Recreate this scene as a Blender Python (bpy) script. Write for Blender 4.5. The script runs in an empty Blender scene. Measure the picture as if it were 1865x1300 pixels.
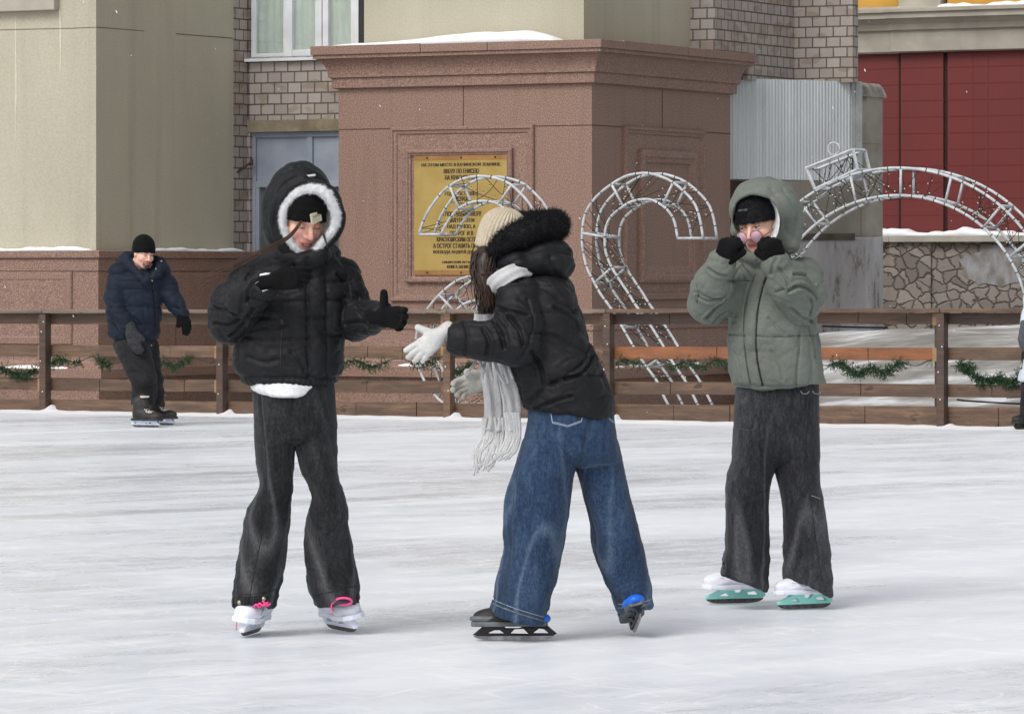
import bpy, bmesh, math, random
import numpy as np
from mathutils import Matrix, Vector
SC = bpy.context.scene
COL = SC.collection
# ------------------------------------------------------------------ camera
FPX, CX, HY, CAMH = 8000.0, 932.5, 495.0, 1.32      # focal length, centre and horizon of the 1865 x 1300 photograph
cd = bpy.data.cameras.new('camera')
cam = bpy.data.objects.new('camera', cd); COL.objects.link(cam)
cam.location = (0, 0, CAMH); cam.rotation_euler = (math.pi/2, 0, 0)
cd.sensor_width = 36.0; cd.lens = 36.0*FPX/1865.0
cd.shift_y = -(650.0-HY)/1865.0
cd.clip_start = 0.5; cd.clip_end = 2000
SC.camera = cam
# ------------------------------------------------------------------ sky, sun, exposure (overcast winter day)
SUN_EL, SUN_AZ = math.radians(46), math.radians(-146)
w = bpy.data.worlds.new('World'); SC.world = w; w.use_nodes = True
nt = w.node_tree; bg = nt.nodes['Background']
sky = nt.nodes.new('ShaderNodeTexSky'); sky.sky_type = 'NISHITA'; sky.sun_disc = False
sky.sun_elevation = SUN_EL; sky.sun_rotation = SUN_AZ
sky.air_density = 1.0; sky.dust_density = 4.0; sky.ozone_density = 1.0
hs = nt.nodes.new('ShaderNodeHueSaturation'); hs.inputs['Saturation'].default_value = 0.22
nt.links.new(sky.outputs[0], hs.inputs['Color']); nt.links.new(hs.outputs[0], bg.inputs['Color'])
bg.inputs['Strength'].default_value = 0.138
sd = bpy.data.lights.new('sun', 'SUN'); sd.energy = 0.92; sd.angle = math.radians(22); sd.color = (1.0, 0.97, 0.93)
sun = bpy.data.objects.new('sun', sd); COL.objects.link(sun)
sv = Vector((math.sin(SUN_AZ)*math.cos(SUN_EL), math.cos(SUN_AZ)*math.cos(SUN_EL), math.sin(SUN_EL)))
sun.rotation_euler = sv.to_track_quat('Z', 'Y').to_euler(); sun.location = (-20, -20, 30)
vs = SC.view_settings; vs.view_transform = 'Standard'; vs.look = 'None'; vs.gamma = 1; vs.use_curve_mapping = False
vs.exposure = 0.14
SC.cycles.max_bounces = 6; SC.cycles.transparent_max_bounces = 8
SC.render.engine = 'CYCLES'
SC.cycles.use_denoising = True
SC.cycles.denoising_input_passes = 'RGB_ALBEDO_NORMAL'; SC.cycles.denoising_prefilter = 'ACCURATE'
# ------------------------------------------------------------------ object helpers
WM = {}
def tag(o, label=None, cat=None, group=None, kind=None):
    if label: o['label'] = label
    if cat: o['category'] = cat
    if group: o['group'] = group
    if kind: o['kind'] = kind
    return o
def root(name, label, cat, loc=(0, 0, 0), rz=0.0, group=None):
    o = bpy.data.objects.new(name, None); COL.objects.link(o)
    o.empty_display_size = 0.1
    o.location = loc; o.rotation_euler = (0, 0, rz)
    WM[o.name] = Matrix.Translation(loc) @ Matrix.Rotation(rz, 4, 'Z')
    return tag(o, label, cat, group)
def link_mesh(name, me, mat, parent=None, loc=None, rz=0.0):
    """me holds world coordinates; they are moved into the parent's (or the object's own) frame."""
    if parent is not None: mw = WM[parent.name]
    else: mw = Matrix.Translation(loc or (0, 0, 0)) @ Matrix.Rotation(rz, 4, 'Z')
    me.transform(mw.inverted())
    o = bpy.data.objects.new(name, me); COL.objects.link(o)
    for m in (mat if isinstance(mat, (list, tuple)) else [mat]): me.materials.append(m)
    if parent is not None: o.parent = parent
    else: o.matrix_basis = mw
    WM[o.name] = mw
    return o
def copy_tree(o, parent=None):
    c = o.copy(); COL.objects.link(c)
    if parent is not None: c.parent = parent
    for ch in list(o.children): copy_tree(ch, c)
    return c
class Frame:
    def __init__(s, ox, oy, ang):          # ang: rotation about z; local x axis = (cos, sin)
        s.o = np.array([ox, oy, 0.0]); s.a = ang
        c, n = math.cos(ang), math.sin(ang)
        s.R = np.array([[c, -n, 0], [n, c, 0], [0, 0, 1.0]])
    def w(s, p): return s.R @ np.asarray(p, float) + s.o
    def l(s, p): return s.R.T @ (np.asarray(p, float) - s.o)
    def hit_y(s, px, py, yl):              # pixel ray meets the local plane y = yl; returns local point
        o = s.l((0, 0, CAMH)); d = s.R.T @ np.array([(px-CX)/FPX, 1.0, -(py-HY)/FPX])
        return o + d*((yl-o[1])/d[1])
    def hit_x(s, px, py, xl):
        o = s.l((0, 0, CAMH)); d = s.R.T @ np.array([(px-CX)/FPX, 1.0, -(py-HY)/FPX])
        return o + d*((xl-o[0])/d[0])
WORLD = Frame(0, 0, 0)
def W(px, py, d): return np.array([(px-CX)/FPX*d, d, CAMH-(py-HY)/FPX*d])
class MB:
    def __init__(s, fr=WORLD): s.v = []; s.f = []; s.fr = fr
    def add(s, vs, fs, raw=False):
        b = len(s.v)
        for p in vs: s.v.append(tuple(p) if raw else tuple(s.fr.w(p)))
        for f in fs: s.f.append(tuple(i+b for i in f))
    def box(s, a, b):
        x0, y0, z0 = a; x1, y1, z1 = b
        s.add([(x0,y0,z0),(x1,y0,z0),(x1,y1,z0),(x0,y1,z0),(x0,y0,z1),(x1,y0,z1),(x1,y1,z1),(x0,y1,z1)],
              [(0,3,2,1),(4,5,6,7),(0,1,5,4),(1,2,6,5),(2,3,7,6),(3,0,4,7)])
        return s
    def quad(s, a, b, c, d): s.add([a,b,c,d], [(0,1,2,3)]); return s
    def tube(s, pts, r, n=8, closed=False, caps=True, flat=None):
        P = np.array(pts, float); k = len(P)
        rr = np.full(k, r) if np.isscalar(r) else np.array(r, float)
        if closed: T = np.roll(P, -1, 0) - np.roll(P, 1, 0)
        else: T = np.gradient(P, axis=0)
        T /= np.maximum(np.linalg.norm(T, axis=1, keepdims=True), 1e-9)
        ref = np.array([0, 0, 1.0]) if abs(T[0][2]) < .9 else np.array([1.0, 0, 0])
        N = np.cross(T[0], ref); N /= np.linalg.norm(N)
        rings = []
        for i in range(k):
            N = N - T[i]*np.dot(N, T[i]); N /= max(np.linalg.norm(N), 1e-9)
            B = np.cross(T[i], N)
            a = np.arange(n)*2*math.pi/n
            rings.append(P[i] + rr[i]*(np.cos(a)[:, None]*N + np.sin(a)[:, None]*B))
        vs = np.concatenate(rings); fs = []
        m = k if closed else k-1
        for i in range(m):
            for j in range(n):
                a0 = i*n+j; a1 = i*n+(j+1) % n; i2 = (i+1) % k
                fs.append((a0, a1, i2*n+(j+1) % n, i2*n+j))
        if caps and not closed:
            fs.append(tuple(range(n-1, -1, -1))); fs.append(tuple((k-1)*n+j for j in range(n)))
        s.add(vs, fs); return s
    def ball(s, c, r, n=8, m=6):
        vs = [];  r = np.array([r]*3 if np.isscalar(r) else r, float)
        for i in range(m+1):
            t = math.pi*i/m
            for j in range(n):
                a = 2*math.pi*j/n
                vs.append((c[0]+r[0]*math.sin(t)*math.cos(a), c[1]+r[1]*math.sin(t)*math.sin(a), c[2]+r[2]*math.cos(t)))
        fs = [(i*n+j, (i+1)*n+j, (i+1)*n+(j+1) % n, i*n+(j+1) % n) for i in range(m) for j in range(n)]
        s.add(vs, fs); return s
    def rings(s, R, closed=True, caps=True):   # list of equal-length rings
        n = len(R[0]); vs = [p for r in R for p in r]; fs = []
        for i in range(len(R)-1):
            for j in range(n if closed else n-1):
                fs.append((i*n+j, i*n+(j+1) % n, (i+1)*n+(j+1) % n, (i+1)*n+j))
        if caps: fs.append(tuple(range(n-1, -1, -1))); fs.append(tuple((len(R)-1)*n+j for j in range(n)))
        s.add(vs, fs); return s
    def mesh(s, name, smooth=False):
        me = bpy.data.meshes.new(name); me.from_pydata([tuple(map(float, p)) for p in s.v], [], s.f); me.validate()
        bm = bmesh.new(); bm.from_mesh(me); bmesh.ops.recalc_face_normals(bm, faces=bm.faces); bm.to_mesh(me); bm.free()
        if smooth: me.polygons.foreach_set('use_smooth', [True]*len(me.polygons))
        return me
    def build(s, name, mat, parent=None, smooth=False, loc=None, rz=0.0, bevel=0):
        o = link_mesh(name, s.mesh(name, smooth), mat, parent, loc, rz)
        if bevel:
            b = o.modifiers.new('bevel', 'BEVEL'); b.width = bevel; b.segments = 2; b.limit_method = 'ANGLE'
        return o
# ------------------------------------------------------------------ materials
def lin(*rgb):
    r = []
    for c in rgb:
        c = c/255.0
        r.append(c/12.92 if c <= .04045 else ((c+.055)/1.055)**2.4)
    return tuple(r)+(1.0,)
class NT:
    def __init__(s, name):
        s.m = bpy.data.materials.new(name); s.m.use_nodes = True; s.t = s.m.node_tree
        s.p = s.t.nodes['Principled BSDF']; s.tc = None
    def n(s, typ, **kw):
        x = s.t.nodes.new(typ)
        for k, v in kw.items(): setattr(x, k, v)
        return x
    def l(s, a, b): s.t.links.new(a, b)
    def co(s, scale=(1, 1, 1), rot=(0, 0, 0), loc=(0, 0, 0), which='Object'):
        if s.tc is None: s.tc = s.n('ShaderNodeTexCoord')
        mp = s.n('ShaderNodeMapping'); mp.inputs['Scale'].default_value = scale; mp.inputs['Rotation'].default_value = rot
        mp.inputs['Location'].default_value = loc
        s.l(s.tc.outputs[which], mp.inputs['Vector']); return mp.outputs[0]
    def co2(s, scale, rot):
        if s.tc is None: s.tc = s.n('ShaderNodeTexCoord')
        mp = s.n('ShaderNodeMapping', vector_type='TEXTURE'); mp.inputs['Scale'].default_value = tuple(1/k for k in scale); mp.inputs['Rotation'].default_value = (0, 0, rot)
        s.l(s.tc.outputs['Object'], mp.inputs['Vector']); return mp.outputs[0]
    def ridge(s, vec, scale=10, detail=3):
        x = s.n('ShaderNodeTexNoise', noise_type='RIDGED_MULTIFRACTAL'); x.inputs['Scale'].default_value = scale; x.inputs['Detail'].default_value = detail; x.inputs['Distortion'].default_value = .6
        s.l(vec, x.inputs['Vector']); return x.outputs['Fac']
    def noise(s, vec, scale=5, detail=4, rough=.55, dist=0):
        x = s.n('ShaderNodeTexNoise'); x.inputs['Scale'].default_value = scale; x.inputs['Detail'].default_value = detail
        x.inputs['Roughness'].default_value = rough; x.inputs['Distortion'].default_value = dist
        s.l(vec, x.inputs['Vector']); return x.outputs['Fac']
    def ramp(s, fac, stops, interp='LINEAR'):
        x = s.n('ShaderNodeValToRGB'); r = x.color_ramp; r.interpolation = interp
        while len(r.elements) > 1: r.elements.remove(r.elements[-1])
        r.elements[0].position = stops[0][0]; r.elements[0].color = stops[0][1]
        for p, c in stops[1:]:
            e = r.elements.new(p); e.color = c
        s.l(fac, x.inputs['Fac']); return x.outputs['Color']
    def mix(s, fac, a, b, mode='MIX'):
        x = s.n('ShaderNodeMix'); x.data_type = 'RGBA'; x.blend_type = mode
        for inp, v in ((x.inputs[0], fac), (x.inputs[6], a), (x.inputs[7], b)):
            if hasattr(v, 'is_linked'): s.l(v, inp)
            else: inp.default_value = v
        return x.outputs[2]
    def math(s, op, a, b=0.0, clamp=False):
        x = s.n('ShaderNodeMath', operation=op); x.use_clamp = clamp
        for i, v in ((0, a), (1, b)):
            if hasattr(v, 'is_linked'): s.l(v, x.inputs[i])
            else: x.inputs[i].default_value = v
        return x.outputs[0]
    def bump(s, h, strength=.3, dist=.01):
        b = s.n('ShaderNodeBump'); b.inputs['Strength'].default_value = strength; b.inputs['Distance'].default_value = dist
        s.l(h, b.inputs['Height'])
        if s.p.inputs['Normal'].is_linked:
            prev = s.p.inputs['Normal'].links[0].from_socket; s.l(prev, b.inputs['Normal'])
        s.l(b.outputs[0], s.p.inputs['Normal'])
    def base(s, c):
        if hasattr(c, 'is_linked'): s.l(c, s.p.inputs['Base Color'])
        else: s.p.inputs['Base Color'].default_value = c
    def set(s, **kw):
        for k, v in kw.items(): s.p.inputs[k.replace('_', ' ')].default_value = v
        return s
BW = ((0, 0, 0, 1), (1, 1, 1, 1))
def simple(name, c, c2=None, scale=8, rough=.6, spec=.4, bump=None, metal=0, stretch=(1, 1, 1), lo=.35, hi=.65, detail=4, sheen=0):
    m = NT(name); m.set(Roughness=rough, Metallic=metal); m.p.inputs['Specular IOR Level'].default_value = spec
    if sheen: m.p.inputs['Sheen Weight'].default_value = sheen; m.p.inputs['Sheen Roughness'].default_value = .5
    v = m.co(stretch)
    if c2: m.base(m.ramp(m.noise(v, scale, detail), [(lo, c), (hi, c2)]))
    else: m.base(c)
    if bump: m.bump(m.noise(m.co(), bump[0], 3), bump[1], bump[2])
    return m.m
# ------------------------------------------------------------------ setting materials
def ice_mat():
    m = NT('ice'); v0 = m.co()
    big = m.noise(m.co2((.10, .30, 1), .75), 1.0, 4, .6, 1.0)
    st1 = m.noise(m.co2((.28, 2.2, 1), .80), 1.0, 9, .70, .5)
    st2 = m.noise(m.co2((.35, 1.9, 1), .35), 1.6, 9, .70, .5)
    st3 = m.noise(m.co2((.9, 7, 1), 1.05), 1.5, 7, .72, .6)
    fine = m.noise(m.co((1, .55, 1)), 38, 5, .75)
    blot = m.noise(m.co((1, .6, 1)), 4.5, 5, .65, .6)
    patch = m.ramp(big, [(.34, BW[0]), (.62, BW[1])])
    s = m.math('ADD', m.math('MULTIPLY', st1, .34), m.math('MULTIPLY', st2, .26))
    s = m.math('ADD', s, m.math('MULTIPLY', st3, .14)); s = m.math('ADD', s, m.math('MULTIPLY', blot, .16))
    s = m.math('ADD', s, m.math('MULTIPLY', m.math('SUBTRACT', patch, .5), .17))
    s = m.math('ADD', s, m.math('MULTIPLY', m.math('SUBTRACT', fine, .5), .09))
    col = m.ramp(s, [(.30, (.59, .625, .675, 1)), (.41, (.705, .74, .79, 1)), (.50, (.785, .815, .86, 1)), (.62, (.84, .865, .90, 1))])
    def scratch(rot, sc, wdt, dist=1.5):
        n = m.noise(m.co2(sc, rot), 1.0, 1, .5, dist)
        a = m.math('ABSOLUTE', m.math('SUBTRACT', n, .5)); return m.math('LESS_THAN', a, wdt)
    gate = m.ramp(m.noise(m.co((.7, 1.0, 1)), 1.3, 3), [(.46, BW[0]), (.62, BW[1])])
    gate2 = m.ramp(m.noise(m.co((1.1, 1.0, 1), (0, 0, 1)), 1.1, 3), [(.46, BW[0]), (.60, BW[1])])
    hair = m.math('MAXIMUM', m.math('MAXIMUM', scratch(.95, (.5, 6.5, 1), .022, .8), scratch(-.35, (.55, 7.5, 1), .018, .8)), scratch(-1.15, (.6, 6, 1), .018, 1.0))
    hgate = m.ramp(m.noise(m.co((1.6, 1.6, 1)), 1.7, 3), [(.44, BW[0]), (.64, BW[1])])
    sc = m.math('MULTIPLY', m.math('MAXIMUM', scratch(.8, (.22, 1.6, 1), .0055), scratch(-.75, (.2, 1.7, 1), .0055)), gate)
    sc = m.math('MAXIMUM', sc, m.math('MULTIPLY', m.math('MAXIMUM', scratch(1.2, (1.6, 1.6, 1), .0055, 2.0), scratch(2.2, (.9, .9, 1), .004, 2)), gate2))
    col = m.mix(m.math('MULTIPLY', m.math('MULTIPLY', hair, hgate), .75), col, (.93, .935, .95, 1))
    col = m.mix(m.math('MULTIPLY', sc, .7), col, (.94, .94, .95, 1))
    dust = m.ramp(m.noise(m.co2((5, 26, 1), .9), 1.0, 3, .6), [(.665, BW[0]), (.70, BW[1])])
    dust = m.math('MULTIPLY', dust, m.ramp(m.noise(m.co2((.5, 1.6, 1), .85), 1.3, 3), [(.47, BW[0]), (.62, BW[1])]))
    col = m.mix(m.math('MULTIPLY', dust, .6), col, (.95, .95, .96, 1))
    m.base(col)
    r = m.ramp(s, [(.32, (.20, .20, .20, 1)), (.58, (.45, .45, .45, 1))]); m.l(r, m.p.inputs['Roughness'])
    m.p.inputs['Specular IOR Level'].default_value = .10
    m.bump(m.math('ADD', m.math('ADD', s, m.math('MULTIPLY', sc, .25)), m.math('MULTIPLY', fine, .25)), .22, .01)
    return m.m
M_ICE = ice_mat()
def snow_mat(name, a, b, scale=3.0):
    m = NT(name); n = m.noise(m.co((1, 1.4, 1)), scale, 5, .6)
    m.base(m.ramp(n, [(.35, a), (.6, b)])); m.set(Roughness=.8)
    m.bump(m.noise(m.co(), 30, 4), .35, .01); return m.m
M_SNOW = snow_mat('snow', (.80, .81, .84, 1), (.88, .885, .90, 1))
def plaza_mat():
    m = NT('trodden_snow'); n = m.noise(m.co((.7, 1.5, 1)), 1.5, 5, .6); k = m.noise(m.co((.3, .5, 1)), 1, 2)
    c = m.ramp(n, [(.40, (.20, .19, .17, 1)), (.53, (.33, .315, .295, 1)), (.64, (.64, .645, .66, 1))])
    m.base(m.mix(m.ramp(k, [(.56, BW[0]), (.72, BW[1])]), c, (.66, .665, .68, 1))); m.set(Roughness=.8)
    m.bump(n, .4, .03); return m.m
M_PLAZA = plaza_mat()
def granite_mat(name, base, dark, light):
    m = NT(name); v = m.co()
    g = m.noise(v, 75, 4, .8); b = m.noise(m.co((1, 1, 1)), .9, 4, .6); st = m.noise(m.co((5, 5, .6)), 1.2, 4, .6)
    c = m.ramp(g, [(.33, dark), (.50, base), (.68, light)])
    c = m.mix(m.math('MULTIPLY', m.ramp(b, [(.35, BW[0]), (.68, BW[1])]), .32), c, m.mix(.5, c, (.19, .12, .095, 1)))
    c = m.mix(m.math('MULTIPLY', m.ramp(st, [(.52, BW[0]), (.72, BW[1])]), .35), c, (.145, .088, .07, 1))
    m.base(c); m.set(Roughness=.55); m.bump(g, .12, .004); return m.m
M_GRAN = granite_mat('red_granite', lin(134, 105, 92), lin(80, 59, 51), lin(184, 154, 139))
M_GRAN_D = granite_mat('dark_granite', lin(110, 83, 71), lin(74, 54, 46), lin(140, 112, 98))
M_JOINT = simple('stone_joint', lin(80, 58, 48), rough=.9)
def plaster_mat():
    m = NT('cream_plaster'); f = m.noise(m.co(), 55, 4, .7); b = m.noise(m.co((1, 1, .45)), .8, 4, .6); st = m.noise(m.co((3.5, 3.5, .12)), 1.0, 4, .6)
    c = m.ramp(b, [(.3, lin(174, 168, 149)), (.7, lin(192, 186, 167))])
    c = m.mix(m.math('MULTIPLY', m.ramp(st, [(.52, BW[0]), (.75, BW[1])]), .38), c, lin(146, 140, 122))
    c = m.mix(m.math('MULTIPLY', m.ramp(f, [(.4, BW[0]), (.65, BW[1])]), .28), c, lin(118, 112, 96))
    m.base(c); m.set(Roughness=.9); m.bump(f, .25, .004); return m.m
M_PLASTER = plaster_mat()
def brick_mat():
    m = NT('silicate_brick'); tc = m.n('ShaderNodeTexCoord'); sp = m.n('ShaderNodeSeparateXYZ'); m.l(tc.outputs['Object'], sp.inputs[0])
    cb = m.n('ShaderNodeCombineXYZ'); m.l(m.math('ADD', sp.outputs[0], sp.outputs[1]), cb.inputs[0]); m.l(sp.outputs[2], cb.inputs[1])
    wob = m.n('ShaderNodeTexNoise'); wob.inputs['Scale'].default_value = 14; m.l(tc.outputs['Object'], wob.inputs['Vector'])
    mixv = m.n('ShaderNodeMix'); mixv.data_type = 'RGBA'; mixv.blend_type = 'ADD'; mixv.inputs[0].default_value = .010
    m.l(cb.outputs[0], mixv.inputs[6]); m.l(wob.outputs['Color'], mixv.inputs[7])
    b = m.n('ShaderNodeTexBrick'); m.l(mixv.outputs[2], b.inputs['Vector'])
    b.inputs['Color1'].default_value = lin(178, 168, 163); b.inputs['Color2'].default_value = lin(154, 145, 138); b.inputs['Mortar'].default_value = lin(84, 77, 66)
    b.inputs['Scale'].default_value = 1; b.inputs['Mortar Size'].default_value = .0085; b.inputs['Mortar Smooth'].default_value = .25
    b.inputs['Brick Width'].default_value = .172; b.inputs['Row Height'].default_value = .1175; b.inputs['Bias'].default_value = -.3
    n = m.noise(m.co((1, 1, 1)), 6, 5, .65); odd = m.noise(m.co((4.2, 4.2, 8.5)), 1.0, 0)
    c = m.mix(m.math('MULTIPLY', m.ramp(odd, [(.60, BW[0]), (.66, BW[1])]), .55), b.outputs['Color'], lin(140, 122, 100))
    c = m.mix(b.outputs['Fac'], c, lin(84, 77, 66))
    m.base(m.mix(m.math('MULTIPLY', n, .45), c, lin(110, 100, 92))); m.set(Roughness=.9)
    m.bump(m.math('SUBTRACT', 1.0, b.outputs['Fac']), .6, .012); m.bump(m.noise(m.co(), 40, 3), .2, .004)
    return m.m
M_BRICK = brick_mat()
def stone_mat():
    m = NT('rubble_stone'); tc = m.n('ShaderNodeTexCoord'); sp = m.n('ShaderNodeSeparateXYZ'); m.l(tc.outputs['Object'], sp.inputs[0])
    cb = m.n('ShaderNodeCombineXYZ'); m.l(m.math('ADD', sp.outputs[0], sp.outputs[1]), cb.inputs[0]); m.l(m.math('MULTIPLY', sp.outputs[2], 1.25), cb.inputs[1])
    wob = m.n('ShaderNodeTexNoise'); wob.inputs['Scale'].default_value = 6; m.l(cb.outputs[0], wob.inputs['Vector'])
    mv = m.n('ShaderNodeMix'); mv.data_type = 'RGBA'; mv.blend_type = 'ADD'; mv.inputs[0].default_value = .16
    m.l(cb.outputs[0], mv.inputs[6]); m.l(wob.outputs['Color'], mv.inputs[7])
    e = m.n('ShaderNodeTexVoronoi', feature='DISTANCE_TO_EDGE', voronoi_dimensions='2D'); e.inputs['Scale'].default_value = 5.8; m.l(mv.outputs[2], e.inputs['Vector'])
    f = m.n('ShaderNodeTexVoronoi', feature='F1', voronoi_dimensions='2D'); f.inputs['Scale'].default_value = 5.8; m.l(mv.outputs[2], f.inputs['Vector'])
    hv = m.n('ShaderNodeSeparateColor'); m.l(f.outputs['Color'], hv.inputs[0])
    c = m.ramp(hv.outputs[0], [(0, lin(118, 110, 104)), (.4, lin(144, 134, 126)), (.7, lin(160, 150, 142)), (1, lin(134, 126, 122))])
    c = m.mix(m.math('MULTIPLY', m.noise(m.co(), 22, 4, .7), .5), c, lin(96, 88, 80))
    edge = m.ramp(m.math('ADD', e.outputs['Distance'], m.math('MULTIPLY', m.math('SUBTRACT', m.noise(m.co(), 9, 3), .5), .12)), [(.005, BW[1]), (.075, BW[0])])
    m.base(m.mix(m.math('MULTIPLY', edge, .85), c, lin(72, 68, 63))); m.set(Roughness=.9)
    m.bump(m.ramp(e.outputs['Distance'], [(0, BW[0]), (.12, BW[1])]), .8, .03); return m.m
M_STONE = stone_mat()
M_CONC = simple('grey_concrete', lin(172, 166, 156), lin(146, 140, 130), 2.2, .9, bump=(40, .3, .005))
M_CONC_L = simple('pale_moulding', lin(178, 172, 160), lin(150, 144, 132), 1.6, .85, bump=(30, .2, .004))
def flaky_mat():
    m = NT('flaking_whitewash'); a = m.noise(m.co((2.5, 2.5, .8)), 1.4, 6, .7); b = m.noise(m.co(), 7, 5, .7)
    c = m.ramp(a, [(.36, lin(118, 108, 98)), (.44, lin(176, 174, 174)), (.7, lin(200, 200, 202))])
    m.base(m.mix(m.math('MULTIPLY', m.ramp(b, [(.62, BW[0]), (.7, BW[1])]), .8), c, lin(140, 118, 90))); m.set(Roughness=.9); m.bump(a, .3, .02); return m.m
M_FLAKY = flaky_mat()
def red_mat():
    m = NT('red_panel'); n = m.noise(m.co((1, 1, 1)), 30, 3, .7); b = m.noise(m.co((1, 1, .4)), .7, 4)
    c = m.ramp(b, [(.3, lin(98, 35, 34)), (.7, lin(114, 41, 40))])
    m.base(m.mix(m.math('MULTIPLY', n, .3), c, lin(92, 30, 28))); m.set(Roughness=.6); m.bump(n, .15, .003); return m.m
M_RED = red_mat()
M_SEAM = simple('gap_shade', lin(52, 24, 22), rough=.8)
M_REDL = simple('red_joint', lin(100, 38, 34), rough=.8)
M_YELLOW = simple('yellow_plaster', lin(206, 158, 74), lin(188, 142, 62), 2, .85)
def corr_mat():
    m = NT('corrugated_sheet'); a = m.noise(m.co((22, 22, .25)), 1.0, 3); c = m.ramp(a, [(.3, lin(176, 181, 184)), (.7, lin(196, 201, 204))])
    g = m.noise(m.co((1, 1, .6)), 1.2, 4); m.base(m.mix(m.math('MULTIPLY', m.ramp(g, [(.5, BW[0]), (.8, BW[1])]), .4), c, lin(148, 150, 148)))
    m.set(Roughness=.5); return m.m
M_CORR = corr_mat()
M_WHITE = simple('white_frame', lin(226, 228, 232), lin(206, 208, 210), 3, .45)
M_BLUEGREY = simple('blue_grey_paint', lin(150, 158, 170), lin(132, 140, 154), 3, .5)
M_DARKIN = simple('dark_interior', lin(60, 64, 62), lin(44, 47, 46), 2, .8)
M_CURTAIN = simple('net_curtain', lin(244, 245, 240), lin(226, 229, 224), 5, .9)
def glass_mat():
    m = NT('window_glass'); tr = m.n('ShaderNodeBsdfTransparent'); tr.inputs[0].default_value = (.93, .96, .95, 1)
    gl = m.n('ShaderNodeBsdfGlossy'); gl.inputs['Roughness'].default_value = .04; gl.inputs['Color'].default_value = (.9, .93, .95, 1)
    mx = m.n('ShaderNodeMixShader'); mx.inputs[0].default_value = .16
    m.l(tr.outputs[0], mx.inputs[1]); m.l(gl.outputs[0], mx.inputs[2]); m.l(mx.outputs[0], m.t.nodes['Material Output'].inputs['Surface']); return m.m
M_GLASS = glass_mat()
M_RUST = simple('rusty_steel', lin(86, 62, 48), lin(60, 44, 36), 12, .8)
M_BRASS = simple('brass_plate', lin(180, 154, 92), lin(164, 138, 78), 3.0, .42, bump=(90, .08, .002), metal=.35)
M_BRASSD = simple('brass_edge', lin(166, 122, 74), lin(142, 104, 62), 6, .5, metal=.3)
M_LETTER = simple('engraved_letter', lin(58, 50, 34), rough=.7)
M_CRACK = simple('crack', lin(96, 90, 74), rough=.95)
M_DRIP = simple('lime_drip', lin(206, 200, 180), lin(196, 188, 164), 9, .9)
def wood_mat(name, a, b, c3, wet=.6):
    m = NT(name); g = m.noise(m.co((2.2, 30, 34)), 1.0, 6, .7, .5); p = m.noise(m.co((1.3, 4, 6)), 1.6, 5, .65); r = m.n('ShaderNodeObjectInfo')
    st = m.noise(m.co((5, 9, 9)), 1.3, 4, .7, .8); kn = m.noise(m.co((3.0, 8, 8)), 2.2, 1, .4)
    c = m.ramp(g, [(.28, a), (.5, b), (.74, c3)])
    c = m.mix(m.math('MULTIPLY', m.ramp(p, [(.44, BW[0]), (.66, BW[1])]), .7), c, m.mix(.6, a, (.030, .024, .020, 1)))
    c = m.mix(m.math('MULTIPLY', m.ramp(st, [(.60, BW[0]), (.74, BW[1])]), .35), c, m.mix(.5, c3, (.30, .26, .22, 1)))
    c = m.mix(m.math('MULTIPLY', m.ramp(kn, [(.70, BW[0]), (.76, BW[1])]), .8), c, (.022, .016, .012, 1))
    c = m.mix(m.math('MULTIPLY', r.outputs['Random'], .4), c, a)
    m.base(c); m.set(Roughness=wet); m.bump(g, .5, .005); return m.m
M_WOOD = wood_mat('weathered_board', lin(72, 55, 44), lin(108, 83, 64), lin(142, 113, 88))
M_WOODD = wood_mat('dark_post', lin(60, 46, 40), lin(84, 64, 54), lin(108, 86, 70))
M_WOODO = wood_mat('orange_board', lin(110, 68, 40), lin(150, 92, 56), lin(178, 116, 74))
M_WOODG = wood_mat('grey_rail', lin(92, 80, 70), lin(124, 108, 94), lin(160, 140, 118))
M_BLOCK = wood_mat('fresh_wood', lin(132, 100, 66), lin(164, 128, 86), lin(184, 150, 106))
M_NEEDLE = simple('fir_needles', lin(26, 52, 32), lin(52, 80, 46), 40, .6)
M_TUBE = simple('white_painted_tube', lin(198, 201, 204), lin(170, 174, 178), 14, .4, bump=(60, .1, .002))
M_CABLE = simple('dark_green_cable', lin(34, 44, 38), rough=.6)
M_BULB = simple('clear_bulb', lin(222, 214, 196), rough=.2)
M_BLACKC = simple('black_cable', lin(26, 28, 28), rough=.5)
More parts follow.
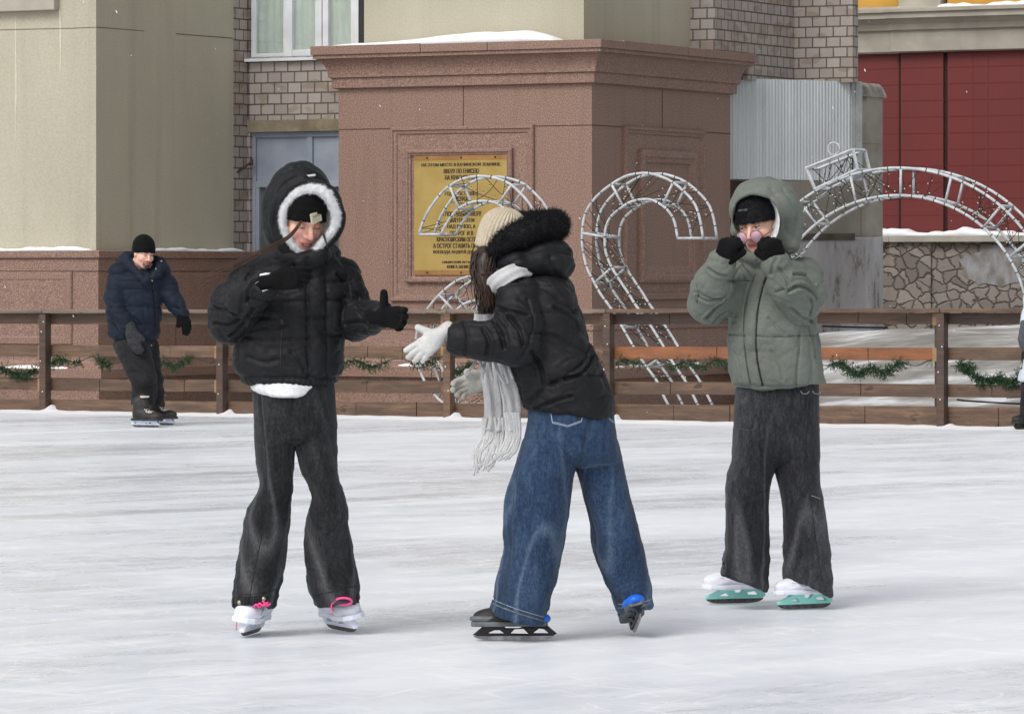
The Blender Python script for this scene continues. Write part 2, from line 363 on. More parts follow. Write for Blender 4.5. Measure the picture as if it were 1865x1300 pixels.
# ------------------------------------------------------------------ ground
rng = np.random.default_rng(7)
TH = math.radians(28.5)
B = Frame((1078-CX)/FPX*46.0, 46.0, -TH)            # building frame: origin at the pedestal's front corner
FA, FB = W(0, HY, FPX*CAMH/253.0), W(1865, HY, FPX*CAMH/285.0)
fdir = FB-FA; FANG = math.atan2(fdir[1], fdir[0])
F = Frame(FA[0], FA[1], FANG)                        # fence frame: x runs along the fence, -y is the rink side
def sm(a, b, x): t = np.clip((x-a)/(b-a), 0, 1); return t*t*(3-2*t)
def ground():
    xs = np.concatenate([np.array([-900, -300, -100, -40, -20]), np.arange(-12, 16.01, .25), np.array([25, 50, 120, 300, 900.])])
    ys = np.concatenate([np.array([-200, -50, -10, 0]), np.array([10., 20, 30]), np.arange(36, 64, .25), np.array([75, 100, 200, 500, 1500.])])
    X, Y = np.meshgrid(xs, ys, indexing='ij')
    L = np.stack([X, Y, 0*X], -1)
    fl = (L-F.o) @ F.R
    bl = (L-B.o) @ B.R
    rise = sm(3.0, 6.5, fl[..., 1])*sm(.050, .066, X/np.maximum(Y, 20))*(Y > 30)
    Z = -.03 - .13*sm(.6, 1.4, fl[..., 1])*(1-sm(1.2, 2.4, bl[..., 0])) + .72*rise + .05*rise*np.sin(X*2.1+.4*Y)*np.sin(Y*1.3) + .012*np.sin(X*5)*np.sin(Y*7)*sm(.3, 1.2, fl[..., 1])
    n, m = X.shape; vs = np.stack([X, Y, Z], -1).reshape(-1, 3)
    fs = [(i*m+j, (i+1)*m+j, (i+1)*m+j+1, i*m+j+1) for i in range(n-1) for j in range(m-1)]
    b = MB(); b.add(vs, fs); return tag(b.build('snowy_ground', M_PLAZA, smooth=True), kind='structure')
ground()
b = MB(F); b.box((-30, -75, -.025), (45, .35, 0)); tag(b.build('ice', M_ICE), kind='structure')
# ------------------------------------------------------------------ the cream building with its brick wall
bld = root('cream_building', 'cream plastered building with brick infill wall, white window and red granite base', 'building', tuple(B.w((0, 0, 0))), -TH)
def zc(y, px=1078.0, d=46.0): return CAMH+(HY-y)/FPX*d
XL = B.hit_y(617, 300, 0)[0]                         # left end of the pedestal front
YR = B.hit_x(1330, 300, 0)[1]                        # far end of the pedestal side
def sq_ring(o, z, x0=XL, x1=0.0, y0=0.0, y1=YR): return [(x0-o, y0-o, z), (x1+o, y0-o, z), (x1+o, y1+o, z), (x0-o, y1+o, z)]
def square_lathe(prof, name, mat, parent, x0=XL, x1=0.0, y0=0.0, y1=YR):
    m = MB(B); m.rings([sq_ring(o, z, x0, x1, y0, y1) for o, z in prof]); return m.build(name, mat, parent)
zT = 3.745
ped = square_lathe([(.10, -.2), (.10, .19), (.20, .20), (.205, .30), (.16, .345), (.10, .36), (.07, .40), (.045, .41), (.02, .70), (.035, .71), (.035, .76), (.012, .79), (0, .80),
                    (0, 3.285), (.055, 3.30), (.058, 3.40), (.075, 3.41)], 'pedestal', M_GRAN, bld)
cove = [(.085+.115*(1-math.cos(t*math.pi/2)), 3.412+.20*math.sin(t*math.pi/2)) for t in np.linspace(0, 1, 9)]
square_lathe(cove+[(.205, 3.614), (.205, 3.65)], 'cornice', M_GRAN, ped)
# coping: stone blocks with open joints on the two visible sides
m = MB(B)
o = .227; z0, z1 = 3.652, zT
def strip_blocks(cuts, fixed0, fixed1, along_x, g=.006):
    for a, c in zip(cuts[:-1], cuts[1:]):
        if along_x: m.box((a+g/2, fixed0, z0), (c-g/2, fixed1, z1+.004*math.sin(7*a)))
        else: m.box((fixed0, a+g/2, z0), (fixed1, c-g/2, z1+.004*math.sin(7*a)))
cx = [XL-o, B.hit_y(765, 80, -o)[0], B.hit_y(887, 75, -o)[0], o]
strip_blocks(cx, -o, .3, True); strip_blocks([.3, YR*.55, YR+o], -.5, o, False); m.box((XL-o, .3, z0), (-.503, YR+o, z1-.006))
m.build('coping', M_GRAN, ped, bevel=.006)
# stone joints
def joint(mb, a, c, t=.004):
    a = np.array(a); c = np.array(c); lo, hi = np.minimum(a, c)-t, np.maximum(a, c)+t
    mb.box(lo, hi)
j = MB(B)
zj = zc(228)
def jx(px): return B.hit_y(px, 228, 0)[0]
def jy(px): return B.hit_x(px, 228, 0)[1]
joint(j, (XL, 0, zj), (jx(712), 0, zj)); joint(j, (jx(976), 0, zj), (0, 0, zj)); joint(j, (jx(844), 0, zj), (jx(844), 0, 3.28))
joint(j, (0, 0, zj), (0, jy(1133), zj)); joint(j, (0, jy(1282), zj), (0, YR, zj)); joint(j, (0, jy(1206), zj), (0, jy(1206), 3.28))
j.build('joint', M_JOINT, ped)
def panel_frame(mb, u0, u1, v0, v1, prof, face, c):
    """rings of a moulded rectangle; prof = [(inset, out)], on the front (face 'y') or the side (face 'x') plane at c"""
    R = []
    for i, h in prof:
        q = [(u0+i, v0+i), (u1-i, v0+i), (u1-i, v1-i), (u0+i, v1-i)]
        R.append([(u, c-h, v) if face == 'y' else (c+h, u, v) for u, v in q])
    mb.rings(R, caps=False)
    mb.add(R[-1], [(0, 1, 2, 3)])
def fy(px, py): p = B.hit_y(px, py, 0); return p[0], p[2]
def fx(px, py): p = B.hit_x(px, py, 0); return p[1], p[2]
OUT = [(0, -.02), (0, .030), (.012, .042), (.035, .042), (.045, .028), (.075, .024), (.085, .010), (.20, .010)]
u0, v1 = fy(713, 232); u1, v0 = fy(974, 550)
m = MB(B); panel_frame(m, u0, u1, v0, v1, OUT, 'y', 0); m.build('panel_frame', M_GRAN, ped)
iu0, iv1 = fy(742, 273); iu1, iv0 = fy(936, 515)
m = MB(B); panel_frame(m, iu0, iu1, iv0, iv1, [(0, .0), (0, .05), (.015, .062), (.035, .062), (.045, .048), (.062, .044), (.070, .022), (.09, .014)], 'y', 0); m.build('panel_frame', M_GRAN, ped)
su0, sv1 = fx(1135, 233); su1, sv0 = fx(1281, 545); sv1 = v1
m = MB(B); panel_frame(m, su0, su1, sv0, sv1, OUT, 'x', 0); m.build('panel_frame', M_GRAN, ped)
tu0 = fx(1161, 280)[0]; tu1 = fx(1262, 280)[0]
m = MB(B); panel_frame(m, tu0, tu1, iv0, iv1, [(0, .0), (0, .05), (.03, .062), (.07, .062), (.09, .048), (.13, .044), (.15, .022), (.18, .014)], 'x', 0); m.build('panel_frame', M_GRAN, ped)
# cream column standing on the pedestal
ci = .20
m = MB(B); m.box((XL+ci, ci, 3.70), (-ci, YR-ci, 6.2)); m.build('column', M_PLASTER, bld)
# left pier and its granite base
PC = B.l(W(175, HY, 46.0)); px_, py_ = PC[0], PC[1]
YP = B.hit_x(425, 300, px_)[1]
m = MB(B); m.box((px_-6, py_, 1.5), (px_, YP, 6.2)); m.build('pier', M_PLASTER, bld)
m = MB(B); m.box((B.hit_y(-30, 5, py_)[0]-1, py_-.10, zc(17)), (B.hit_y(108, 5, py_)[0], py_, zc(-8)))
m.box((B.hit_y(-30, 5, py_)[0]-1, py_-.06, zc(-8)), (B.hit_y(100, 5, py_)[0], py_, zc(-40))); m.build('window_surround', M_CONC_L, bld, bevel=.008)
def pier_ribbon(pts, wd, mat, name, mb_x=False):
    m = MB(B)
    for (a, c) in zip(pts[:-1], pts[1:]):
        def P(q, face):
            return B.hit_y(q[0], q[1], py_-.0025) if face == 'y' else B.hit_x(q[0], q[1], px_+.0025)
        face = 'y' if max(a[0], c[0]) <= 175 else 'x'
        p, q = P(a, face), P(c, face)
        d = q-p; d /= np.linalg.norm(d); up = np.array([0, 0, 1.0]) if abs(d[2]) < .7 else (np.array([1., 0, 0]) if face == 'y' else np.array([0, 1., 0]))
        wa = a[2] if len(a) > 2 else wd; wc = c[2] if len(c) > 2 else wd
        m.quad(p-up*wa, q-up*wc, q+up*wc, p+up*wa)
    m.build(name, mat, bld)
pier_ribbon([(0, 55), (40, 54), (90, 53), (130, 52), (175, 50)], .0035, M_CRACK, 'crack')
pier_ribbon([(175.5, 50), (215, 53), (262, 57)], .004, M_CRACK, 'crack')
pier_ribbon([(320, 62), (370, 66), (424, 70)], .005, M_CRACK, 'crack')
pier_ribbon([(28, 30, .004), (28.5, 100, .008), (29, 150, .013), (29, 178, .012), (28, 205, .006), (28, 260, .003)], .01, M_DRIP, 'lime_drip')
pier_ribbon([(109, 18, .008), (110, 60, .012), (110, 110, .010), (109, 140, .004)], .01, M_DRIP, 'lime_drip')
bo = .085
m = MB(B); zb = zc(470, d=45.9)
prof = [(.10, -.2), (.10, .20), (.19, .21), (.19, .30), (.13, .345), (.10, .36), (.09, .38), (.085, .40), (.085, zb-.005)]
YB = YP+.35
m.rings([sq_ring(o, z, px_-6, px_, py_, YB) for o, z in prof]); base = m.build('granite_base', M_GRAN, bld)
m = MB(B); m.rings([sq_ring(o, z, px_-6, px_, py_, YB) for o, z in [(.06, zb-.003), (.11, zb), (.115, zb+.01), (.115, zc(457.5, d=45.9)), (.10, zc(456, d=45.9))]]); m.build('coping', M_GRAN, base)
q0 = B.hit_y(132, 495, py_-bo); q1 = B.hit_y(132, 628, py_-bo)
m = MB(B); panel_frame(m, q0[0]-1.5, q0[0], q1[2], q0[2], [(0, -.01), (0, .012), (.01, .022), (.06, .024), (.075, .024), (.09, .018)], 'y', py_-bo); m.build('panel_frame', M_GRAN, base)
j = MB(B); zq = zc(494, d=46)
for px in (82, 25): p = B.hit_y(px, 480, py_-bo); joint(j, (p[0], py_-bo, .4), (p[0], py_-bo, zq), .003)
joint(j, (px_-3, py_-bo, zq), (px_+bo, py_-bo, zq), .004); joint(j, (px_+bo, py_-bo, zq), (px_+bo, YB, zq), .004)
for px in (320, 420): p = B.hit_x(px, 480, px_+bo); joint(j, (px_+bo, p[1], .4), (px_+bo, p[1], zq-.25 if px == 320 else zq), .003)
j.build('joint', M_JOINT, base)
# brick wall at the back of the niche
YW = B.hit_x(450, 300, px_)[1]
wx0 = px_; 
win_l, win_sill = B.hit_y(450, 105, YW)[0], B.hit_y(450, 106, YW)[2]
door_l = B.hit_y(455, 240, YW)[0]; door_t = B.hit_y(520, 240, YW)[2]; lint_t = B.hit_y(500, 219, YW)[2]
m = MB(B)
m.box((px_-.4, YP, .0), (px_, YW+.3, 6.2))                        # return beside the pier
m.box((px_, YW, .0), (door_l, YW+.3, 6.2))
m.box((door_l, YW, lint_t), (win_l, YW+.3, 6.2)); m.box((win_l, YW, lint_t), (XL+1.2, YW+.3, win_sill))
bw = m.build('brick_wall', M_BRICK, bld)
m = MB(B); m.box((door_l-.02, YW-.012, door_t), (XL+1.2, YW+.25, lint_t)); m.build('lintel', simple('old_lintel', lin(140, 130, 108), lin(112, 102, 84), 5, .9, bump=(25, .4, .01)), bw)
def pw(px, py): p = B.hit_y(px, py, YW); return p[0], p[2]
# white window
wn = MB(B); zb_, zt_ = win_sill, 6.1
def wx(px): return pw(px, 60)[0]
for a, c in ((450, 463), (513, 529), (571, 583), (584.5, 595), (636, 651)): wn.box((wx(a), YW+.03, zb_+.002), (wx(c), YW+.10, zt_))
for a, c, y in ((463, 513, 98), (529, 571, 91), (595, 636, 91)): wn.box((wx(a), YW+.035, zb_+.002), (wx(c), YW+.095, pw(a, y)[1]))
wno = wn.build('window', M_WHITE, bld, bevel=.006)
for a, c in ((463, 513), (529, 571), (595, 636)):
    g = MB(B); g.box((wx(a), YW+.06, zb_+.05), (wx(c), YW+.066, zt_)); g.build('pane', M_GLASS, wno)
xs_ = np.linspace(wx(450), wx(660), 160); R = [[(x, YW+.115+.012*math.sin(x*62+2*math.sin(x*9)), z) for x in xs_] for z in (zb_, zt_)]
g = MB(B); g.rings(R, closed=False, caps=False); g.build('curtain', M_CURTAIN, wno, smooth=True)
g = MB(B); g.box((wx(450), YW+.02, zb_-.03), (wx(650), YW+.1, zb_)); g.box((wx(446), YW-.06, zb_-.045), (wx(600), YW+.02, zb_-.012)); g.build('sill', M_WHITE, wno)
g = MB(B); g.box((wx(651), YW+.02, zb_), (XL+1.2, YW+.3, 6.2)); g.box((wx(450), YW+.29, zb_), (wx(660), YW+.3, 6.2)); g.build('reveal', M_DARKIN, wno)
# blue grey glazed door
d = MB(B); zd = door_t; xr = XL+.6
def dx(px): return pw(px, 300)[0]
d.box((door_l, YW+.05, 0), (dx(461), YW+.13, zd)); d.box((dx(461), YW+.052, pw(500, 250)[1]), (xr, YW+.13, zd)); d.box((dx(461), YW+.052, pw(500, 341)[1]), (xr, YW+.13, pw(500, 330)[1]))
d.box((dx(553), YW+.056, pw(500, 330)[1]), (dx(564), YW+.13, pw(500, 250)[1])); d.box((dx(461), YW+.056, 0), (dx(467), YW+.13, pw(500, 341)[1])); d.box((dx(553), YW+.056, 0), (dx(564), YW+.13, pw(500, 341)[1]))
do = d.build('door', M_BLUEGREY, bld, bevel=.004)
for a, c in ((461, 553), (564, 700)):
    g = MB(B); g.box((dx(a), YW+.085, pw(500, 331)[1]), (min(dx(c), xr), YW+.10, pw(500, 249)[1])); g.build('panel', M_BLUEGREY, do)
g = MB(B); g.box((dx(467), YW+.09, 0), (xr, YW+.10, pw(500, 342)[1]))
g.build('pane', simple('dark_glass', lin(92, 102, 100), lin(66, 76, 74), 1.5, .12, .5), do)
g = MB(B); p, q = B.hit_y(459, 295, YW-.02), B.hit_y(424, 319, YW-.25); g.tube([p, q], .014, 6); g.tube([p+(0, -.01, .03), p+(0, -.01, -.04)], .018, 6); g.build('bracket', M_RUST, bld)
# brick wall right of the column
XB2 = .10
yb2 = B.hit_x(1447, 100, XB2)[1]; xb3 = B.hit_y(1553, 100, yb2)[0]
m = MB(B); m.box((-1.5, YR-.6, 3.765), (XB2, yb2, 6.4)); m.box((-1.5, YR+.235, 3.465), (XB2, yb2, 3.7645)); m.box((-1.5, yb2, 3.47), (xb3, yb2+.15, 6.4)); m.build('brick_wall', M_BRICK, bld)
g = MB(B); g.box((-1.5, YR-.1, -.1), (XB2-.5, yb2+.3, 3.46)); g.build('lower_wall', simple('brown_render', lin(92, 74, 64), lin(70, 58, 52), 3, .9), bld)
# snow lying on ledges
def snow_ridge(name, label, frame, u0, u1, c0, c1, z, h, along='x', seed=0, taper=.06, n=60, k=7, wob=1.0):
    r = np.random.default_rng(seed); ph = r.uniform(0, 6, 8); vs = []; us = np.linspace(u0, u1, n)
    for i, u in enumerate(us):
        t = (u-u0)/(u1-u0); env = min(1, t/taper, (1-t)/taper); env = max(env, 0)**.6
        hh = h(t) if callable(h) else h
        hh = hh*env*(1+wob*(.25*math.sin(u*5+ph[0])+.18*math.sin(u*13+ph[1])+.10*math.sin(u*31+ph[2])))
        for q in range(k):
            s_ = q/(k-1); prof = max(0, 1-(2*s_-1)**4)
            c = c0+(c1-c0)*s_; zz = z-.004+hh*prof
            vs.append((u, c, zz) if along == 'x' else (c, u, zz))
    fs = [(i*k+q, (i+1)*k+q, (i+1)*k+q+1, i*k+q+1) for i in range(n-1) for q in range(k-1)]
    fs += [((i+1)*k, i*k, i*k+k-1, (i+1)*k+k-1) for i in range(n-1)]
    m = MB(frame); m.add(vs, fs)
    mid = frame.w(((u0+u1)/2, (c0+c1)/2, z) if along == 'x' else ((c0+c1)/2, (u0+u1)/2, z))
    return tag(m.build(name, M_SNOW, None, True, tuple(mid), frame.a), label, 'snow')
sx0, sx1 = B.hit_y(592, 80, -.1)[0], B.hit_y(1012, 70, -.1)[0]
snow_ridge('snow_drift', 'smooth white snow drift on top of the granite pedestal below the cream column', B, sx0, sx1, -.21, ci, zT, lambda t: .035+.085*sm(.15, .75, t), seed=1, taper=.12, wob=.12)
zcop = zc(456, d=45.9)
snow_ridge('snow_strip', 'thin white snow strip on the granite coping under the pale left plaster wall', B, px_-3, px_-.02, py_-.11, py_, zcop, .035, seed=2, taper=.01)
snow_ridge('snow_strip', 'thin ragged snow strip on the coping under the darker shaded plaster wall', B, py_+.9, YP+.1, px_, px_+.11, zcop, .03, 'y', seed=3, taper=.05)
snow_ridge('snow_strip', 'snow line on the pedestal foot seen through the fence boards', B, XL-.15, .15, -.2, -.09, .30, .035, seed=4)
snow_ridge('snow_strip', 'snow line on the side foot of the pedestal beside the numeral two', B, -.1, YR, .09, .2, .30, .035, 'y', seed=5)
snow_ridge('snow_strip', 'snow line on the foot of the left granite base behind the fence', B, px_-3, px_+.1, py_-.19, py_-.08, .30, .03, seed=6)
# brass plaque
pu0, pv1 = fy(757, 284); pu1, pv0 = fy(929, 501); yp = -.030
pl = root('brass_plaque', 'yellow brass plaque with dark engraved Cyrillic lettering on the granite pedestal', 'plaque', tuple(B.w(((pu0+pu1)/2, yp, pv0))), -TH)
m = MB(B); m.box((pu0, yp, pv0), (pu1, -.012, pv1)); m.build('plate', M_BRASS, pl)
hb = .052
m = MB(B); m.box((pu0, yp-.004, pv1-hb), (pu1, yp-.0005, pv1)); m.build('edge_strip', M_BRASSD, pl)
m = MB(B); m.box((pu0, yp-.004, pv0), (pu1, yp-.0005, pv0+hb)); m.build('edge_strip', M_BRASSD, pl)
for u in (pu0+.14*(pu1-pu0), (pu0+pu1)/2, pu0+.86*(pu1-pu0)):
    for v in (pv0+hb/2, pv1-hb/2):
        m = MB(B); m.ball((u, yp-.004, v), .012, 8, 6); m.build('screw', M_RUST, pl)
def text_mesh(body, size):
    c = bpy.data.curves.new('text', 'FONT'); c.body = body; c.size = size; c.align_x = 'CENTER'; c.offset = 0.0
    o = bpy.data.objects.new('text', c); COL.objects.link(o)
    dg = bpy.context.evaluated_depsgraph_get(); dg.update(); me = bpy.data.meshes.new_from_object(o.evaluated_get(dg))
    bpy.data.objects.remove(o); bpy.data.curves.remove(c); return me
def text_on(frame, body, u, v, y, wid, hgt, mat, parent, name='lettering'):
    me = text_mesh(body, 1.0); P = np.array([x.co[:] for x in me.vertices])
    lo, hi = P.min(0), P.max(0); s = (hi-lo); 
    Q = [frame.w((u+(p[0]-(lo[0]+hi[0])/2)/s[0]*wid, y, v+(p[1]-lo[1])/s[1]*hgt)) for p in P]
    for i, x in enumerate(me.vertices): x.co = Q[i]
    return link_mesh(name, me, mat, parent)
LINES = [('НА ЭТОМ МЕСТЕ В КАЧИНСКОЙ ЗЕМЛИЦЕ,', 768, 917, 305), ('ВВЕРХ ПО ЕНИСЕЮ', 810, 876, 316.5), ('НА КРАСНОМ ЯРУ', 790, 894, 328),
         ('ГОДА ПОСТАВЛЕН', 790, 894, 358), ('ОСТРОГ', 838, 868, 367),
         ('А ПОСТАВЛЕН ВВЕРХ', 778, 910, 394), ('НАД ЕНИСЕЕМ', 778, 904, 406), ('НАД КАЧЕЮ, А', 790, 890, 417.5), ('ОСТРОГ И В', 832, 904, 429),
         ('КРАСНОЯРСКИМ ОСТРОГОМ', 793, 906, 440.5), ('А ОСТРОГ СТАВИТЬ ПРИСЛАН', 768, 916, 452), ('ВОЕВОДА АНДРЕЙ ДУБЕНСКОЙ', 788, 908, 463),
         ('СИБИРСКИЙ ЛЕТОПИСЕЦ', 803, 887, 480.5), ('КНИГА ЗАПИСНАЯ', 822, 880, 489)]
for t, a, c, yb in LINES:
    h = .050 if yb < 470 else .036; hw_ = len(t)*(4.25 if yb < 470 else 3.7)/2
    p, q = fy(843-hw_, yb), fy(843+hw_, yb)
    for k, du in enumerate((-.0028, 0, .0028)): text_on(B, t, (p[0]+q[0])/2+du, p[1], yp-.0022-.0003*k, q[0]-p[0], h, M_LETTER, pl)
# ------------------------------------------------------------------ corrugated metal booth
ang = math.radians(33)
G0 = W(1329, HY, 49.1); G = Frame(G0[0], G0[1], ang)
gx1 = G.hit_y(1556, 200, 0)[0]; gz1 = G.hit_y(1350, 143, 0)[2]; gz0 = G.hit_y(1400, 327, 0)[2]
cb = root('metal_box', 'pale grey corrugated metal box mounted behind the pedestal below the right brick wall', 'metal box', tuple(G.w((0, 0, gz0))), ang)
xs_ = np.arange(0, gx1, .011); prof = [(x, .0045*(1 if (i//2) % 2 else -1), ) for i, x in enumerate(xs_)]
m = MB(G); m.rings([[(x, yy, z) for x, yy in prof] for z in (gz0, gz1)], closed=False, caps=False); m.build('front_sheet', M_CORR, cb)
m = MB(G); m.box((0, .013, gz0), (gx1, .8, gz1-.002)); m.build('side_wall', M_CORR, cb)
m = MB(G); m.box((gx1, -.03, gz0), (gx1+.09, .8, gz1+.004)); m.box((gx1-.05, -.022, gz0), (gx1-.002, -.014, gz1)); m.build('corner_trim', simple('grey_trim', lin(160, 164, 164), lin(140, 142, 140), 4, .5), cb)
# ------------------------------------------------------------------ concrete wall end
Cw = root('concrete_wall', 'grey concrete wall end with rounded snow dusted top and flaking whitewash, left of the red wall', 'wall', tuple(W(1590, HY+10, 52.6)), -TH)
K = Frame(*W(1590, HY, 52.6)[:2], -TH)
def kx(px): return K.hit_y(px, 300, 0)[0]
def kz(py): return K.hit_y(1590, py, 0)[2]
m = MB(K); m.box((kx(1330), 0, kz(431)), (kx(1569), .5, kz(318))); m.box((kx(1569.5), -.02, kz(431)), (kx(1580), .46, kz(172)))
m.box((kx(1569), -.026, kz(262)), (kx(1580)+.006, .4, kz(258))); m.build('wall_face', M_CONC, Cw, bevel=.01)
a = [(kx(1566)+(kx(1584)-kx(1566))*t, kz(172)+(kz(150)-kz(172))*max(0, 1-t**2.2)) for t in np.linspace(0, 1, 10)]
m = MB(K); ring = [(x, z) for x, z in a]+[(kx(1584), kz(176)), (kx(1566), kz(176))]
m.rings([[(x, y, z) for x, z in ring] for y in (-.06, .5)]); m.build('cap', simple('icy_cap', lin(176, 172, 166), lin(120, 114, 106), 7, .6), Cw)
m = MB(K); m.box((kx(1330), -.05, kz(640)), (kx(1580), .46, kz(432.5))); m.build('lower_face', M_FLAKY, Cw)
m = MB(K); m.box((kx(1330), -.065, kz(437)), (kx(1560), -.045, kz(425))); m.build('edge_band', simple('dark_render', lin(104, 98, 88), lin(84, 78, 70), 8, .9), Cw)
# ------------------------------------------------------------------ red building
R0 = W(1640, HY, 57); RF = Frame(R0[0], R0[1], -TH)
rb = root('red_building', 'dark red panelled building with beige cornice, yellow upper wall and rubble stone base', 'building', (R0[0], R0[1], .6), -TH)
def rx(px): return RF.hit_y(px, 300, 0)[0]
def rz(py, px=1640): return RF.hit_y(px, py, 0)[2]
zs = rz(424); zt = rz(97)
m = MB(RF); m.box((rx(1450), .05, zs-.3), (rx(1635), .6, zt)); m.box((rx(1641), 0, zs-.3), (rx(1718), .6, zt)); m.box((rx(1726), 0, zs-.3), (rx(2100), .6, zt))
m.box((rx(1450), .10, zs-.3), (rx(2100), .5, zt)); rwall = m.build('wall', M_RED, rb)
j = MB(RF)
for i in range(12):
    z = zt-.20-.212*i
    if z > zs: j.box((rx(1641), -.002, z-.006), (rx(1719), .1, z+.006)); j.box((rx(1725), -.002, z-.006), (rx(2100), .1, z+.006)); j.box((rx(1500), .048, z-.005), (rx(1636), .1, z+.005))
for px in (1772, 1800, 1860): j.box((rx(px)-.004, -.0015, zs), (rx(px)+.004, .1, zt))
j.build('panel_joint', M_REDL, rwall)
m = MB(RF); m.box((rx(1635), .03, zs), (rx(1641), .1, zt)); m.box((rx(1718), .03, zs), (rx(1726), .1, zt)); m.build('shadow_gap', M_SEAM, rwall)  # dark strips paint in the shade of the recessed gaps
def cornice(x0, x1, o):
    prof = [(0, rz(97)), (o, rz(95)), (o, rz(58)), (o+.05, rz(56)), (o+.07, rz(46)), (o+.14, rz(38)), (o+.20, rz(36)), (o+.20, rz(27)), (o+.24, rz(25)), (o+.24, rz(20)), (0, rz(12)), ]
    m.rings([[(x, -a, z) for a, z in prof] for x in (x0, x1)])
m = MB(RF); cornice(rx(1450), rx(1629), .06); cornice(rx(1629)+.002, rx(2100), .12); m.build('cornice', M_CONC_L, rb)
m = MB(RF); m.box((rx(1450), .06, rz(14)), (rx(1640), .6, rz(-90))); m.box((rx(1722), .06, rz(14)), (rx(2100), .6, rz(-90))); m.build('upper_wall', M_YELLOW, rb)
m = MB(RF); m.box((rx(1640), -.06, rz(15)), (rx(1716), .6, rz(-90))); m.build('pilaster', M_CONC_L, rb)
so = .38
m = MB(RF); m.box((rx(1560), -so+.06, 0), (rx(1640), .3, rz(442))); m.box((rx(1640)+.003, -so, 0), (rx(1716), .3, rz(442))); m.box((rx(1716)+.003, -so+.04, 0), (rx(2100), .3, rz(442))); m.build('stone_base', M_STONE, rb)
m = MB(RF); m.box((rx(1560), -so-.06, rz(442)+.002), (rx(1643), .3, rz(430))); m.box((rx(1643)+.003, -so-.07, rz(442)+.002), (rx(2100), .3, rz(430))); m.build('ledge', M_CONC, rb, bevel=.01)
p0, p1 = RF.hit_y(1756, 453, -so+.04), RF.hit_y(1880, 520, -so+.04)
m = MB(RF); rr_ = np.random.default_rng(4); n_ = 26; pc = (p0+p1)/2; hw, hh = (p1[0]-p0[0])/2, (p0[2]-p1[2])/2
ring = [(pc[0]+hw*math.cos(t)*(1+.12*rr_.normal())*(1 if abs(math.cos(t)) < .7 else 1), 0, pc[2]+hh*np.sign(math.sin(t))*abs(math.sin(t))**.6*(1+.10*rr_.normal())) for t in np.linspace(0, 2*math.pi, n_, endpoint=False)]
m.rings([[(x, -so+.041, z) for x, y, z in ring], [(x, -so+.028, z) for x, y, z in ring]])
m.build('whitewash_patch', simple('thin_whitewash', lin(154, 154, 156), lin(118, 112, 106), 9, .9, stretch=(1, 1, .5)), rb)
snow_ridge('snow_strip', 'snow heap on the stone ledge below the red wall', RF, rx(1608), rx(1980), -so-.05, -.0, rz(430), lambda t: .06+.05*math.exp(-t*9)+.04*math.exp(-((t-.42)/.05)**2), seed=8, taper=.03)
snow_ridge('snow_strip', 'snow line on the beige cornice below the yellow wall', RF, rx(1716), rx(1980), -.25, .05, rz(19), .06, seed=9, taper=.03)
# ------------------------------------------------------------------ rink fence
POSTS = [-330, 90, 412, 825, 1115, 1420, 1722, 2040]
FL = ['fence panel at the far left before the pale wall', 'fence panel behind the crouching man in navy jacket', 'fence panel behind the girl in the black hooded jacket and jeans',
      'fence panel behind the girl with the cream beanie', 'fence panel with orange middle board beside the numeral two', 'fence panel behind and right of the green coat',
      'fence panel at the right edge behind the pale coated person']
GL = ['short fir garland on the leftmost fence panel', 'fir garland below the middle board behind the crouching man', 'fir garland behind the black jacket and white glove',
      'fir garland half hidden by the cream beanie girl', 'thin fir garland under the orange board', 'drooping fir garland right of the green coat', 'thick hanging fir garland at the right edge']
def fxp(px): return F.hit_y(px, 600, 0)[0]
FX0, FX1 = fxp(0), fxp(1865)
def lev(x, a, c): t = (x-FX0)/(FX1-FX0); return a+(c-a)*t
LV = dict(cap=((.925, .975), (.960, 1.012)), b1=((.822, .880), (.922, .972)), b2=((.515, .572), (.622, .680)), b3=((.200, .262), (.310, .372)), b4=((.012, .004), (.108, .180)))
rf = random.Random(3)
M_DARKCRACK = simple('board_crack', lin(40, 30, 24), rough=.9)
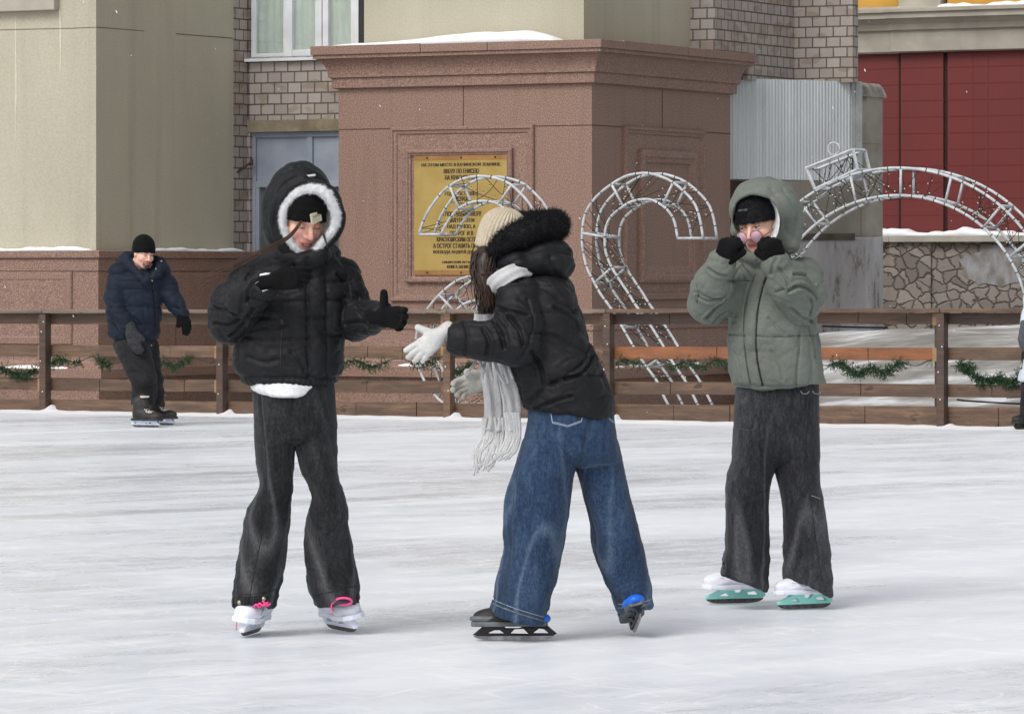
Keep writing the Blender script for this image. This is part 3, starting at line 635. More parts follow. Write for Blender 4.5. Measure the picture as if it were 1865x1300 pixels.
for i in range(7):
    a, c = fxp(POSTS[i]), fxp(POSTS[i+1])
    fr = root('rink_fence', 'brown wooden rink '+FL[i], 'fence', tuple(F.w((a, 0, 0))), F.a, 'wooden fence panels around the rink')
    def zz(k, x): return lev(x, *LV[k][0]), lev(x, *LV[k][1])
    # post at the left end of each panel
    m = MB(F); m.box((a-.035, -.125, -.02), (a+.035, -.022, zz('b1', a)[1]-.001)); m.build('post', M_WOODD if i != 3 else M_WOOD, fr, bevel=.005)
    if i == 6: m = MB(F); m.box((c-.035, -.125, -.02), (c+.035, -.022, .975)); m.build('post', M_WOODD, fr, bevel=.005)
    # cap rail
    m = MB(F); z0, z1 = zz('cap', a); z2, z3 = zz('cap', c)
    m.add([(a, -.135, z0), (c-.003, -.135, z2), (c-.003, .06, z2), (a, .06, z0), (a, -.135, z1), (c-.003, -.135, z3), (c-.003, .06, z3), (a, .06, z1)], [(0, 3, 2, 1), (4, 5, 6, 7), (0, 1, 5, 4), (1, 2, 6, 5), (2, 3, 7, 6), (3, 0, 4, 7)])
    m.build('top_rail', M_WOODG if i < 4 else M_WOOD, fr, bevel=.008)
    for k in ('b1', 'b2', 'b3', 'b4'):
        cuts = [a+.003]; x = a
        while True:
            x += rf.uniform(.35, 1.1)
            if x > c-.25: break
            cuts.append(x)
        cuts.append(c-.003); m = MB(F)
        for u0, u1 in zip(cuts[:-1], cuts[1:]):
            dz = rf.uniform(-.004, .004); dy = rf.uniform(-.004, .004)
            z0, z1 = zz(k, u0); z2, z3 = zz(k, u1)
            if k == 'b4' and i == 6: z0 += .0
            m.add([(u0+.002, -.02+dy, z0+dz), (u1-.002, -.02+dy, z2+dz), (u1-.002, .012, z2+dz), (u0+.002, .012, z0+dz), (u0+.002, -.02+dy, z1+dz), (u1-.002, -.02+dy, z3+dz), (u1-.002, .012, z3+dz), (u0+.002, .012, z1+dz)],
                  [(0, 3, 2, 1), (4, 5, 6, 7), (0, 1, 5, 4), (1, 2, 6, 5), (2, 3, 7, 6), (3, 0, 4, 7)])
        m.build('board', M_WOODO if (k == 'b2' and i in (4, 5)) else (M_WOODD if (k in ('b1',) and i in (4, 6)) else M_WOOD), fr, bevel=.004)
    m = MB(F); m.box((c-.105, .014, .0), (c-.038, .05, zz('b1', c)[1]-.002)); m.build('batten', M_WOODD, fr)
    for k in ('b1', 'b2', 'b3'):
        z0, z1 = zz(k, c); m = MB(F); m.box((c-.10, -.052, z0-.012), (c-.038, -.026, z1-.002)); m.build('end_block', M_BLOCK if rf.random() < .6 else M_WOOD, fr, bevel=.004)
    for z in (.22, .45, .72, .86):
        m = MB(F); m.ball((a+rf.uniform(-.02, .02), -.128, z+rf.uniform(-.04, .04)), .0065, 6, 4); m.build('bolt', M_SNOW, fr)
    # garland
    if i != 3 or True:
        dens = (1.4, .9, .6, 1.1, .6, 1.5, 2.2)[i]; drop = (.12, .06, .03, .08, .02, .07, .15)[i]
        pts = []; n = int((c-a)*26)
        ph = [rf.uniform(0, 6) for _ in range(4)]
        for q in range(n+1):
            t = q/n; x = a+.05+(c-a-.16)*t; zb0 = zz('b2', x)[0]
            sw = .5+.5*math.sin(t*9+ph[0]); z = zb0-.02-drop*sw-.025*math.sin(t*31+ph[1]); pts.append((x, -.035+.02*math.sin(t*23+ph[2]), z))
        go = root('fir_garland', 'green '+GL[i], 'garland', tuple(F.w((a, -.03, zz('b2', a)[0]))), F.a, 'fir garlands hung on the rink fence')
        m = MB(F); m.tube(pts, .004, 5); m.build('wire', M_CABLE, go)
        m = MB(F); P = np.array(pts); r = np.random.default_rng(20+i)
        nb = int((c-a)*420*dens)
        for _ in range(nb):
            t = r.uniform(0, len(P)-1.001); k = int(t); base_ = P[k]+(P[k+1]-P[k])*(t-k)
            if math.sin(base_[0]*6.3+ph[3])+.7*math.sin(base_[0]*14+ph[2]) < -.55: continue
            ax = np.array([r.normal()*.7, r.normal()*.5, -.5+r.normal()*.7]); ax /= np.linalg.norm(ax); L = r.uniform(.04, .085)
            side = np.cross(ax, r.normal(size=3)); side /= np.linalg.norm(side)
            for q in range(9):
                s_ = q/8; o_ = base_+ax*L*s_; rot = r.uniform(0, 6.28); up = np.cross(ax, side)
                dd = (side*math.cos(rot)+up*math.sin(rot))+ax*.7; dd /= np.linalg.norm(dd); e = o_+dd*r.uniform(.014, .024)
                wv = np.cross(dd, r.normal(size=3)); wv = wv/np.linalg.norm(wv)*.0045
                m.add([o_-wv, o_+wv, e], [(0, 1, 2)])
        me = m.mesh('needles'); link_mesh('needles', me, M_NEEDLE, go)
# cables behind the fence on the right
m = MB(F); m.tube([(x, .09, .84+.05*((x-fxp(1600))/1.2)**2 if abs(x-fxp(1560)) < 3 else .9) for x in np.linspace(fxp(1490), fxp(1610), 14)], .009, 6)
tag(m.build('cable', M_BLACKC, None, True, tuple(F.w((fxp(1490), .09, .85))), F.a), 'black cable sagging right under the top fence board beside the green coat', 'cable')
m = MB(F); m.tube([(x, .1, .232-.035*((x-fxp(1735))/(fxp(1900)-fxp(1735)))**.6) for x in np.linspace(fxp(1735), fxp(1990), 20)], .008, 6)
tag(m.build('cable', M_BLACKC, None, True, tuple(F.w((fxp(1745), .1, .2))), F.a), 'thin green black cable low behind the fence at the right edge', 'cable')
# snow swept against the fence foot
us = np.arange(FX0-3, FX1+3, .022); r = np.random.default_rng(5); vs = []; k = 6
w1 = np.interp(us, us[::6], r.uniform(.3, 1.0, len(us[::6]))); 
spk = np.zeros_like(us)
for px in POSTS: spk += .8*np.exp(-((us-fxp(px)-.065)/.022)**2)*r.uniform(.2, 1.0)
for i, u in enumerate(us):
    h = .005+.014*w1[i]+.09*spk[i]
    for q, (yy, hz) in enumerate(((-.50, -.1), (-.30, .12), (-.12, .5), (-.04, 1.0), (.03, .9), (.2, .5))): vs.append((u, yy-.05*w1[i], .001+max(hz*h, -.004)))
fs = [(i*k+q, (i+1)*k+q, (i+1)*k+q+1, i*k+q+1) for i in range(len(us)-1) for q in range(k-1)]
m = MB(F); m.add(vs, fs); tag(m.build('snow_bank', M_SNOW, None, True), kind='structure')
# ------------------------------------------------------------------ light figures (seen from behind: a six, a two and a bauble)
YF = B.l(W(1060, HY, 42.0))[1]; FD = .30; TR = .0138
def spline(P, n):
    P = np.array(P, float); d = np.r_[0, np.cumsum(np.linalg.norm(np.diff(P, axis=0), axis=1))]; t = np.linspace(0, d[-1], n)
    out = []
    for x in t:
        i = min(max(np.searchsorted(d, x)-1, 0), len(P)-2); u = (x-d[i])/(d[i+1]-d[i])
        p0, p1, p2, p3 = P[max(i-1, 0)], P[i], P[i+1], P[min(i+2, len(P)-1)]
        out.append(.5*((2*p1)+(-p0+p2)*u+(2*p0-5*p1+4*p2-p3)*u*u+(-p0+3*p1-3*p2+p3)*u**3))
    return np.array(out)
def toB(P): return np.array([B.hit_y(p[0], p[1], YF) for p in P])
def light_figure(name, label, outer, inner, rungs, seed, extra=None, closed=False, nseg=60, wires=26):
    r = np.random.default_rng(seed); O, I = toB(spline(outer, nseg)), toB(spline(inner, nseg))
    zmin = .03; O[:, 2] = np.maximum(O[:, 2], zmin); I[:, 2] = np.maximum(I[:, 2], zmin)
    mid = (O.mean(0)+I.mean(0))/2
    rt = root(name, label, 'light figure', tuple(B.w((mid[0], YF+FD/2, 0))), -TH)
    back = np.array([0, FD, 0])
    m = MB(B)
    for P in (O, I, O+back, I+back): m.tube(P, TR, 8)
    m.build('tube_frame', M_TUBE, rt, True)
    for t in rungs:
        m = MB(B)
        k = min(int(t*(nseg-1)+.5), nseg-1); o = O[k]; i_ = I[np.argmin(np.linalg.norm(I-o, axis=1))] if 0 < t < 1 else I[0 if t == 0 else -1]
        for p, q in ((o, i_), (o+back, i_+back), (o, o+back), (i_, i_+back)): m.tube([p, q], TR*.95, 8)
        m.build('rung', M_TUBE, rt, True)
    if extra: extra(rt)
    wmb = MB(B); bulbs = MB(B)
    for P in (O, I, O+back, I+back):                      # cable turns round the tubes
        for k in range(2, nseg-1, 2):
            if r.random() < .85:
                d = P[min(k+1, nseg-1)]-P[k-1]; d /= np.linalg.norm(d); wmb.tube([P[k]-d*.004, P[k]+d*.004], TR*1.22, 8)
    corners = [O, I, O+back, I+back]
    for k in range(wires):
        a_, b_ = r.choice(4, 2, replace=False); t0 = int(r.uniform(0, nseg-6)); t1 = min(nseg-1, t0+int(r.integers(0, 6)))
        p, q = corners[a_][t0], corners[b_][t1]; mm = (p+q)/2+r.normal(size=3)*.012+np.array([0, 0, -.012])
        wmb.tube(spline([p, mm, q], 6), .0034, 5)
        for s_ in r.uniform(.1, .9, 2):
            c = (p*(1-s_)+q*s_)+r.normal(size=3)*.012; bulbs.ball(c, .0075, 6, 4)
            wmb.tube([c, c+np.array([0, 0, .016])], .0055, 5)
    ws = wmb.build('light_string', M_CABLE, rt, True)
    bo_ = bulbs.build('bulbs', M_BULB, ws, True); bo_['kind'] = 'stuff'
    return rt
two_o = [(1280.5, 434), (1275, 400), (1266, 373), (1249, 352), (1222, 330), (1195, 319), (1175, 315.5), (1143, 320), (1112, 337), (1083, 362), (1065.5, 391), (1060, 429), (1061.5, 454), (1068.7, 487), (1079, 508), (1093.6, 535), (1109, 556), (1128, 586), (1152, 628), (1172, 660), (1196, 693), (1207, 717), (1219, 741)]
two_i = [(1234, 434), (1228.6, 404), (1218, 385), (1203.7, 372.7), (1187, 364.4), (1170.5, 363.3), (1149.7, 367.5), (1131, 379), (1112, 395.5), (1103, 416), (1101.5, 437), (1103, 458), (1112, 483), (1127, 508), (1143.5, 532.6), (1158, 556), (1181.6, 588), (1207, 628), (1228, 664), (1248, 693), (1261, 717), (1273, 741)]
def two_base(rt):
    m = MB(B); a, c = toB([(1273, 741)])[0], toB([(1075, 741)])[0]
    for dy in (0, FD):
        m.tube([(a[0], YF+dy, .03), (c[0], YF+dy, .03)], TR, 8)
    m.tube([(c[0], YF, .03), (c[0], YF+FD, .03)], TR, 8); m.build('foot_bar', M_TUBE, rt, True)
light_figure('numeral_two', 'white tubular numeral two seen reversed, wound with cable and small bulbs', two_o, two_i, (0, .165, .335, .49, .635, .77, .88, 1), 11, two_base, wires=80)
six_o = [(763, 427), (770.5, 403.5), (784, 378), (806, 349), (821, 337.5), (841.5, 326.5), (865, 321.5), (885.5, 321.5), (906, 325.7), (925, 333), (945, 349), (965, 372), (980, 402), (990, 440), (993, 500), (994, 560), (993, 628), (985, 680), (965, 720), (925, 745), (873, 750), (820, 742), (780, 705), (760, 660), (757, 625), (764, 590), (784, 555), (812, 526), (839, 508), (871, 502), (910, 506), (945, 522)]
six_i = [(802.6, 427), (814.5, 405), (829.7, 385), (845, 374), (865, 367), (889, 367), (905.8, 371), (920, 382), (932, 398), (940, 415), (945, 430), (949, 460), (951, 500), (953, 560), (951, 628), (945, 660), (930, 690), (905, 707), (873, 711), (840, 703), (812, 680), (797, 655), (796, 630), (803, 605), (818, 580), (841, 556), (866, 547), (890, 548), (915, 560), (935, 580)]
light_figure('numeral_six', 'white tubular numeral six seen reversed before the brass plaque, wound with cable', six_o, six_i, (0, .09, .19, .28, .40, .50, .60, .70, .78, .86, .94, 1), 12, None, nseg=90, wires=105)
def arc(R, a0, a1, c=(1635, 594), n=60): return [(c[0]+R*math.cos(t), c[1]-R*math.sin(t)) for t in np.radians(np.linspace(a0, a1, n))]
def bauble_cap(rt):
    q = toB([(1484.6, 345), (1468, 307), (1553.5, 273), (1562, 309)]); m = MB(B); back = np.array([0, FD*.9, 0])
    for p, s in zip(q, np.roll(q, -1, 0)): m.tube([p, s], .017, 4); m.tube([p+back, s+back], .017, 4)
    for p in q: m.tube([p, p+back], .016, 4)
    m.build('cap', M_TUBE, rt)
    c = toB([(1510.5, 270.5)])[0]; m = MB(B); m.tube([c+np.array([.058*math.cos(t), .1, .058*math.sin(t)]) for t in np.linspace(0, 2*math.pi, 28, endpoint=False)], .0075, 6, closed=True); m.build('hanging_ring', M_TUBE, rt, True)
    m = MB(B); r = np.random.default_rng(2)
    for k in range(16):
        a_, b_ = r.uniform(0, 1, 2); p = q[0]+(q[3]-q[0])*a_+(back if r.random() < .5 else 0); s = q[1]+(q[2]-q[1])*b_+(back if r.random() < .5 else 0); m.tube([p, s], .0036, 5)
        if k % 2: m.ball(p*.4+s*.6, .009, 6, 4)
    m.build('cap_cable', M_CABLE, rt)
light_figure('bauble_arch', 'large white tubular bauble shaped arch with square cap, before the red wall', arc(288, 205, -25), arc(238, 213, -33), (0, .13, .25, .335, .42, .502, .59, .672, .75, .88, 1), 13, bauble_cap, nseg=100, wires=120)
# ------------------------------------------------------------------ implicit surfaces for figures and clothes
from mathutils.bvhtree import BVHTree
def _hash(i, j, k, s):
    h = (i*374761393+j*668265263+k*2147483647+s*1274126177) & 0xffffffff
    h = ((h ^ (h >> 13))*1274126177) & 0xffffffff
    return ((h ^ (h >> 16)) & 0xffff)/32767.5-1.0
def noise3(P, s=0):
    P = np.asarray(P, float); i = np.floor(P).astype(np.int64); f = P-i; u = f*f*f*(f*(f*6-15)+10); r = 0
    for dx in (0, 1):
        for dy in (0, 1):
            for dz in (0, 1):
                ii, jj, kk = i[:, 0]+dx, i[:, 1]+dy, i[:, 2]+dz
                g = _hash(ii, jj, kk, s)*(f[:, 0]-dx)+_hash(ii, jj, kk, s+11)*(f[:, 1]-dy)+_hash(ii, jj, kk, s+23)*(f[:, 2]-dz)
                r = r+g*(u[:, 0] if dx else 1-u[:, 0])*(u[:, 1] if dy else 1-u[:, 1])*(u[:, 2] if dz else 1-u[:, 2])
    return r
def fbm(P, s=0, o=3):
    r = 0; a = 1.0; P = np.asarray(P, float)
    for k in range(o): r = r+a*noise3(P*2.03**k, s+k*5); a *= .5
    return r
def ridged(P, s=0, o=2):
    r = 0; a = 1.0
    for k in range(o): r = r+a*(1-np.minimum(1, np.abs(noise3(P*2.1**k, s+k*7))*2.6)); a *= .45
    return r
def crease(P, s=0, p=2.5):
    P = np.asarray(P, float); w_ = np.stack([noise3(P*.6+7, s+40), noise3(P*.6+3, s+41), noise3(P*.6+5, s+42)], 1)
    return np.maximum(0, 1-np.abs(noise3(P+w_*.7, s))*3.2)**p
def smin(a, b, k):
    h = np.clip(.5+.5*(b-a)/k, 0, 1); return b*(1-h)+a*h-k*h*(1-h)
def smax(a, b, k): return -smin(-a, -b, k)
def s_ell(P, c, r, R=None):
    q = P-np.asarray(c)
    if R is not None: q = q @ R          # into local axes (R columns = axes)
    r = np.asarray(r, float); a = np.linalg.norm(q/r, axis=1); b = np.linalg.norm(q/(r*r), axis=1)
    return a*(a-1)/np.maximum(b, 1e-6)
def s_cone(P, a, b, ra, rb):
    a = np.asarray(a, float); b = np.asarray(b, float); ba = b-a; pa = P-a
    h = np.clip(pa @ ba/max(ba @ ba, 1e-12), 0, 1)
    return np.linalg.norm(pa-h[:, None]*ba, axis=1)-(ra+(rb-ra)*h)
def s_chain(P, pts, rad, k=0.0):
    d = None
    for a, b, ra, rb in zip(pts[:-1], pts[1:], rad[:-1], rad[1:]):
        e = s_cone(P, a, b, ra, rb); d = e if d is None else (np.minimum(d, e) if k <= 0 else smin(d, e, k))
    return d
def cat(P, n=80):
    P = np.array(P, float); out = []; m = len(P)
    for t in np.linspace(0, m-1, n):
        i = min(int(t), m-2); u = t-i; p0, p1, p2, p3 = P[max(i-1, 0)], P[i], P[i+1], P[min(i+2, m-1)]
        out.append(.5*((2*p1)+(-p0+p2)*u+(2*p0-5*p1+4*p2-p3)*u*u+(-p0+3*p1-3*p2+p3)*u**3))
    return np.array(out)
def zloft(sec, n=90, p=2.0, k=.02):
    """sec: rows (z, cx, cy, rx, ry); returns an sdf"""
    S = cat(sec, n); S = S[np.argsort(S[:, 0])]; z, zlo, zhi = S[:, 0], S[:, 0].min(), S[:, 0].max()
    def f(P):
        zz = P[:, 2]; cx = np.interp(zz, z, S[:, 1]); cy = np.interp(zz, z, S[:, 2]); rx = np.interp(zz, z, S[:, 3]); ry = np.interp(zz, z, S[:, 4])
        d = ((np.abs((P[:, 0]-cx)/rx)**p+np.abs((P[:, 1]-cy)/ry)**p)**(1/p)-1)*np.minimum(rx, ry)
        return smax(d, np.maximum(zlo-zz, zz-zhi), k)
    return f
def mesh_sdf(f, lo, hi, h, b=8):
    lo = np.asarray(lo, float); hi = np.asarray(hi, float)
    nb = np.ceil((hi-lo)/(h*b)).astype(int); n = nb*b+1
    bi = np.stack(np.meshgrid(*[np.arange(k) for k in nb], indexing='ij'), -1).reshape(-1, 3)
    cen = lo+(bi+.5)*b*h; dc = f(cen)
    D = np.empty(n, np.float32); big = np.where(dc < 0, -1.0, 1.0).reshape(nb)
    D[:] = 1.0
    D[:-1, :-1, :-1] = np.repeat(np.repeat(np.repeat(big, b, 0), b, 1), b, 2)
    act = bi[np.abs(dc) < .5*math.sqrt(3)*b*h*1.7+.012]
    g = np.stack(np.meshgrid(*[np.arange(b+1)]*3, indexing='ij'), -1).reshape(-1, 3)
    for s in range(0, len(act), 600):
        A = act[s:s+600]; idx = (A[:, None, :]*b+g[None]).reshape(-1, 3)
        D[idx[:, 0], idx[:, 1], idx[:, 2]] = f(lo+idx*h)
    S = D < 0
    c = np.zeros(np.array(S.shape)-1, np.int8)
    for dx in (0, 1):
        for dy in (0, 1):
            for dz in (0, 1): c += S[dx:S.shape[0]-1+dx, dy:S.shape[1]-1+dy, dz:S.shape[2]-1+dz]
    cells = np.argwhere((c > 0) & (c < 8)); vid = -np.ones(c.shape, np.int64); vid[tuple(cells.T)] = np.arange(len(cells))
    off = np.array([(x, y, z) for x in (0, 1) for y in (0, 1) for z in (0, 1)])
    val = np.stack([D[tuple((cells+o).T)] for o in off], 1)
    acc = np.zeros((len(cells), 3)); cnt = np.zeros(len(cells))
    for a in range(8):
        for e in range(a+1, 8):
            if np.abs(off[a]-off[e]).sum() != 1: continue
            va, ve = val[:, a], val[:, e]; m = (va < 0) != (ve < 0); t = np.where(m, va/np.where(m, va-ve, 1), 0)
            acc += np.where(m[:, None], off[a]+(off[e]-off[a])*t[:, None], 0); cnt += m
    V = lo+(cells+acc/cnt[:, None])*h; Q = []
    for ax in range(3):
        sl = [slice(None)]*3; sl2 = [slice(None)]*3; sl[ax] = slice(0, -1); sl2[ax] = slice(1, None)
        ed = np.argwhere(S[tuple(sl)] != S[tuple(sl2)]); u, v = (ax+1) % 3, (ax+2) % 3
        ok = (ed[:, u] > 0) & (ed[:, v] > 0) & (ed[:, u] < S.shape[u]-1) & (ed[:, v] < S.shape[v]-1); ed = ed[ok]
        if not len(ed): continue
        eu = np.zeros(3, int); eu[u] = 1; ev = np.zeros(3, int); ev[v] = 1
        q = np.stack([vid[tuple((ed-eu-ev).T)], vid[tuple((ed-ev).T)], vid[tuple(ed.T)], vid[tuple((ed-eu).T)]], 1)
        flip = ~S[tuple(ed.T)]; q[flip] = q[flip][:, ::-1]; Q.append(q)
    Q = np.concatenate(Q); Q = Q[(Q >= 0).all(1)]
    e = h*.4
    for _ in range(2):
        d = f(V); G = np.stack([f(V+np.eye(3)[k]*e)-f(V-np.eye(3)[k]*e) for k in range(3)], 1)/(2*e)
        gl = np.linalg.norm(G, axis=1); ok = gl > .2
        V = V-np.where(ok, np.clip(d/np.maximum(gl, .2), -h, h), 0)[:, None]*G/np.maximum(gl, 1e-6)[:, None]
    N = G/np.maximum(gl, 1e-6)[:, None]
    return V, Q, N
def lap(V, Q, n=1, w=.5):
    if n == 0: return V
    E = np.concatenate([Q[:, [0, 1]], Q[:, [1, 2]], Q[:, [2, 3]], Q[:, [3, 0]]])
    for _ in range(n):
        acc = np.zeros_like(V); cnt = np.zeros(len(V))
        for a, c in ((0, 1), (1, 0)):
            np.add.at(acc, E[:, a], V[E[:, c]]); np.add.at(cnt, E[:, a], 1)
        V = V*(1-w)+w*acc/np.maximum(cnt, 1)[:, None]
    return V
def vnormals(V, Q):
    n = np.cross(V[Q[:, 2]]-V[Q[:, 0]], V[Q[:, 3]]-V[Q[:, 1]]); N = np.zeros_like(V)
    for k in range(4): np.add.at(N, Q[:, k], n)
    return N/np.maximum(np.linalg.norm(N, axis=1, keepdims=True), 1e-12)
def np_mesh(name, V, Q, attrs=None):
    me = bpy.data.meshes.new(name); me.vertices.add(len(V)); me.vertices.foreach_set('co', np.asarray(V, np.float32).ravel())
    k = Q.shape[1]; me.loops.add(len(Q)*k); me.loops.foreach_set('vertex_index', Q.astype(np.int32).ravel())
    me.polygons.add(len(Q)); me.polygons.foreach_set('loop_start', np.arange(0, len(Q)*k, k, dtype=np.int32)); me.polygons.foreach_set('loop_total', np.full(len(Q), k, np.int32))
    me.polygons.foreach_set('use_smooth', [True]*len(Q)); me.update(calc_edges=True)
    for nm, a in (attrs or {}).items():
        if a.ndim == 1: at = me.attributes.new(nm, 'FLOAT', 'POINT'); at.data.foreach_set('value', a.astype(np.float32))
        else: at = me.attributes.new(nm, 'FLOAT_COLOR', 'POINT'); at.data.foreach_set('color', np.concatenate([a, np.ones((len(a), 1))], 1).astype(np.float32).ravel())
    return me
EYE = Vector((0, 0, CAMH))
class Surf:
    def __init__(s, V, Q, N): s.V, s.Q, s.N = V, Q, N; s._b = None
    @property
    def bvh(s):
        if s._b is None: s._b = BVHTree.FromPolygons(s.V.tolist(), s.Q.tolist())
        return s._b
    def hit(s, px, py):
        d = Vector(((px-CX)/FPX, 1.0, -(py-HY)/FPX)).normalized(); r = s.bvh.ray_cast(EYE, d)
        if r[0] is None: return None, None
        n = np.array(r[1]);  n = -n if n @ np.array(d) > 0 else n
        return np.array(r[0]), n
    def line(s, pts, n=24):
        out = []
        for p in cat([q[:2] for q in pts], n):
            a, c = s.hit(*p)
            if a is not None: out.append((a, c))
        return out
def pl_dist(V, L):
    d = np.full(len(V), 1e9)
    for a, c in zip(L[:-1], L[1:]): d = np.minimum(d, s_cone(V, a, c, 0, 0))
    return d
def garment(name, f, lo, hi, h, mat, parent, wr=None, seams=(), sdepth=.005, swid=.007, puff=0, smooth=1, attrs=None, wear=False, folds=()):
    V, Q, N = mesh_sdf(f, lo, hi, h)
    S0 = Surf(V, Q, N); D = np.zeros(len(V)); A = {}
    if wr is not None:
        w_ = wr(V, N); D += w_
        if wear:
            c_ = wear(V); D += .0035*c_; A['wear'] = c_*2.6
    for sdef in seams:
        L = [a for a, c in S0.line(sdef)]
        if len(L) > 1:
            d = pl_dist(V, L); D -= sdepth*np.exp(-(d/swid)**2)
            if puff: D += puff*np.exp(-((d-.035)/.03)**2)
    for pts, dp, wd in folds:
        L = [a for a, c in S0.line(pts, 16)]
        if len(L) > 1:
            d = pl_dist(V, L); D += -dp*np.exp(-(d/wd)**2)+.55*dp*np.exp(-((d-2.1*wd)/(1.1*wd))**2)
    V = V+N*D[:, None]; V = lap(V, Q, smooth, .3)
    if attrs: A.update(attrs(V))
    N = vnormals(V, Q)
    o = link_mesh(name, np_mesh(name, V, Q, A), mat, parent); s = Surf(V, Q, N); s.o = o
    return s
def fur(surf, n, length, rad, seed, parent, mat, name='fur', mask=None, droop=0, wild=.6):
    r = np.random.default_rng(seed); V, Q, N = surf.V, surf.Q, surf.N
    idx = np.arange(len(V)) if mask is None else np.where(mask(V))[0]
    k = r.choice(idx, n); b = V[k]+r.normal(size=(n, 3))*.002; d = N[k]+r.normal(size=(n, 3))*wild+np.array([0, 0, -droop]); d /= np.linalg.norm(d, axis=1, keepdims=True)
    side = np.cross(d, r.normal(size=(n, 3))); side /= np.maximum(np.linalg.norm(side, axis=1, keepdims=True), 1e-9)
    L = (length*r.uniform(.5, 1.15, n))[:, None]; mid = b+d*L*.55+r.normal(size=(n, 3))*.12*L; tip = b+d*L+r.normal(size=(n, 3))*.25*L
    P = np.stack([b-d*.003-side*rad, b-d*.003+side*rad, mid+side*rad*.6, mid-side*rad*.6, tip], 1).reshape(-1, 3)
    i0 = np.arange(n)*5
    Q4 = np.stack([i0, i0+1, i0+2, i0+3], 1); T = np.stack([i0+3, i0+2, i0+4, i0+4], 1)
    me = bpy.data.meshes.new(name); fs = [tuple(q) for q in Q4]+[tuple(t[:3]) for t in T]
    me.from_pydata(P.tolist(), [], fs); me.polygons.foreach_set('use_smooth', [True]*len(fs))
    return link_mesh(name, me, mat, parent)
def patch(surf, px, py, wpx, hpx, thick, name, mat, parent, rot=0.0, ppm=500.0, bev=0):
    """small flat tag lying on a surface, seen at (px, py)"""
    p, n = surf.hit(px, py)
    if p is None: return None
    n = n/np.linalg.norm(n); up = np.array([math.sin(rot), 0, math.cos(rot)]); up = up-n*(up@n); up /= np.linalg.norm(up); x = np.cross(up, n); x /= np.linalg.norm(x)
    w_, h_ = wpx/ppm/2, hpx/ppm/2; m = MB()
    c = p+n*thick*.3
    vs = [c+x*a*w_+up*b_*h_+n*t for t in (-thick, thick) for a, b_ in ((-1, -1), (1, -1), (1, 1), (-1, 1))]
    m.add(vs, [(0, 1, 2, 3), (7, 6, 5, 4), (0, 4, 5, 1), (1, 5, 6, 2), (2, 6, 7, 3), (3, 7, 4, 0)])
    o = m.build(name, mat, parent)
    return c+n*thick, x, up, n
def seam_tube(surf, pts, r, name, mat, parent, n=30, sink=.3):
    L = surf.line(pts, n)
    if len(L) < 2: return
    m = MB(); m.tube([a+c/np.linalg.norm(c)*r*(-sink) for a, c in L], r, 6); return m.build(name, mat, parent, True)
def unit(v): v = np.asarray(v, float); return v/np.linalg.norm(v)
# ------------------------------------------------------------------ hands
def hand(Wp, D, N, T, s=1.0, curl=(25, 30, 20), spread=4.0, thumb=(.55, .75, .25), fat=1.0, tc=20, curls=None):
    """list of cones; D towards the fingers, N out of the palm, T towards the thumb"""
    D = unit(D); N = unit(np.asarray(N)-D*(np.asarray(N)@D)); T0 = np.asarray(T, float); T = unit(T0-D*(T0@D)-N*(T0@N)); Wp = np.asarray(Wp, float)
    palm, fing = [], []
    offs = (.029, .0098, -.0098, -.028); Ls = (.072, .080, .074, .058); kb = (.084, .088, .085, .077)
    for i in range(4):
        kn = Wp+(D*kb[i]+T*offs[i])*s
        palm.append((Wp+T*offs[i]*.62*s+D*.012*s, kn, .0165*s*fat, .0138*s*fat))
        a = math.radians(spread*(1.5-i)); d0 = unit(D*math.cos(a)+T*math.sin(a)); p = kn; ang_ = 0; r0 = (.0108, .0112, .0107, .0095)[i]*s*fat
        cs = curls[i] if curls else curl
        for q, fr in enumerate((.46, .30, .24)):
            ang_ += math.radians(cs[q]); d = unit(d0*math.cos(ang_)+N*math.sin(ang_)); e = p+d*Ls[i]*fr*s
            fing.append((p, e, r0*(1-.07*q), r0*(1-.07*(q+1)))); p = e
    tb = Wp+(D*.022+T*.026+N*.006)*s; d1 = unit(D*thumb[0]+T*thumb[1]+N*thumb[2]); p1 = tb+d1*.038*s
    d2 = unit(d1+N*math.tan(math.radians(tc))*.6+D*math.tan(math.radians(tc))*.3); p2 = p1+d2*.029*s
    th = [(tb, p1, .0155*s*fat, .0130*s*fat), (p1, p2, .0130*s*fat, .0115*s*fat)]
    palm.append((Wp-D*.045*s, Wp+D*.012*s, .027*s*fat, .026*s*fat))
    return palm, fing, th
def s_hand(P, H, grow=0.0):
    palm, fing, th = H; d = None
    for a, b, ra, rb in palm:
        e = s_cone(P, a, b, ra+grow, rb+grow); d = e if d is None else smin(d, e, .012)
    t = np.minimum(s_cone(P, *th[0][:2], th[0][2]+grow, th[0][3]+grow), s_cone(P, *th[1][:2], th[1][2]+grow, th[1][3]+grow)); d = smin(d, t, .010)
    g = None
    for a, b, ra, rb in fing:
        e = s_cone(P, a, b, ra+grow, rb+grow); g = e if g is None else np.minimum(g, e)
    return smin(d, g, .005)
def hand_box(H, m=.05):
    Q = np.array([p for grp in H for c in grp for p in c[:2]]); return Q.min(0)-m, Q.max(0)+m
def s_cuff(P, H):
    a, b = H[0][-1][:2]; u = unit(b-a); return s_cone(P, b-u*.032, b+u*.055, .0285, .037)
def glove(H, name, mat, parent, h=.003, knit=0.0, grow=.0015, cut=None):
    lo, hi = hand_box(H)
    f = (lambda P: s_hand(P, H, grow))
    wr = (lambda V, N: .0012*fbm(V*60, 3, 2)) if not knit else (lambda V, N: .0012*fbm(V*60, 3, 2)+knit*np.abs(noise3(V*260, 5)))
    return garment(name, f, lo, hi, h, mat, parent, wr, smooth=1)
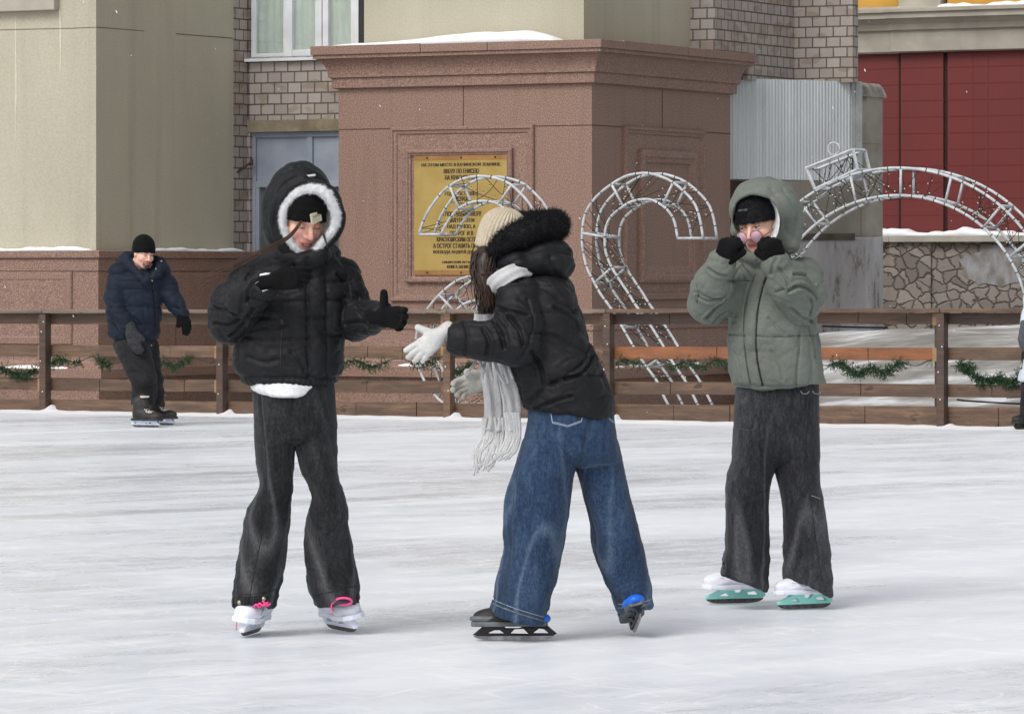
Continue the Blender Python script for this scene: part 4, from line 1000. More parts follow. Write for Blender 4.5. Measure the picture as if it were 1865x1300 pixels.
# ------------------------------------------------------------------ heads
def rot_head(yaw, pitch, roll=0.0):
    """columns = local axes in the world; local -y is the face, +z up. yaw > 0 turns the face to the picture's right, pitch > 0 looks down"""
    y, p, r = map(math.radians, (yaw, pitch, roll))
    Rz = np.array([[math.cos(y), -math.sin(y), 0], [math.sin(y), math.cos(y), 0], [0, 0, 1]])
    Rx = np.array([[1, 0, 0], [0, math.cos(p), -math.sin(p)], [0, math.sin(p), math.cos(p)]])
    Ry = np.array([[math.cos(r), 0, math.sin(r)], [0, 1, 0], [-math.sin(r), 0, math.cos(r)]])
    return Rz @ Rx @ Ry
class Head:
    def __init__(s, eye, yaw, pitch, roll=0, sc=1.0, male=False, smile=0.0):
        s.R = rot_head(yaw, pitch, roll); s.sc = sc; s.male = male; s.smile = smile
        s.c = np.asarray(eye)-s.R @ (np.array([0, -.082, 0])*sc)      # origin: mid head at eye level
    def w(s, p): return s.R @ (np.asarray(p, float)*s.sc)+s.c
    def l(s, P): return ((P-s.c) @ s.R)/s.sc
    def sdf(s, P):
        q = s.l(P); m = 1.0 if s.male else 0.0
        d = s_ell(q, (0, .018, .042), (.075, .095, .083))
        d = smin(d, s_ell(q, (0, -.022, -.030), (.062+.004*m, .070, .082)), .03)
        d = smin(d, s_ell(q, (0, -.056, -.098), (.030+.006*m, .030, .022)), .03)
        d = smin(d, s_cone(q, (-.045, -.010, -.082), (0, -.060, -.100), .016, .016), .03); d = smin(d, s_cone(q, (.045, -.010, -.082), (0, -.060, -.100), .016, .016), .03)
        ax = q.copy(); ax[:, 0] = np.abs(ax[:, 0])
        d = smin(d, s_ell(ax, (.040, -.060, -.034), (.024, .022, .022)), .02)           # cheeks
        d = smin(d, s_cone(ax, (.008, -.088, .016), (.046, -.074, .018), .0085, .007), .016)     # brow ridge
        d = smax(d, -s_ell(ax, (.031, -.101, -.001), (.019, .016, .0125)), .014)          # sockets
        d = smin(d, s_cone(q, (0, -.088, .004), (0, -.112, -.036), .0075, .0105), .010)    # nose
        d = smin(d, s_ell(ax, (.0105, -.098, -.040), (.0085, .010, .0075)), .006)
        d = smax(d, -s_ell(ax, (.006, -.104, -.0495), (.004, .006, .003)), .003)
        wd = .023+.005*s.smile; up = .006*s.smile
        bow = up*(ax[:, 0]/wd)**2
        ql = q.copy(); ql[:, 2] -= bow
        d = smin(d, s_ell(q, (0, -.072, -.072), (.034, .022, .024)), .014)
        d = smin(d, s_ell(ql, (0, -.092, -.0675), (wd, .0085, .0052)), .004)
        d = smin(d, s_ell(ql, (0, -.0895, -.0785), (wd*.85, .0095, .0062)), .004)
        d = smax(d, -s_ell(ql, (0, -.101, -.0728), (wd*1.0, .0075, .0012+.003*s.smile)), .002)
        d = smin(d, s_ell(ax, (.073, .008, -.008), (.009, .020, .031)), .006)             # ears
        return d*s.sc
    def colour(s, V, skin, blush, lip, beard=None):
        q = s.l(V); C = np.tile(np.array(skin[:3]), (len(V), 1)); ax = np.abs(q[:, 0])
        def blend(m, c): nonlocal C; C = C*(1-m[:, None])+np.array(c[:3])*m[:, None]
        front = np.clip((-q[:, 1]-.03)/.03, 0, 1)
        blend(.55*front*np.exp(-((ax/.014)**2+((q[:, 2]+.037)/.016)**2)), blush)
        blend(.42*front*np.exp(-(((ax-.042)/.020)**2+((q[:, 2]+.034)/.018)**2)), blush)
        blend(.10*np.clip(1+.9*fbm(V*70, 4, 2), 0, 1)*front, blush)
        up = .006*s.smile*(ax/(.023+.005*s.smile))**2
        zz = q[:, 2]-up
        lm = (np.exp(-((ax/(.022+.005*s.smile))**6)))*np.exp(-(((zz+.0725)/.0105)**4))*(q[:, 1] < -.078)
        blend(.9*lm, lip)
        gap = (np.exp(-((ax/(.021+.005*s.smile))**6)))*np.exp(-(((zz+.0728)/.0022)**2))*(q[:, 1] < -.076); blend(.85*gap, (.05, .015, .015))
        if beard is not None:
            m = np.clip(1.0*np.exp(-((ax/.026)**4+((q[:, 2]+.098)/.024)**4))+.9*np.exp(-((ax/.028)**4+((q[:, 2]+.059)/.006)**4))+.8*np.exp(-(((ax-.030)/.008)**2+((q[:, 2]+.076)/.018)**4)), 0, 1)
            m = m*np.clip((-q[:, 1]-.03)/.02, 0, 1)*(1-lm); blend(np.clip(1.1*m, 0, .92), beard)
        return C
def face_parts(hd, parent, brow_mat, iris=None, lids=.4, lash=None, open_=True, brows=True):
    """eyes (> iris, pupil), upper lids, lashes and brows, as children of the person"""
    sc = hd.sc
    for sx in (-1, 1):
        c = hd.w((sx*.0305, -.0795, -.001))
        m = MB(); m.ball(c, .0118*sc, 16, 12); eo = m.build('eye', M_EYEW, parent, True)
        if open_:
            g = iris or (0, 0); d = unit(np.array([g[0], -1.0, g[1]])); t0 = hd.R @ d
            for nm, rr, off, mt in (('iris', .0058, .0106, M_IRIS), ('pupil', .0027, .0112, M_PUPIL)):
                m = MB(); m.ball(c+t0*off*sc, (rr*sc*.95,)*3 if False else rr*sc*.55, 12, 8)
                me = m.mesh(nm, True)
                # flatten into a disc facing the gaze
                for v in me.vertices:
                    p = np.array(v.co)-(c+t0*off*sc); a = p @ t0; p = (p-t0*a)*1.8+t0*a*.35; v.co = c+t0*off*sc+p
                link_mesh(nm, me, mt, eo)
        # upper lid: half shell
        vs = []; n1, n2 = 12, 6; lo_a = math.radians(6+lids*44)
        for i in range(n2+1):
            el = math.radians(80)+(-lo_a+math.radians(20)-math.radians(80))*i/n2 if lids < .9 else math.radians(80)+(-math.radians(32)-math.radians(80))*i/n2
            for j in range(n1+1):
                az = math.radians(-75+150*j/n1); p = np.array([math.sin(az)*math.cos(el), -math.cos(az)*math.cos(el), math.sin(el)])*.0131
                vs.append(hd.R @ (p*sc)+c)
        m = MB(); m.add(vs, [(i*(n1+1)+j, i*(n1+1)+j+1, (i+1)*(n1+1)+j+1, (i+1)*(n1+1)+j) for i in range(n2) for j in range(n1)]); m.build('eyelid', M_LID, parent, True)
        m = MB(); m.tube(vs[n2*(n1+1)+1:n2*(n1+1)+n1], .0017*sc, 5); m.build('lashes', M_LASH, parent, True)
        if not brows: continue
        pts = [hd.w((sx*x, -.0955+.16*max(0, x-.02)+.35*max(0, x-.038), z)) for x, z in ((.012, .0165), (.020, .0195), (.030, .0215), (.040, .0205), (.048, .0165))]
        m = MB(); m.tube(cat(pts, 12), np.interp(np.linspace(0, 1, 12), [0, .3, 1], [.0022, .0030, .0010])*sc, 6); m.build('eyebrow', brow_mat, parent, True)
# ------------------------------------------------------------------ materials of people and clothes
def skin_mat():
    m = NT('skin'); a = m.n('ShaderNodeAttribute'); a.attribute_name = 'tint'; m.l(a.outputs['Color'], m.p.inputs['Base Color'])
    m.set(Roughness=.5); m.p.inputs['Subsurface Weight'].default_value = .12; m.p.inputs['Subsurface Radius'].default_value = (.008, .004, .002); m.p.inputs['Subsurface Scale'].default_value = 1
    m.bump(m.noise(m.co(), 260, 3), .12, .002); return m.m
M_SKIN = skin_mat()
SKIN, BLUSH, LIP = lin(228, 184, 164), lin(222, 128, 116), lin(176, 76, 80)
M_LID = simple('eyelid_skin', lin(196, 142, 124), rough=.5)
M_EYEW = simple('eye_white', lin(226, 222, 218), rough=.25); M_IRIS = simple('brown_iris', lin(62, 42, 30), rough=.2); M_PUPIL = simple('pupil', lin(14, 12, 12), rough=.15)
M_LASH = simple('lashes', lin(30, 22, 20), rough=.7); M_BROW = simple('dark_brow', lin(62, 44, 36), rough=.8)
def cloth(name, c, c2, weave=220, wb=.15, rough=.75, nscale=5, sheen=.03, spec=.3):
    m = NT(name); n = m.noise(m.co(), nscale, 5, .6); g_ = m.ramp(m.noise(m.co(), 190, 2, .6), [(.36, (.89, .89, .89, 1)), (.66, (1.08, 1.08, 1.08, 1))]); m.base(m.mix(1.0, m.ramp(n, [(.35, c), (.66, c2)]), g_, 'MULTIPLY')); m.set(Roughness=rough); m.p.inputs['Specular IOR Level'].default_value = spec
    m.p.inputs['Sheen Weight'].default_value = sheen; m.p.inputs['Sheen Roughness'].default_value = .45
    m.bump(m.noise(m.co(), weave, 2), wb, .002); m.bump(m.noise(m.co((1, 1, .6)), 34, 4, .6), .22, .006)
    if rough < .7: m.bump(m.ridge(m.co((1, 1, 1.2)), 8, 4), .30, -.010)
    return m.m
M_BLACKN = cloth('black_nylon', lin(17, 17.5, 20), lin(25, 25.5, 29), rough=.62, spec=.26)
M_NAVY = cloth('navy_nylon', lin(20, 27, 39), lin(29, 37, 51), rough=.69, spec=.18)
M_BLACKK = cloth('black_knit', lin(13, 13, 14), lin(20, 20, 22), weave=380, wb=.5, rough=.95, spec=.15)
M_GREEN = cloth('sage_nylon', lin(99, 105, 97), lin(112, 118, 110), rough=.69, nscale=3, spec=.22)
M_SHERPA = cloth('white_sherpa', lin(214, 216, 218), lin(232, 233, 234), weave=150, wb=.7, rough=.95, nscale=20)
M_WGLOVE = cloth('white_knit', lin(190, 190, 188), lin(208, 208, 206), weave=300, wb=.5, rough=.95, nscale=14)
M_CGLOVE = cloth('cream_knit', lin(180, 178, 170), lin(198, 196, 188), weave=300, wb=.6, rough=.95, nscale=14)
M_SCARF = cloth('pale_scarf', lin(182, 182, 183), lin(204, 204, 204), weave=240, wb=.5, rough=.95, nscale=12, sheen=.4)
M_CREAM = cloth('cream_wool', lin(178, 165, 144), lin(196, 184, 163), weave=260, wb=.5, rough=.95, nscale=10)
M_FURB = simple('black_fur', lin(22, 22, 24), lin(34, 34, 37), 40, .8, .2)
M_FURW = simple('white_fur', lin(216, 218, 220), lin(236, 236, 238), 40, .9, .2)
M_PALE = cloth('pale_blue_nylon', lin(186, 196, 206), lin(202, 210, 218), rough=.6, nscale=4)
M_GREYK = cloth('grey_knit', lin(66, 66, 70), lin(92, 92, 96), weave=200, wb=.6, rough=.95, nscale=60)
M_PANTS = cloth('black_twill', lin(26, 26, 29), lin(38, 38, 42), rough=.85, nscale=8)
def denim(name, lo, mid, hi, wear_lo=.6, wear_hi=2.6, fade=None):
    m = NT(name); v = m.co(); a = m.n('ShaderNodeAttribute'); a.attribute_name = 'wear'
    f = m.noise(m.co((1, 1, .28)), 60, 4, .7); g = m.noise(m.co((1, 1, .5)), 5, 5, .6); big = m.noise(m.co((1, 1, .6)), 2.6, 3)
    c = m.ramp(m.math('ADD', m.math('MULTIPLY', f, .5), m.math('MULTIPLY', g, .5)), [(.32, lo), (.5, mid), (.70, hi)])
    mr = m.n('ShaderNodeMapRange'); mr.inputs['From Min'].default_value = wear_lo; mr.inputs['From Max'].default_value = wear_hi; m.l(a.outputs['Fac'], mr.inputs['Value'])
    c = m.mix(m.math('MULTIPLY', mr.outputs[0], .50), c, fade or hi)
    c = m.mix(m.math('MULTIPLY', m.ramp(big, [(.48, BW[0]), (.68, BW[1])]), .45), c, hi)
    c = m.mix(1.0, c, m.ramp(m.noise(m.co((1, 1, .45)), 170, 2, .6), [(.36, (.72, .72, .72, 1)), (.66, (1.22, 1.22, 1.22, 1))]), 'MULTIPLY')
    m.base(c); m.set(Roughness=.95); m.p.inputs['Specular IOR Level'].default_value = .08
    m.p.inputs['Sheen Weight'].default_value = .1
    m.bump(m.noise(m.co((1, 1, .5)), 320, 2), .3, .002); m.bump(g, .15, .01); return m.m
M_BLUED = denim('blue_denim', lin(32, 45, 66), lin(47, 65, 90), lin(70, 90, 116), fade=lin(108, 128, 150))
M_CHARD = denim('charcoal_denim', lin(28, 29, 31), lin(41, 42, 44), lin(66, 67, 69), fade=lin(112, 112, 114))
M_CHARD2 = denim('faded_black_denim', lin(30, 30, 33), lin(46, 47, 50), lin(78, 79, 84), fade=lin(108, 108, 114))
M_STITCH = simple('pale_stitch', lin(150, 160, 172), rough=.8); M_DSEAM = simple('dark_seam_thread', lin(58, 64, 58), rough=.8); M_DKSEAM = simple('charcoal_seam', lin(26, 27, 29), rough=.8)
M_METAL = simple('dull_metal', lin(176, 170, 150), rough=.35, metal=.8)
M_STEEL = simple('skate_steel', lin(170, 172, 176), lin(120, 120, 122), 30, .3, metal=.85)
M_STEELD = simple('dark_runner', lin(104, 98, 96), lin(70, 66, 66), 60, .45, metal=.6)
M_WPLAST = simple('white_plastic', lin(240, 243, 250), lin(226, 231, 242), 9, .35)
M_WLILAC = simple('white_leather', lin(240, 242, 250), lin(226, 229, 242), 12, .45, bump=(90, .15, .002))
M_TEAL = simple('teal_plastic', lin(160, 228, 218), lin(146, 218, 208), 8, .4)
M_BPLAST = simple('black_plastic', lin(26, 26, 30), rough=.4); M_BLUEP = simple('bright_blue_plastic', lin(32, 108, 220), rough=.4); M_GREYB = simple('grey_boot', lin(104, 110, 114), lin(84, 90, 94), 20, .6)
M_DBOOT = simple('black_boot', lin(34, 33, 34), lin(50, 48, 46), 16, .6); M_PINK = simple('pink_lace', lin(252, 84, 156), rough=.7); M_WLACE = simple('pale_lace', lin(206, 198, 190), rough=.8)
M_HAIR = simple('brown_hair', lin(32, 21, 16), lin(54, 35, 26), 30, .45); M_HAIRW = simple('dark_brown_hair', lin(48, 34, 28), lin(92, 62, 46), 6, .5); M_HAIRL = simple('chestnut_hair', lin(76, 54, 42), lin(120, 86, 62), 20, .5)
# ------------------------------------------------------------------ skates
def s_poly(x, z, poly):
    P = np.array(poly, float); d = np.full(len(x), 1e9); s = np.ones(len(x)); n = len(P)
    for i in range(n):
        a, b = P[i], P[i-1]; ex, ez = b-a; wx_, wz_ = x-a[0], z-a[1]
        t = np.clip((wx_*ex+wz_*ez)/max(ex*ex+ez*ez, 1e-12), 0, 1); d = np.minimum(d, (wx_-ex*t)**2+(wz_-ez*t)**2)
        c1 = z >= a[1]; c2 = z < b[1]; c3 = ex*wz_ > ez*wx_
        fl = (c1 & c2 & c3) | (~c1 & ~c2 & ~c3); s = np.where(fl, -s, s)
    return s*np.sqrt(d)
HOLDERS = {
 'truss': ([(-.135, .030), (-.098, .070), (-.02, .070), (.0, .058), (.05, .058), (.062, .070), (.125, .070), (.168, .026), (.15, .020), (-.12, .020)],
           [[(-.105, .032), (-.088, .050), (-.070, .053), (-.050, .033)], [(-.032, .030), (-.014, .052), (.018, .050), (.032, .032)], [(.055, .032), (.070, .046), (.090, .046), (.115, .032)], [(-.012, .062), (.0, .0565), (.05, .0565), (.060, .074), (-.01, .078)]]),
 'teal': ([(-.105, .030), (-.100, .066), (-.04, .068), (.04, .060), (.085, .066), (.115, .050), (.158, .032), (.160, .020), (-.09, .020)],
          [[(-.075, .034), (-.058, .052), (-.022, .046), (-.030, .036)], [(-.012, .066), (.005, .046), (.030, .046), (.036, .064)], [(.055, .030), (.070, .047), (.105, .032)]]),
 'white': ([(-.112, .030), (-.100, .066), (-.03, .068), (.02, .060), (.06, .066), (.128, .066), (.152, .032), (.15, .020), (-.10, .020)],
           [[(-.08, .034), (-.06, .052), (-.03, .052), (-.022, .036)], [(.02, .034), (.035, .050), (.065, .050), (.08, .036)]])}
def skate(root_, heel, yawdir, kind, roll=0.0, pitch=0.0, lace_r=.0026, zq=.78, hmat=None, bmat=None, toemat=None, solemat=None, lace=None, sc=1.0, name='skate', lift=0.0):
    """heel: point on the ice under the ankle; yawdir: (x, y) direction of the toe. One skate = a part with boot, holder and blade below it"""
    t = unit(np.array([yawdir[0], yawdir[1], 0])); up = np.array([0, 0, 1.0]); s_ = np.cross(up, t)
    cr, sr = math.cos(roll), math.sin(roll); up2 = up*cr+s_*sr; s2 = s_*cr-up*sr
    cp, sp = math.cos(pitch), math.sin(pitch); t3 = t*cp-up2*sp; up3 = up2*cp+t*sp       # pitch > 0: toe down
    R = np.stack([t3, s2, up3], 1); o = np.asarray(heel, float)+np.array([0, 0, lift])
    def tw(V):
        V = np.array(V, float); z = V[:, 2]; V[:, 2] = np.where(z < .07, z*zq, z-.07*(1-zq))
        return (V*sc) @ R.T+o
    def boot(P):
        d = s_ell(P, (.108, 0, .097), (.062, .044, .034))
        d = smin(d, s_cone(P, (-.02, 0, .108), (.095, 0, .092), .042, .036), .02)
        d = smin(d, s_ell(P, (-.055, 0, .106), (.040, .037, .044)), .02)
        d = smin(d, s_cone(P, (-.035, 0, .11), (-.036, 0, .175), .040, .040), .03)
        d = smin(d, s_cone(P, (.01, 0, .14), (-.02, 0, .175), .03, .04), .03)
        return smax(d, .070-P[:, 2], .006)
    V, Q, N = mesh_sdf(boot, (-.13, -.09, .055), (.20, .09, .32), .005)
    # overlapping shell bands: slight steps
    V = V+N*(.0022*np.tanh(14*np.sin(V[:, 2]*70+V[:, 0]*26)))[:, None]*(V[:, 2] > .085)[:, None]
    V = lap(V, Q, 1)
    bo_ = link_mesh(name, np_mesh(name, tw(V), Q), bmat, root_)
    S = Surf(tw(V), Q, vnormals(tw(V), Q)); S.o = bo_; S.tw = tw
    def sole(P):
        x = P[:, 0]; hw = np.interp(x, [-.1, -.06, .0, .09, .15, .175], [.020, .036, .033, .044, .036, .012])
        q = np.stack([np.maximum(np.abs(P[:, 1])-hw, 0), np.maximum(np.abs(P[:, 2]-.0725)-.006, 0), np.maximum(np.abs(x-.036)-.133, 0)], 1)
        return np.linalg.norm(q, axis=1)-.004
    V, Q, N = mesh_sdf(sole, (-.13, -.07, .05), (.20, .07, .10), .004); link_mesh('sole', np_mesh('sole', tw(V), Q), solemat or bmat, bo_)
    poly, holes = HOLDERS[kind]
    def hold(P):
        d = s_poly(P[:, 0], P[:, 2], poly)
        for hl in holes: d = np.maximum(d, -s_poly(P[:, 0], P[:, 2], hl))
        th = np.interp(P[:, 2], [.02, .055, .07], [.008, .012, .030])
        return smax(d, np.abs(P[:, 1])-th, .004)
    V, Q, N = mesh_sdf(hold, (-.15, -.045, .008), (.19, .045, .085), .0032); link_mesh('blade_holder', np_mesh('blade_holder', tw(V), Q), hmat, bo_)
    xs = np.linspace(min(p[0] for p in poly)+.008, max(p[0] for p in poly)-.004, 26); m = MB()
    mid_ = (xs[0]+xs[-1])/2; hl_ = (xs[-1]-xs[0])/2
    ring = [(x, .022) for x in xs]+[(x, .0005+.016*abs((x-mid_)/hl_)**7) for x in xs[::-1]]
    m.rings([[tuple(tw(np.array([[x, y, z]]))[0]) for x, z in ring] for y in (-.002, .002)]); m.build('blade', M_STEEL if kind == 'truss' else M_STEELD, bo_)
    if toemat is not None:
        pass
    if lace is not None:
        m = MB()
        for k in range(5):
            x0 = .075-.022*k; z0 = .128+.010*k+(.020*(k-2) if k > 2 else 0)
            for sg in (-1, 1):
                pts = []
                for u in np.linspace(-1, 1, 7):
                    p = np.array([x0+sg*u*.009, u*.026, z0+.01]); a = tw(p[None])[0]; dn = -up3-t3*.35
                    r = S.bvh.ray_cast(Vector(a+up3*.06+t3*.03), Vector(dn).normalized())
                    if r[0] is not None: pts.append(np.array(r[0])+np.array(r[1])*.001)
                if len(pts) > 2: m.tube(pts, lace_r*sc, 5)
        if m.v: m.build('laces', lace, bo_, True)
    return S
class Fig:
    def __init__(s, d, name, label, base, group=None):
        s.d = d; p = s.J(*base); s.base = np.array([p[0], p[1], 0.0])
        s.root = root(name, label, 'person', tuple(s.base), 0, group)
    def J(s, px, py, dy=0.0): return W(px, py, s.d+dy)
    def r(s, px): return px*s.d/FPX
    def sec(s, rows):
        """rows (y, xl, xr, dy, half depth) in picture pixels -> zloft sections"""
        out = []
        for y, xl, xr, dy, ry in rows:
            p = s.J((xl+xr)/2, y, dy); out.append((p[2], p[0], p[1], s.r((xr-xl)/2), ry))
        return out
    def body(s, hd, joints, hands, beard=None, h=.0048):
        """joints: list of (pts, radii) chains; one continuous surface, rooted in the head"""
        def f(P):
            d = hd.sdf(P)
            for pts, rad in joints: d = smin(d, s_chain(P, pts, rad, .02), .03)
            for H in hands: d = smin(d, s_hand(P, H, -.004), .008)
            return d
        A = np.concatenate([np.array(p) for p, r in joints]+[np.array([hd.c])]+[np.array(hand_box(H, 0)) for H in hands])
        lo, hi = A.min(0)-.16, A.max(0)+.17
        V, Q, N = mesh_sdf(f, lo, hi, h); V = lap(V, Q, 0)
        me = np_mesh('body', V, Q, {'tint': hd.colour(V, SKIN, BLUSH, LIP, beard)})
        o = link_mesh('body', me, M_SKIN, s.root); S = Surf(V, Q, N); S.o = o; return S
def beanie_f(hd, z0=.018, tilt=.30, grow=.013, top=0.0, band=.055):
    def f(P):
        q = hd.l(P); d = s_ell(q, (0, .018, .046+top/2), (.075+grow, .095+grow, .083+grow+top/2))
        lim = z0-tilt*(q[:, 1]+.1); e = lim-q[:, 2]
        bd = s_ell(q, (0, .018, .046), (.080+grow, .100+grow, .090+grow))
        bd = smax(bd, q[:, 2]-lim-band, .008)
        qx = q.copy(); qx[:, 0] = np.abs(qx[:, 0]); d = smin(smin(d, bd, .006), s_cone(qx, (.006, -.088, .018), (.048, -.070, .018), .0195, .020), .016)
        return smax(d, e, .006)*hd.sc
    return f
# ------------------------------------------------------------------ girl in the black hooded jacket
def girl_black():
    g = Fig(15.93, 'person', 'girl in black hooded puffer jacket with white fleece lined hood and flared charcoal jeans', (540, 1158, 0))
    J, R = g.J, g.root
    hd = Head(J(564, 411, -.155), 31, 26, 2, .98, smile=1.35)
    # gloves: right hand folded before the chest, left hand held out with the thumb up
    H1 = hand(J(498, 513, -.30), (.93, -.05, .16), (.15, .95, -.25), (0, .25, 1), .92, curls=[(12, 22, 20), (22, 34, 26), (28, 40, 30), (34, 46, 34)], spread=2, thumb=(.85, .55, .1), fat=1.12, tc=5)
    H2 = hand(J(694, 577, -.22), (.74, -.55, -.04), (-.55, -.55, -.15), (.0, .1, 1), .95, curls=[(10, 26, 22), (16, 32, 26), (20, 38, 30), (24, 42, 34)], spread=6, thumb=(.05, .88, -.05), fat=1.12, tc=-4)
    nb = g.body(hd, [([hd.w((0, .03, -.05)), J(548, 470, -.02), J(535, 560, 0), J(532, 690, .0), J(532, 745, .01)], [.052, .058, .10, .10, .11]),
        ([J(470, 500, 0), J(415, 588, -.06), J(490, 515, -.29)], [.045, .034, .018]), ([J(620, 505, 0), J(645, 588, -.02), J(693, 578, -.21)], [.045, .034, .018]),
        ([J(500, 760, .01), J(500, 900, -.06), J(467, 1080, 0)], [.065, .038, .03]), ([J(572, 760, .02), J(590, 900, -.02), J(618, 1075, .10)], [.065, .038, .03])], [H1, H2])
    face_parts(hd, R, M_BROW, lids=.95, open_=False, brows=False)
    m = MB(); m.add([hd.w((x, -.0965+.25*abs(x)**1.2*2, z+.0046*(x/.02)**2)) for z in (-.0712, -.0740) for x in np.linspace(-.015, .015, 7)], [(i, i+1, 8+i, 7+i) for i in range(6)]); m.build('teeth', M_EYEW, R, True)
    # jacket
    tors = zloft(g.sec([(456, 500, 596, -.02, .085), (470, 470, 618, -.02, .105), (490, 447, 632, -.01, .125), (520, 438, 638, 0, .14), (560, 431, 634, 0, .152), (600, 426, 629, 0, .16), (645, 423, 628, 0, .165), (675, 426, 626, 0, .162), (692, 436, 619, 0, .15), (704, 450, 606, 0, .135)]), p=2.35, k=.018)
    aL = [J(462, 505, 0), J(425, 556, -.03), J(416, 585, -.07), J(446, 552, -.17), J(484, 518, -.265)]
    aR = [J(622, 510, 0), J(636, 552, .0), J(648, 584, -.03), J(676, 578, -.13), J(698, 574, -.20)]
    collar = [(J(516, 462, -.10), J(548, 475, -.15)), (J(548, 475, -.15), J(584, 466, -.135)), (J(584, 466, -.135), J(604, 458, -.02)), (J(604, 458, -.02), J(560, 458, .07)), (J(560, 458, .07), J(502, 455, .0)), (J(502, 455, 0), J(516, 462, -.10))]
    def f(P):
        d = tors(P)
        d = smin(d, s_chain(P, aL, [.082, .082, .079, .066, .052], .02), .007)
        d = smin(d, s_chain(P, aR, [.078, .076, .070, .058, .050], .02), .007)
        c = None
        for a, b in collar:
            e = s_cone(P, a, b, .029, .029); c = e if c is None else np.minimum(c, e)
        d = smin(d, c, .02)
        for Hh in (H1, H2): d = smax(d, -s_cuff(P, Hh), .005)     # cuff openings
        return d
    def wr(V, N):
        z = V[:, 2]; q = V-g.base
        w_ = .0035*(ridged(q*np.array([5, 5, 9.]), 3, 2)-.8)+.003*fbm(q*np.array([10, 10, 14.]), 7, 3)-.006*crease(q*np.array([5.5, 5.5, 9.]), 9)-.0035*crease(q*np.array([13, 13, 19.]), 12)-.002*crease(q*np.array([24, 24, 32.]), 14)
        w_ += .008*ridged(q*np.array([9, 9, 14.]), 5, 1)*np.exp(-((z-J(0, 462)[2])/.05)**2)
        # gathered hem
        w_ += .0014*np.sin(np.arctan2(q[:, 1], q[:, 0])*46+3*noise3(q*8, 2))*np.exp(-((z-J(0, 697)[2])/.022)**2)
        w_ -= .009*np.exp(-((z-J(0, 688)[2])/.008)**2)
        return w_
    seams = [[(561, 470), (560, 540), (561, 620), (563, 688)], [(592, 470), (594, 540), (595, 620), (597, 685)], [(445, 612), (480, 618), (520, 618), (560, 617)], [(455, 545), (500, 550), (558, 548)], [(594, 548), (622, 546)], [(562, 580), (595, 578)], [(595, 612), (626, 608)], [(596, 515), (640, 512)],
             [(452, 500), (442, 540), (438, 575)], [(632, 505), (628, 545), (627, 590)], [(385, 545), (410, 560), (440, 590)], [(650, 540), (665, 572), (662, 604)]]
    lo, hi = J(365, 720, -.42), J(720, 430, .22)
    ja = garment('jacket', f, lo, hi, .0042, M_BLACKN, R, wr, seams,   .0075, .0058, puff=.004, folds=[([(388, 560), (410, 566), (432, 575)], .012, .0062), ([(420, 610), (440, 592), (462, 560)], .012, .0062), ([(392, 590), (415, 590), (440, 580)], .010, .006), ([(648, 560), (662, 572), (668, 590)], .011, .006), ([(632, 590), (655, 585), (672, 592)], .010, .006), ([(470, 505), (455, 525), (450, 550)], .010, .006), ([(612, 500), (628, 520), (634, 545)], .010, .006), ([(450, 650), (480, 660), (505, 655)], .006, .008), ([(530, 640), (545, 655), (556, 675)], .005, .007)])
    seam_tube(ja, [(514, 588), (512, 630), (511, 672)], .0032, 'pocket_zip', M_BPLAST, ja.o)
    patch(ja, 514, 586, 5, 9, .004, 'zip_pull', M_BPLAST, ja.o)
    seam_tube(ja, [(619, 640), (618, 660), (616, 680)], .0026, 'pocket_zip', M_BPLAST, ja.o)
    # cuff strap with its pale tag
    cs = [J(468, 505, -.325), J(484, 530, -.32), J(494, 540, -.29)]
    m = MB(); m.tube([J(462, 518, -.30)+np.array([0, -.03, 0]), J(478, 535, -.335), J(497, 528, -.325)], .008, 6); m.build('cuff_strap', M_BLACKN, ja.o, True)
    patch(ja, 470, 511, 7, 16, .004, 'cuff_tag', simple('grey_tag', lin(170, 172, 172), rough=.6), ja.o, rot=-.55)
    # white inner cuff at the right wrist
    d_ = unit(np.array(H1[0][-1][1])-np.array(H1[0][-1][0])); c_ = J(487, 516, -.285)
    m = MB(); m.tube([c_-d_*.02, c_, c_+d_*.016], [.038, .0385, .037], 18); m.build('white_cuff', M_SHERPA, R, True)
    # fleece showing under the jacket hem
    ft = zloft(g.sec([(684, 462, 590, -.005, .115), (700, 456, 598, -.012, .128), (710, 460, 586, -.014, .132), (718, 474, 574, -.026, .125), (723, 492, 560, -.034, .115)]), p=2.3, k=.01)
    garment('fleece_hem', ft, J(440, 735, -.3), J(620, 675, .2), .005, M_SHERPA, R, lambda V, N: .0022*fbm(V*55, 3, 2))
    # hood: a padded shell round the head, fleece lined, with a wide white ring at the opening
    hc = J(548, 385, .0)
    ringp = np.array([0.0055, -.022, -.004])+np.array([J(548, 462, -.12), J(528, 441, -.13), J(514, 412, -.135), J(514, 384, -.145), J(530, 357, -.155), J(556, 343, -.16), J(583, 345, -.165), J(602, 365, -.16), J(611, 392, -.15), J(604, 418, -.145), J(585, 440, -.14), J(566, 459, -.125)])
    rcl = cat(np.concatenate([ringp, ringp[:1]]), 60)
    cen = ringp.mean(0); nrm = unit(np.linalg.svd(ringp-cen)[2][2]); nrm = nrm if nrm[1] < 0 else -nrm
    def hood_outer(P):
        d = s_ell(P, J(546, 380, .045), (.130, .150, .176))
        d = smin(d, s_ell(P, J(524, 400, .02), (.092, .115, .135)), .05)
        rim = None
        for a, b in zip(rcl[:-1:3], np.roll(rcl[:-1:3], -1, 0)):
            ka, kb = (.30 if a[0] < cen[0] else .12), (.30 if b[0] < cen[0] else .12); oa, ob = a+(a-cen)*ka, b+(b-cen)*kb
            e = s_cone(P, oa+np.array([0, .018, 0]), ob+np.array([0, .018, 0]), .024, .024); rim = e if rim is None else np.minimum(rim, e)
        return smin(d, rim, .03)
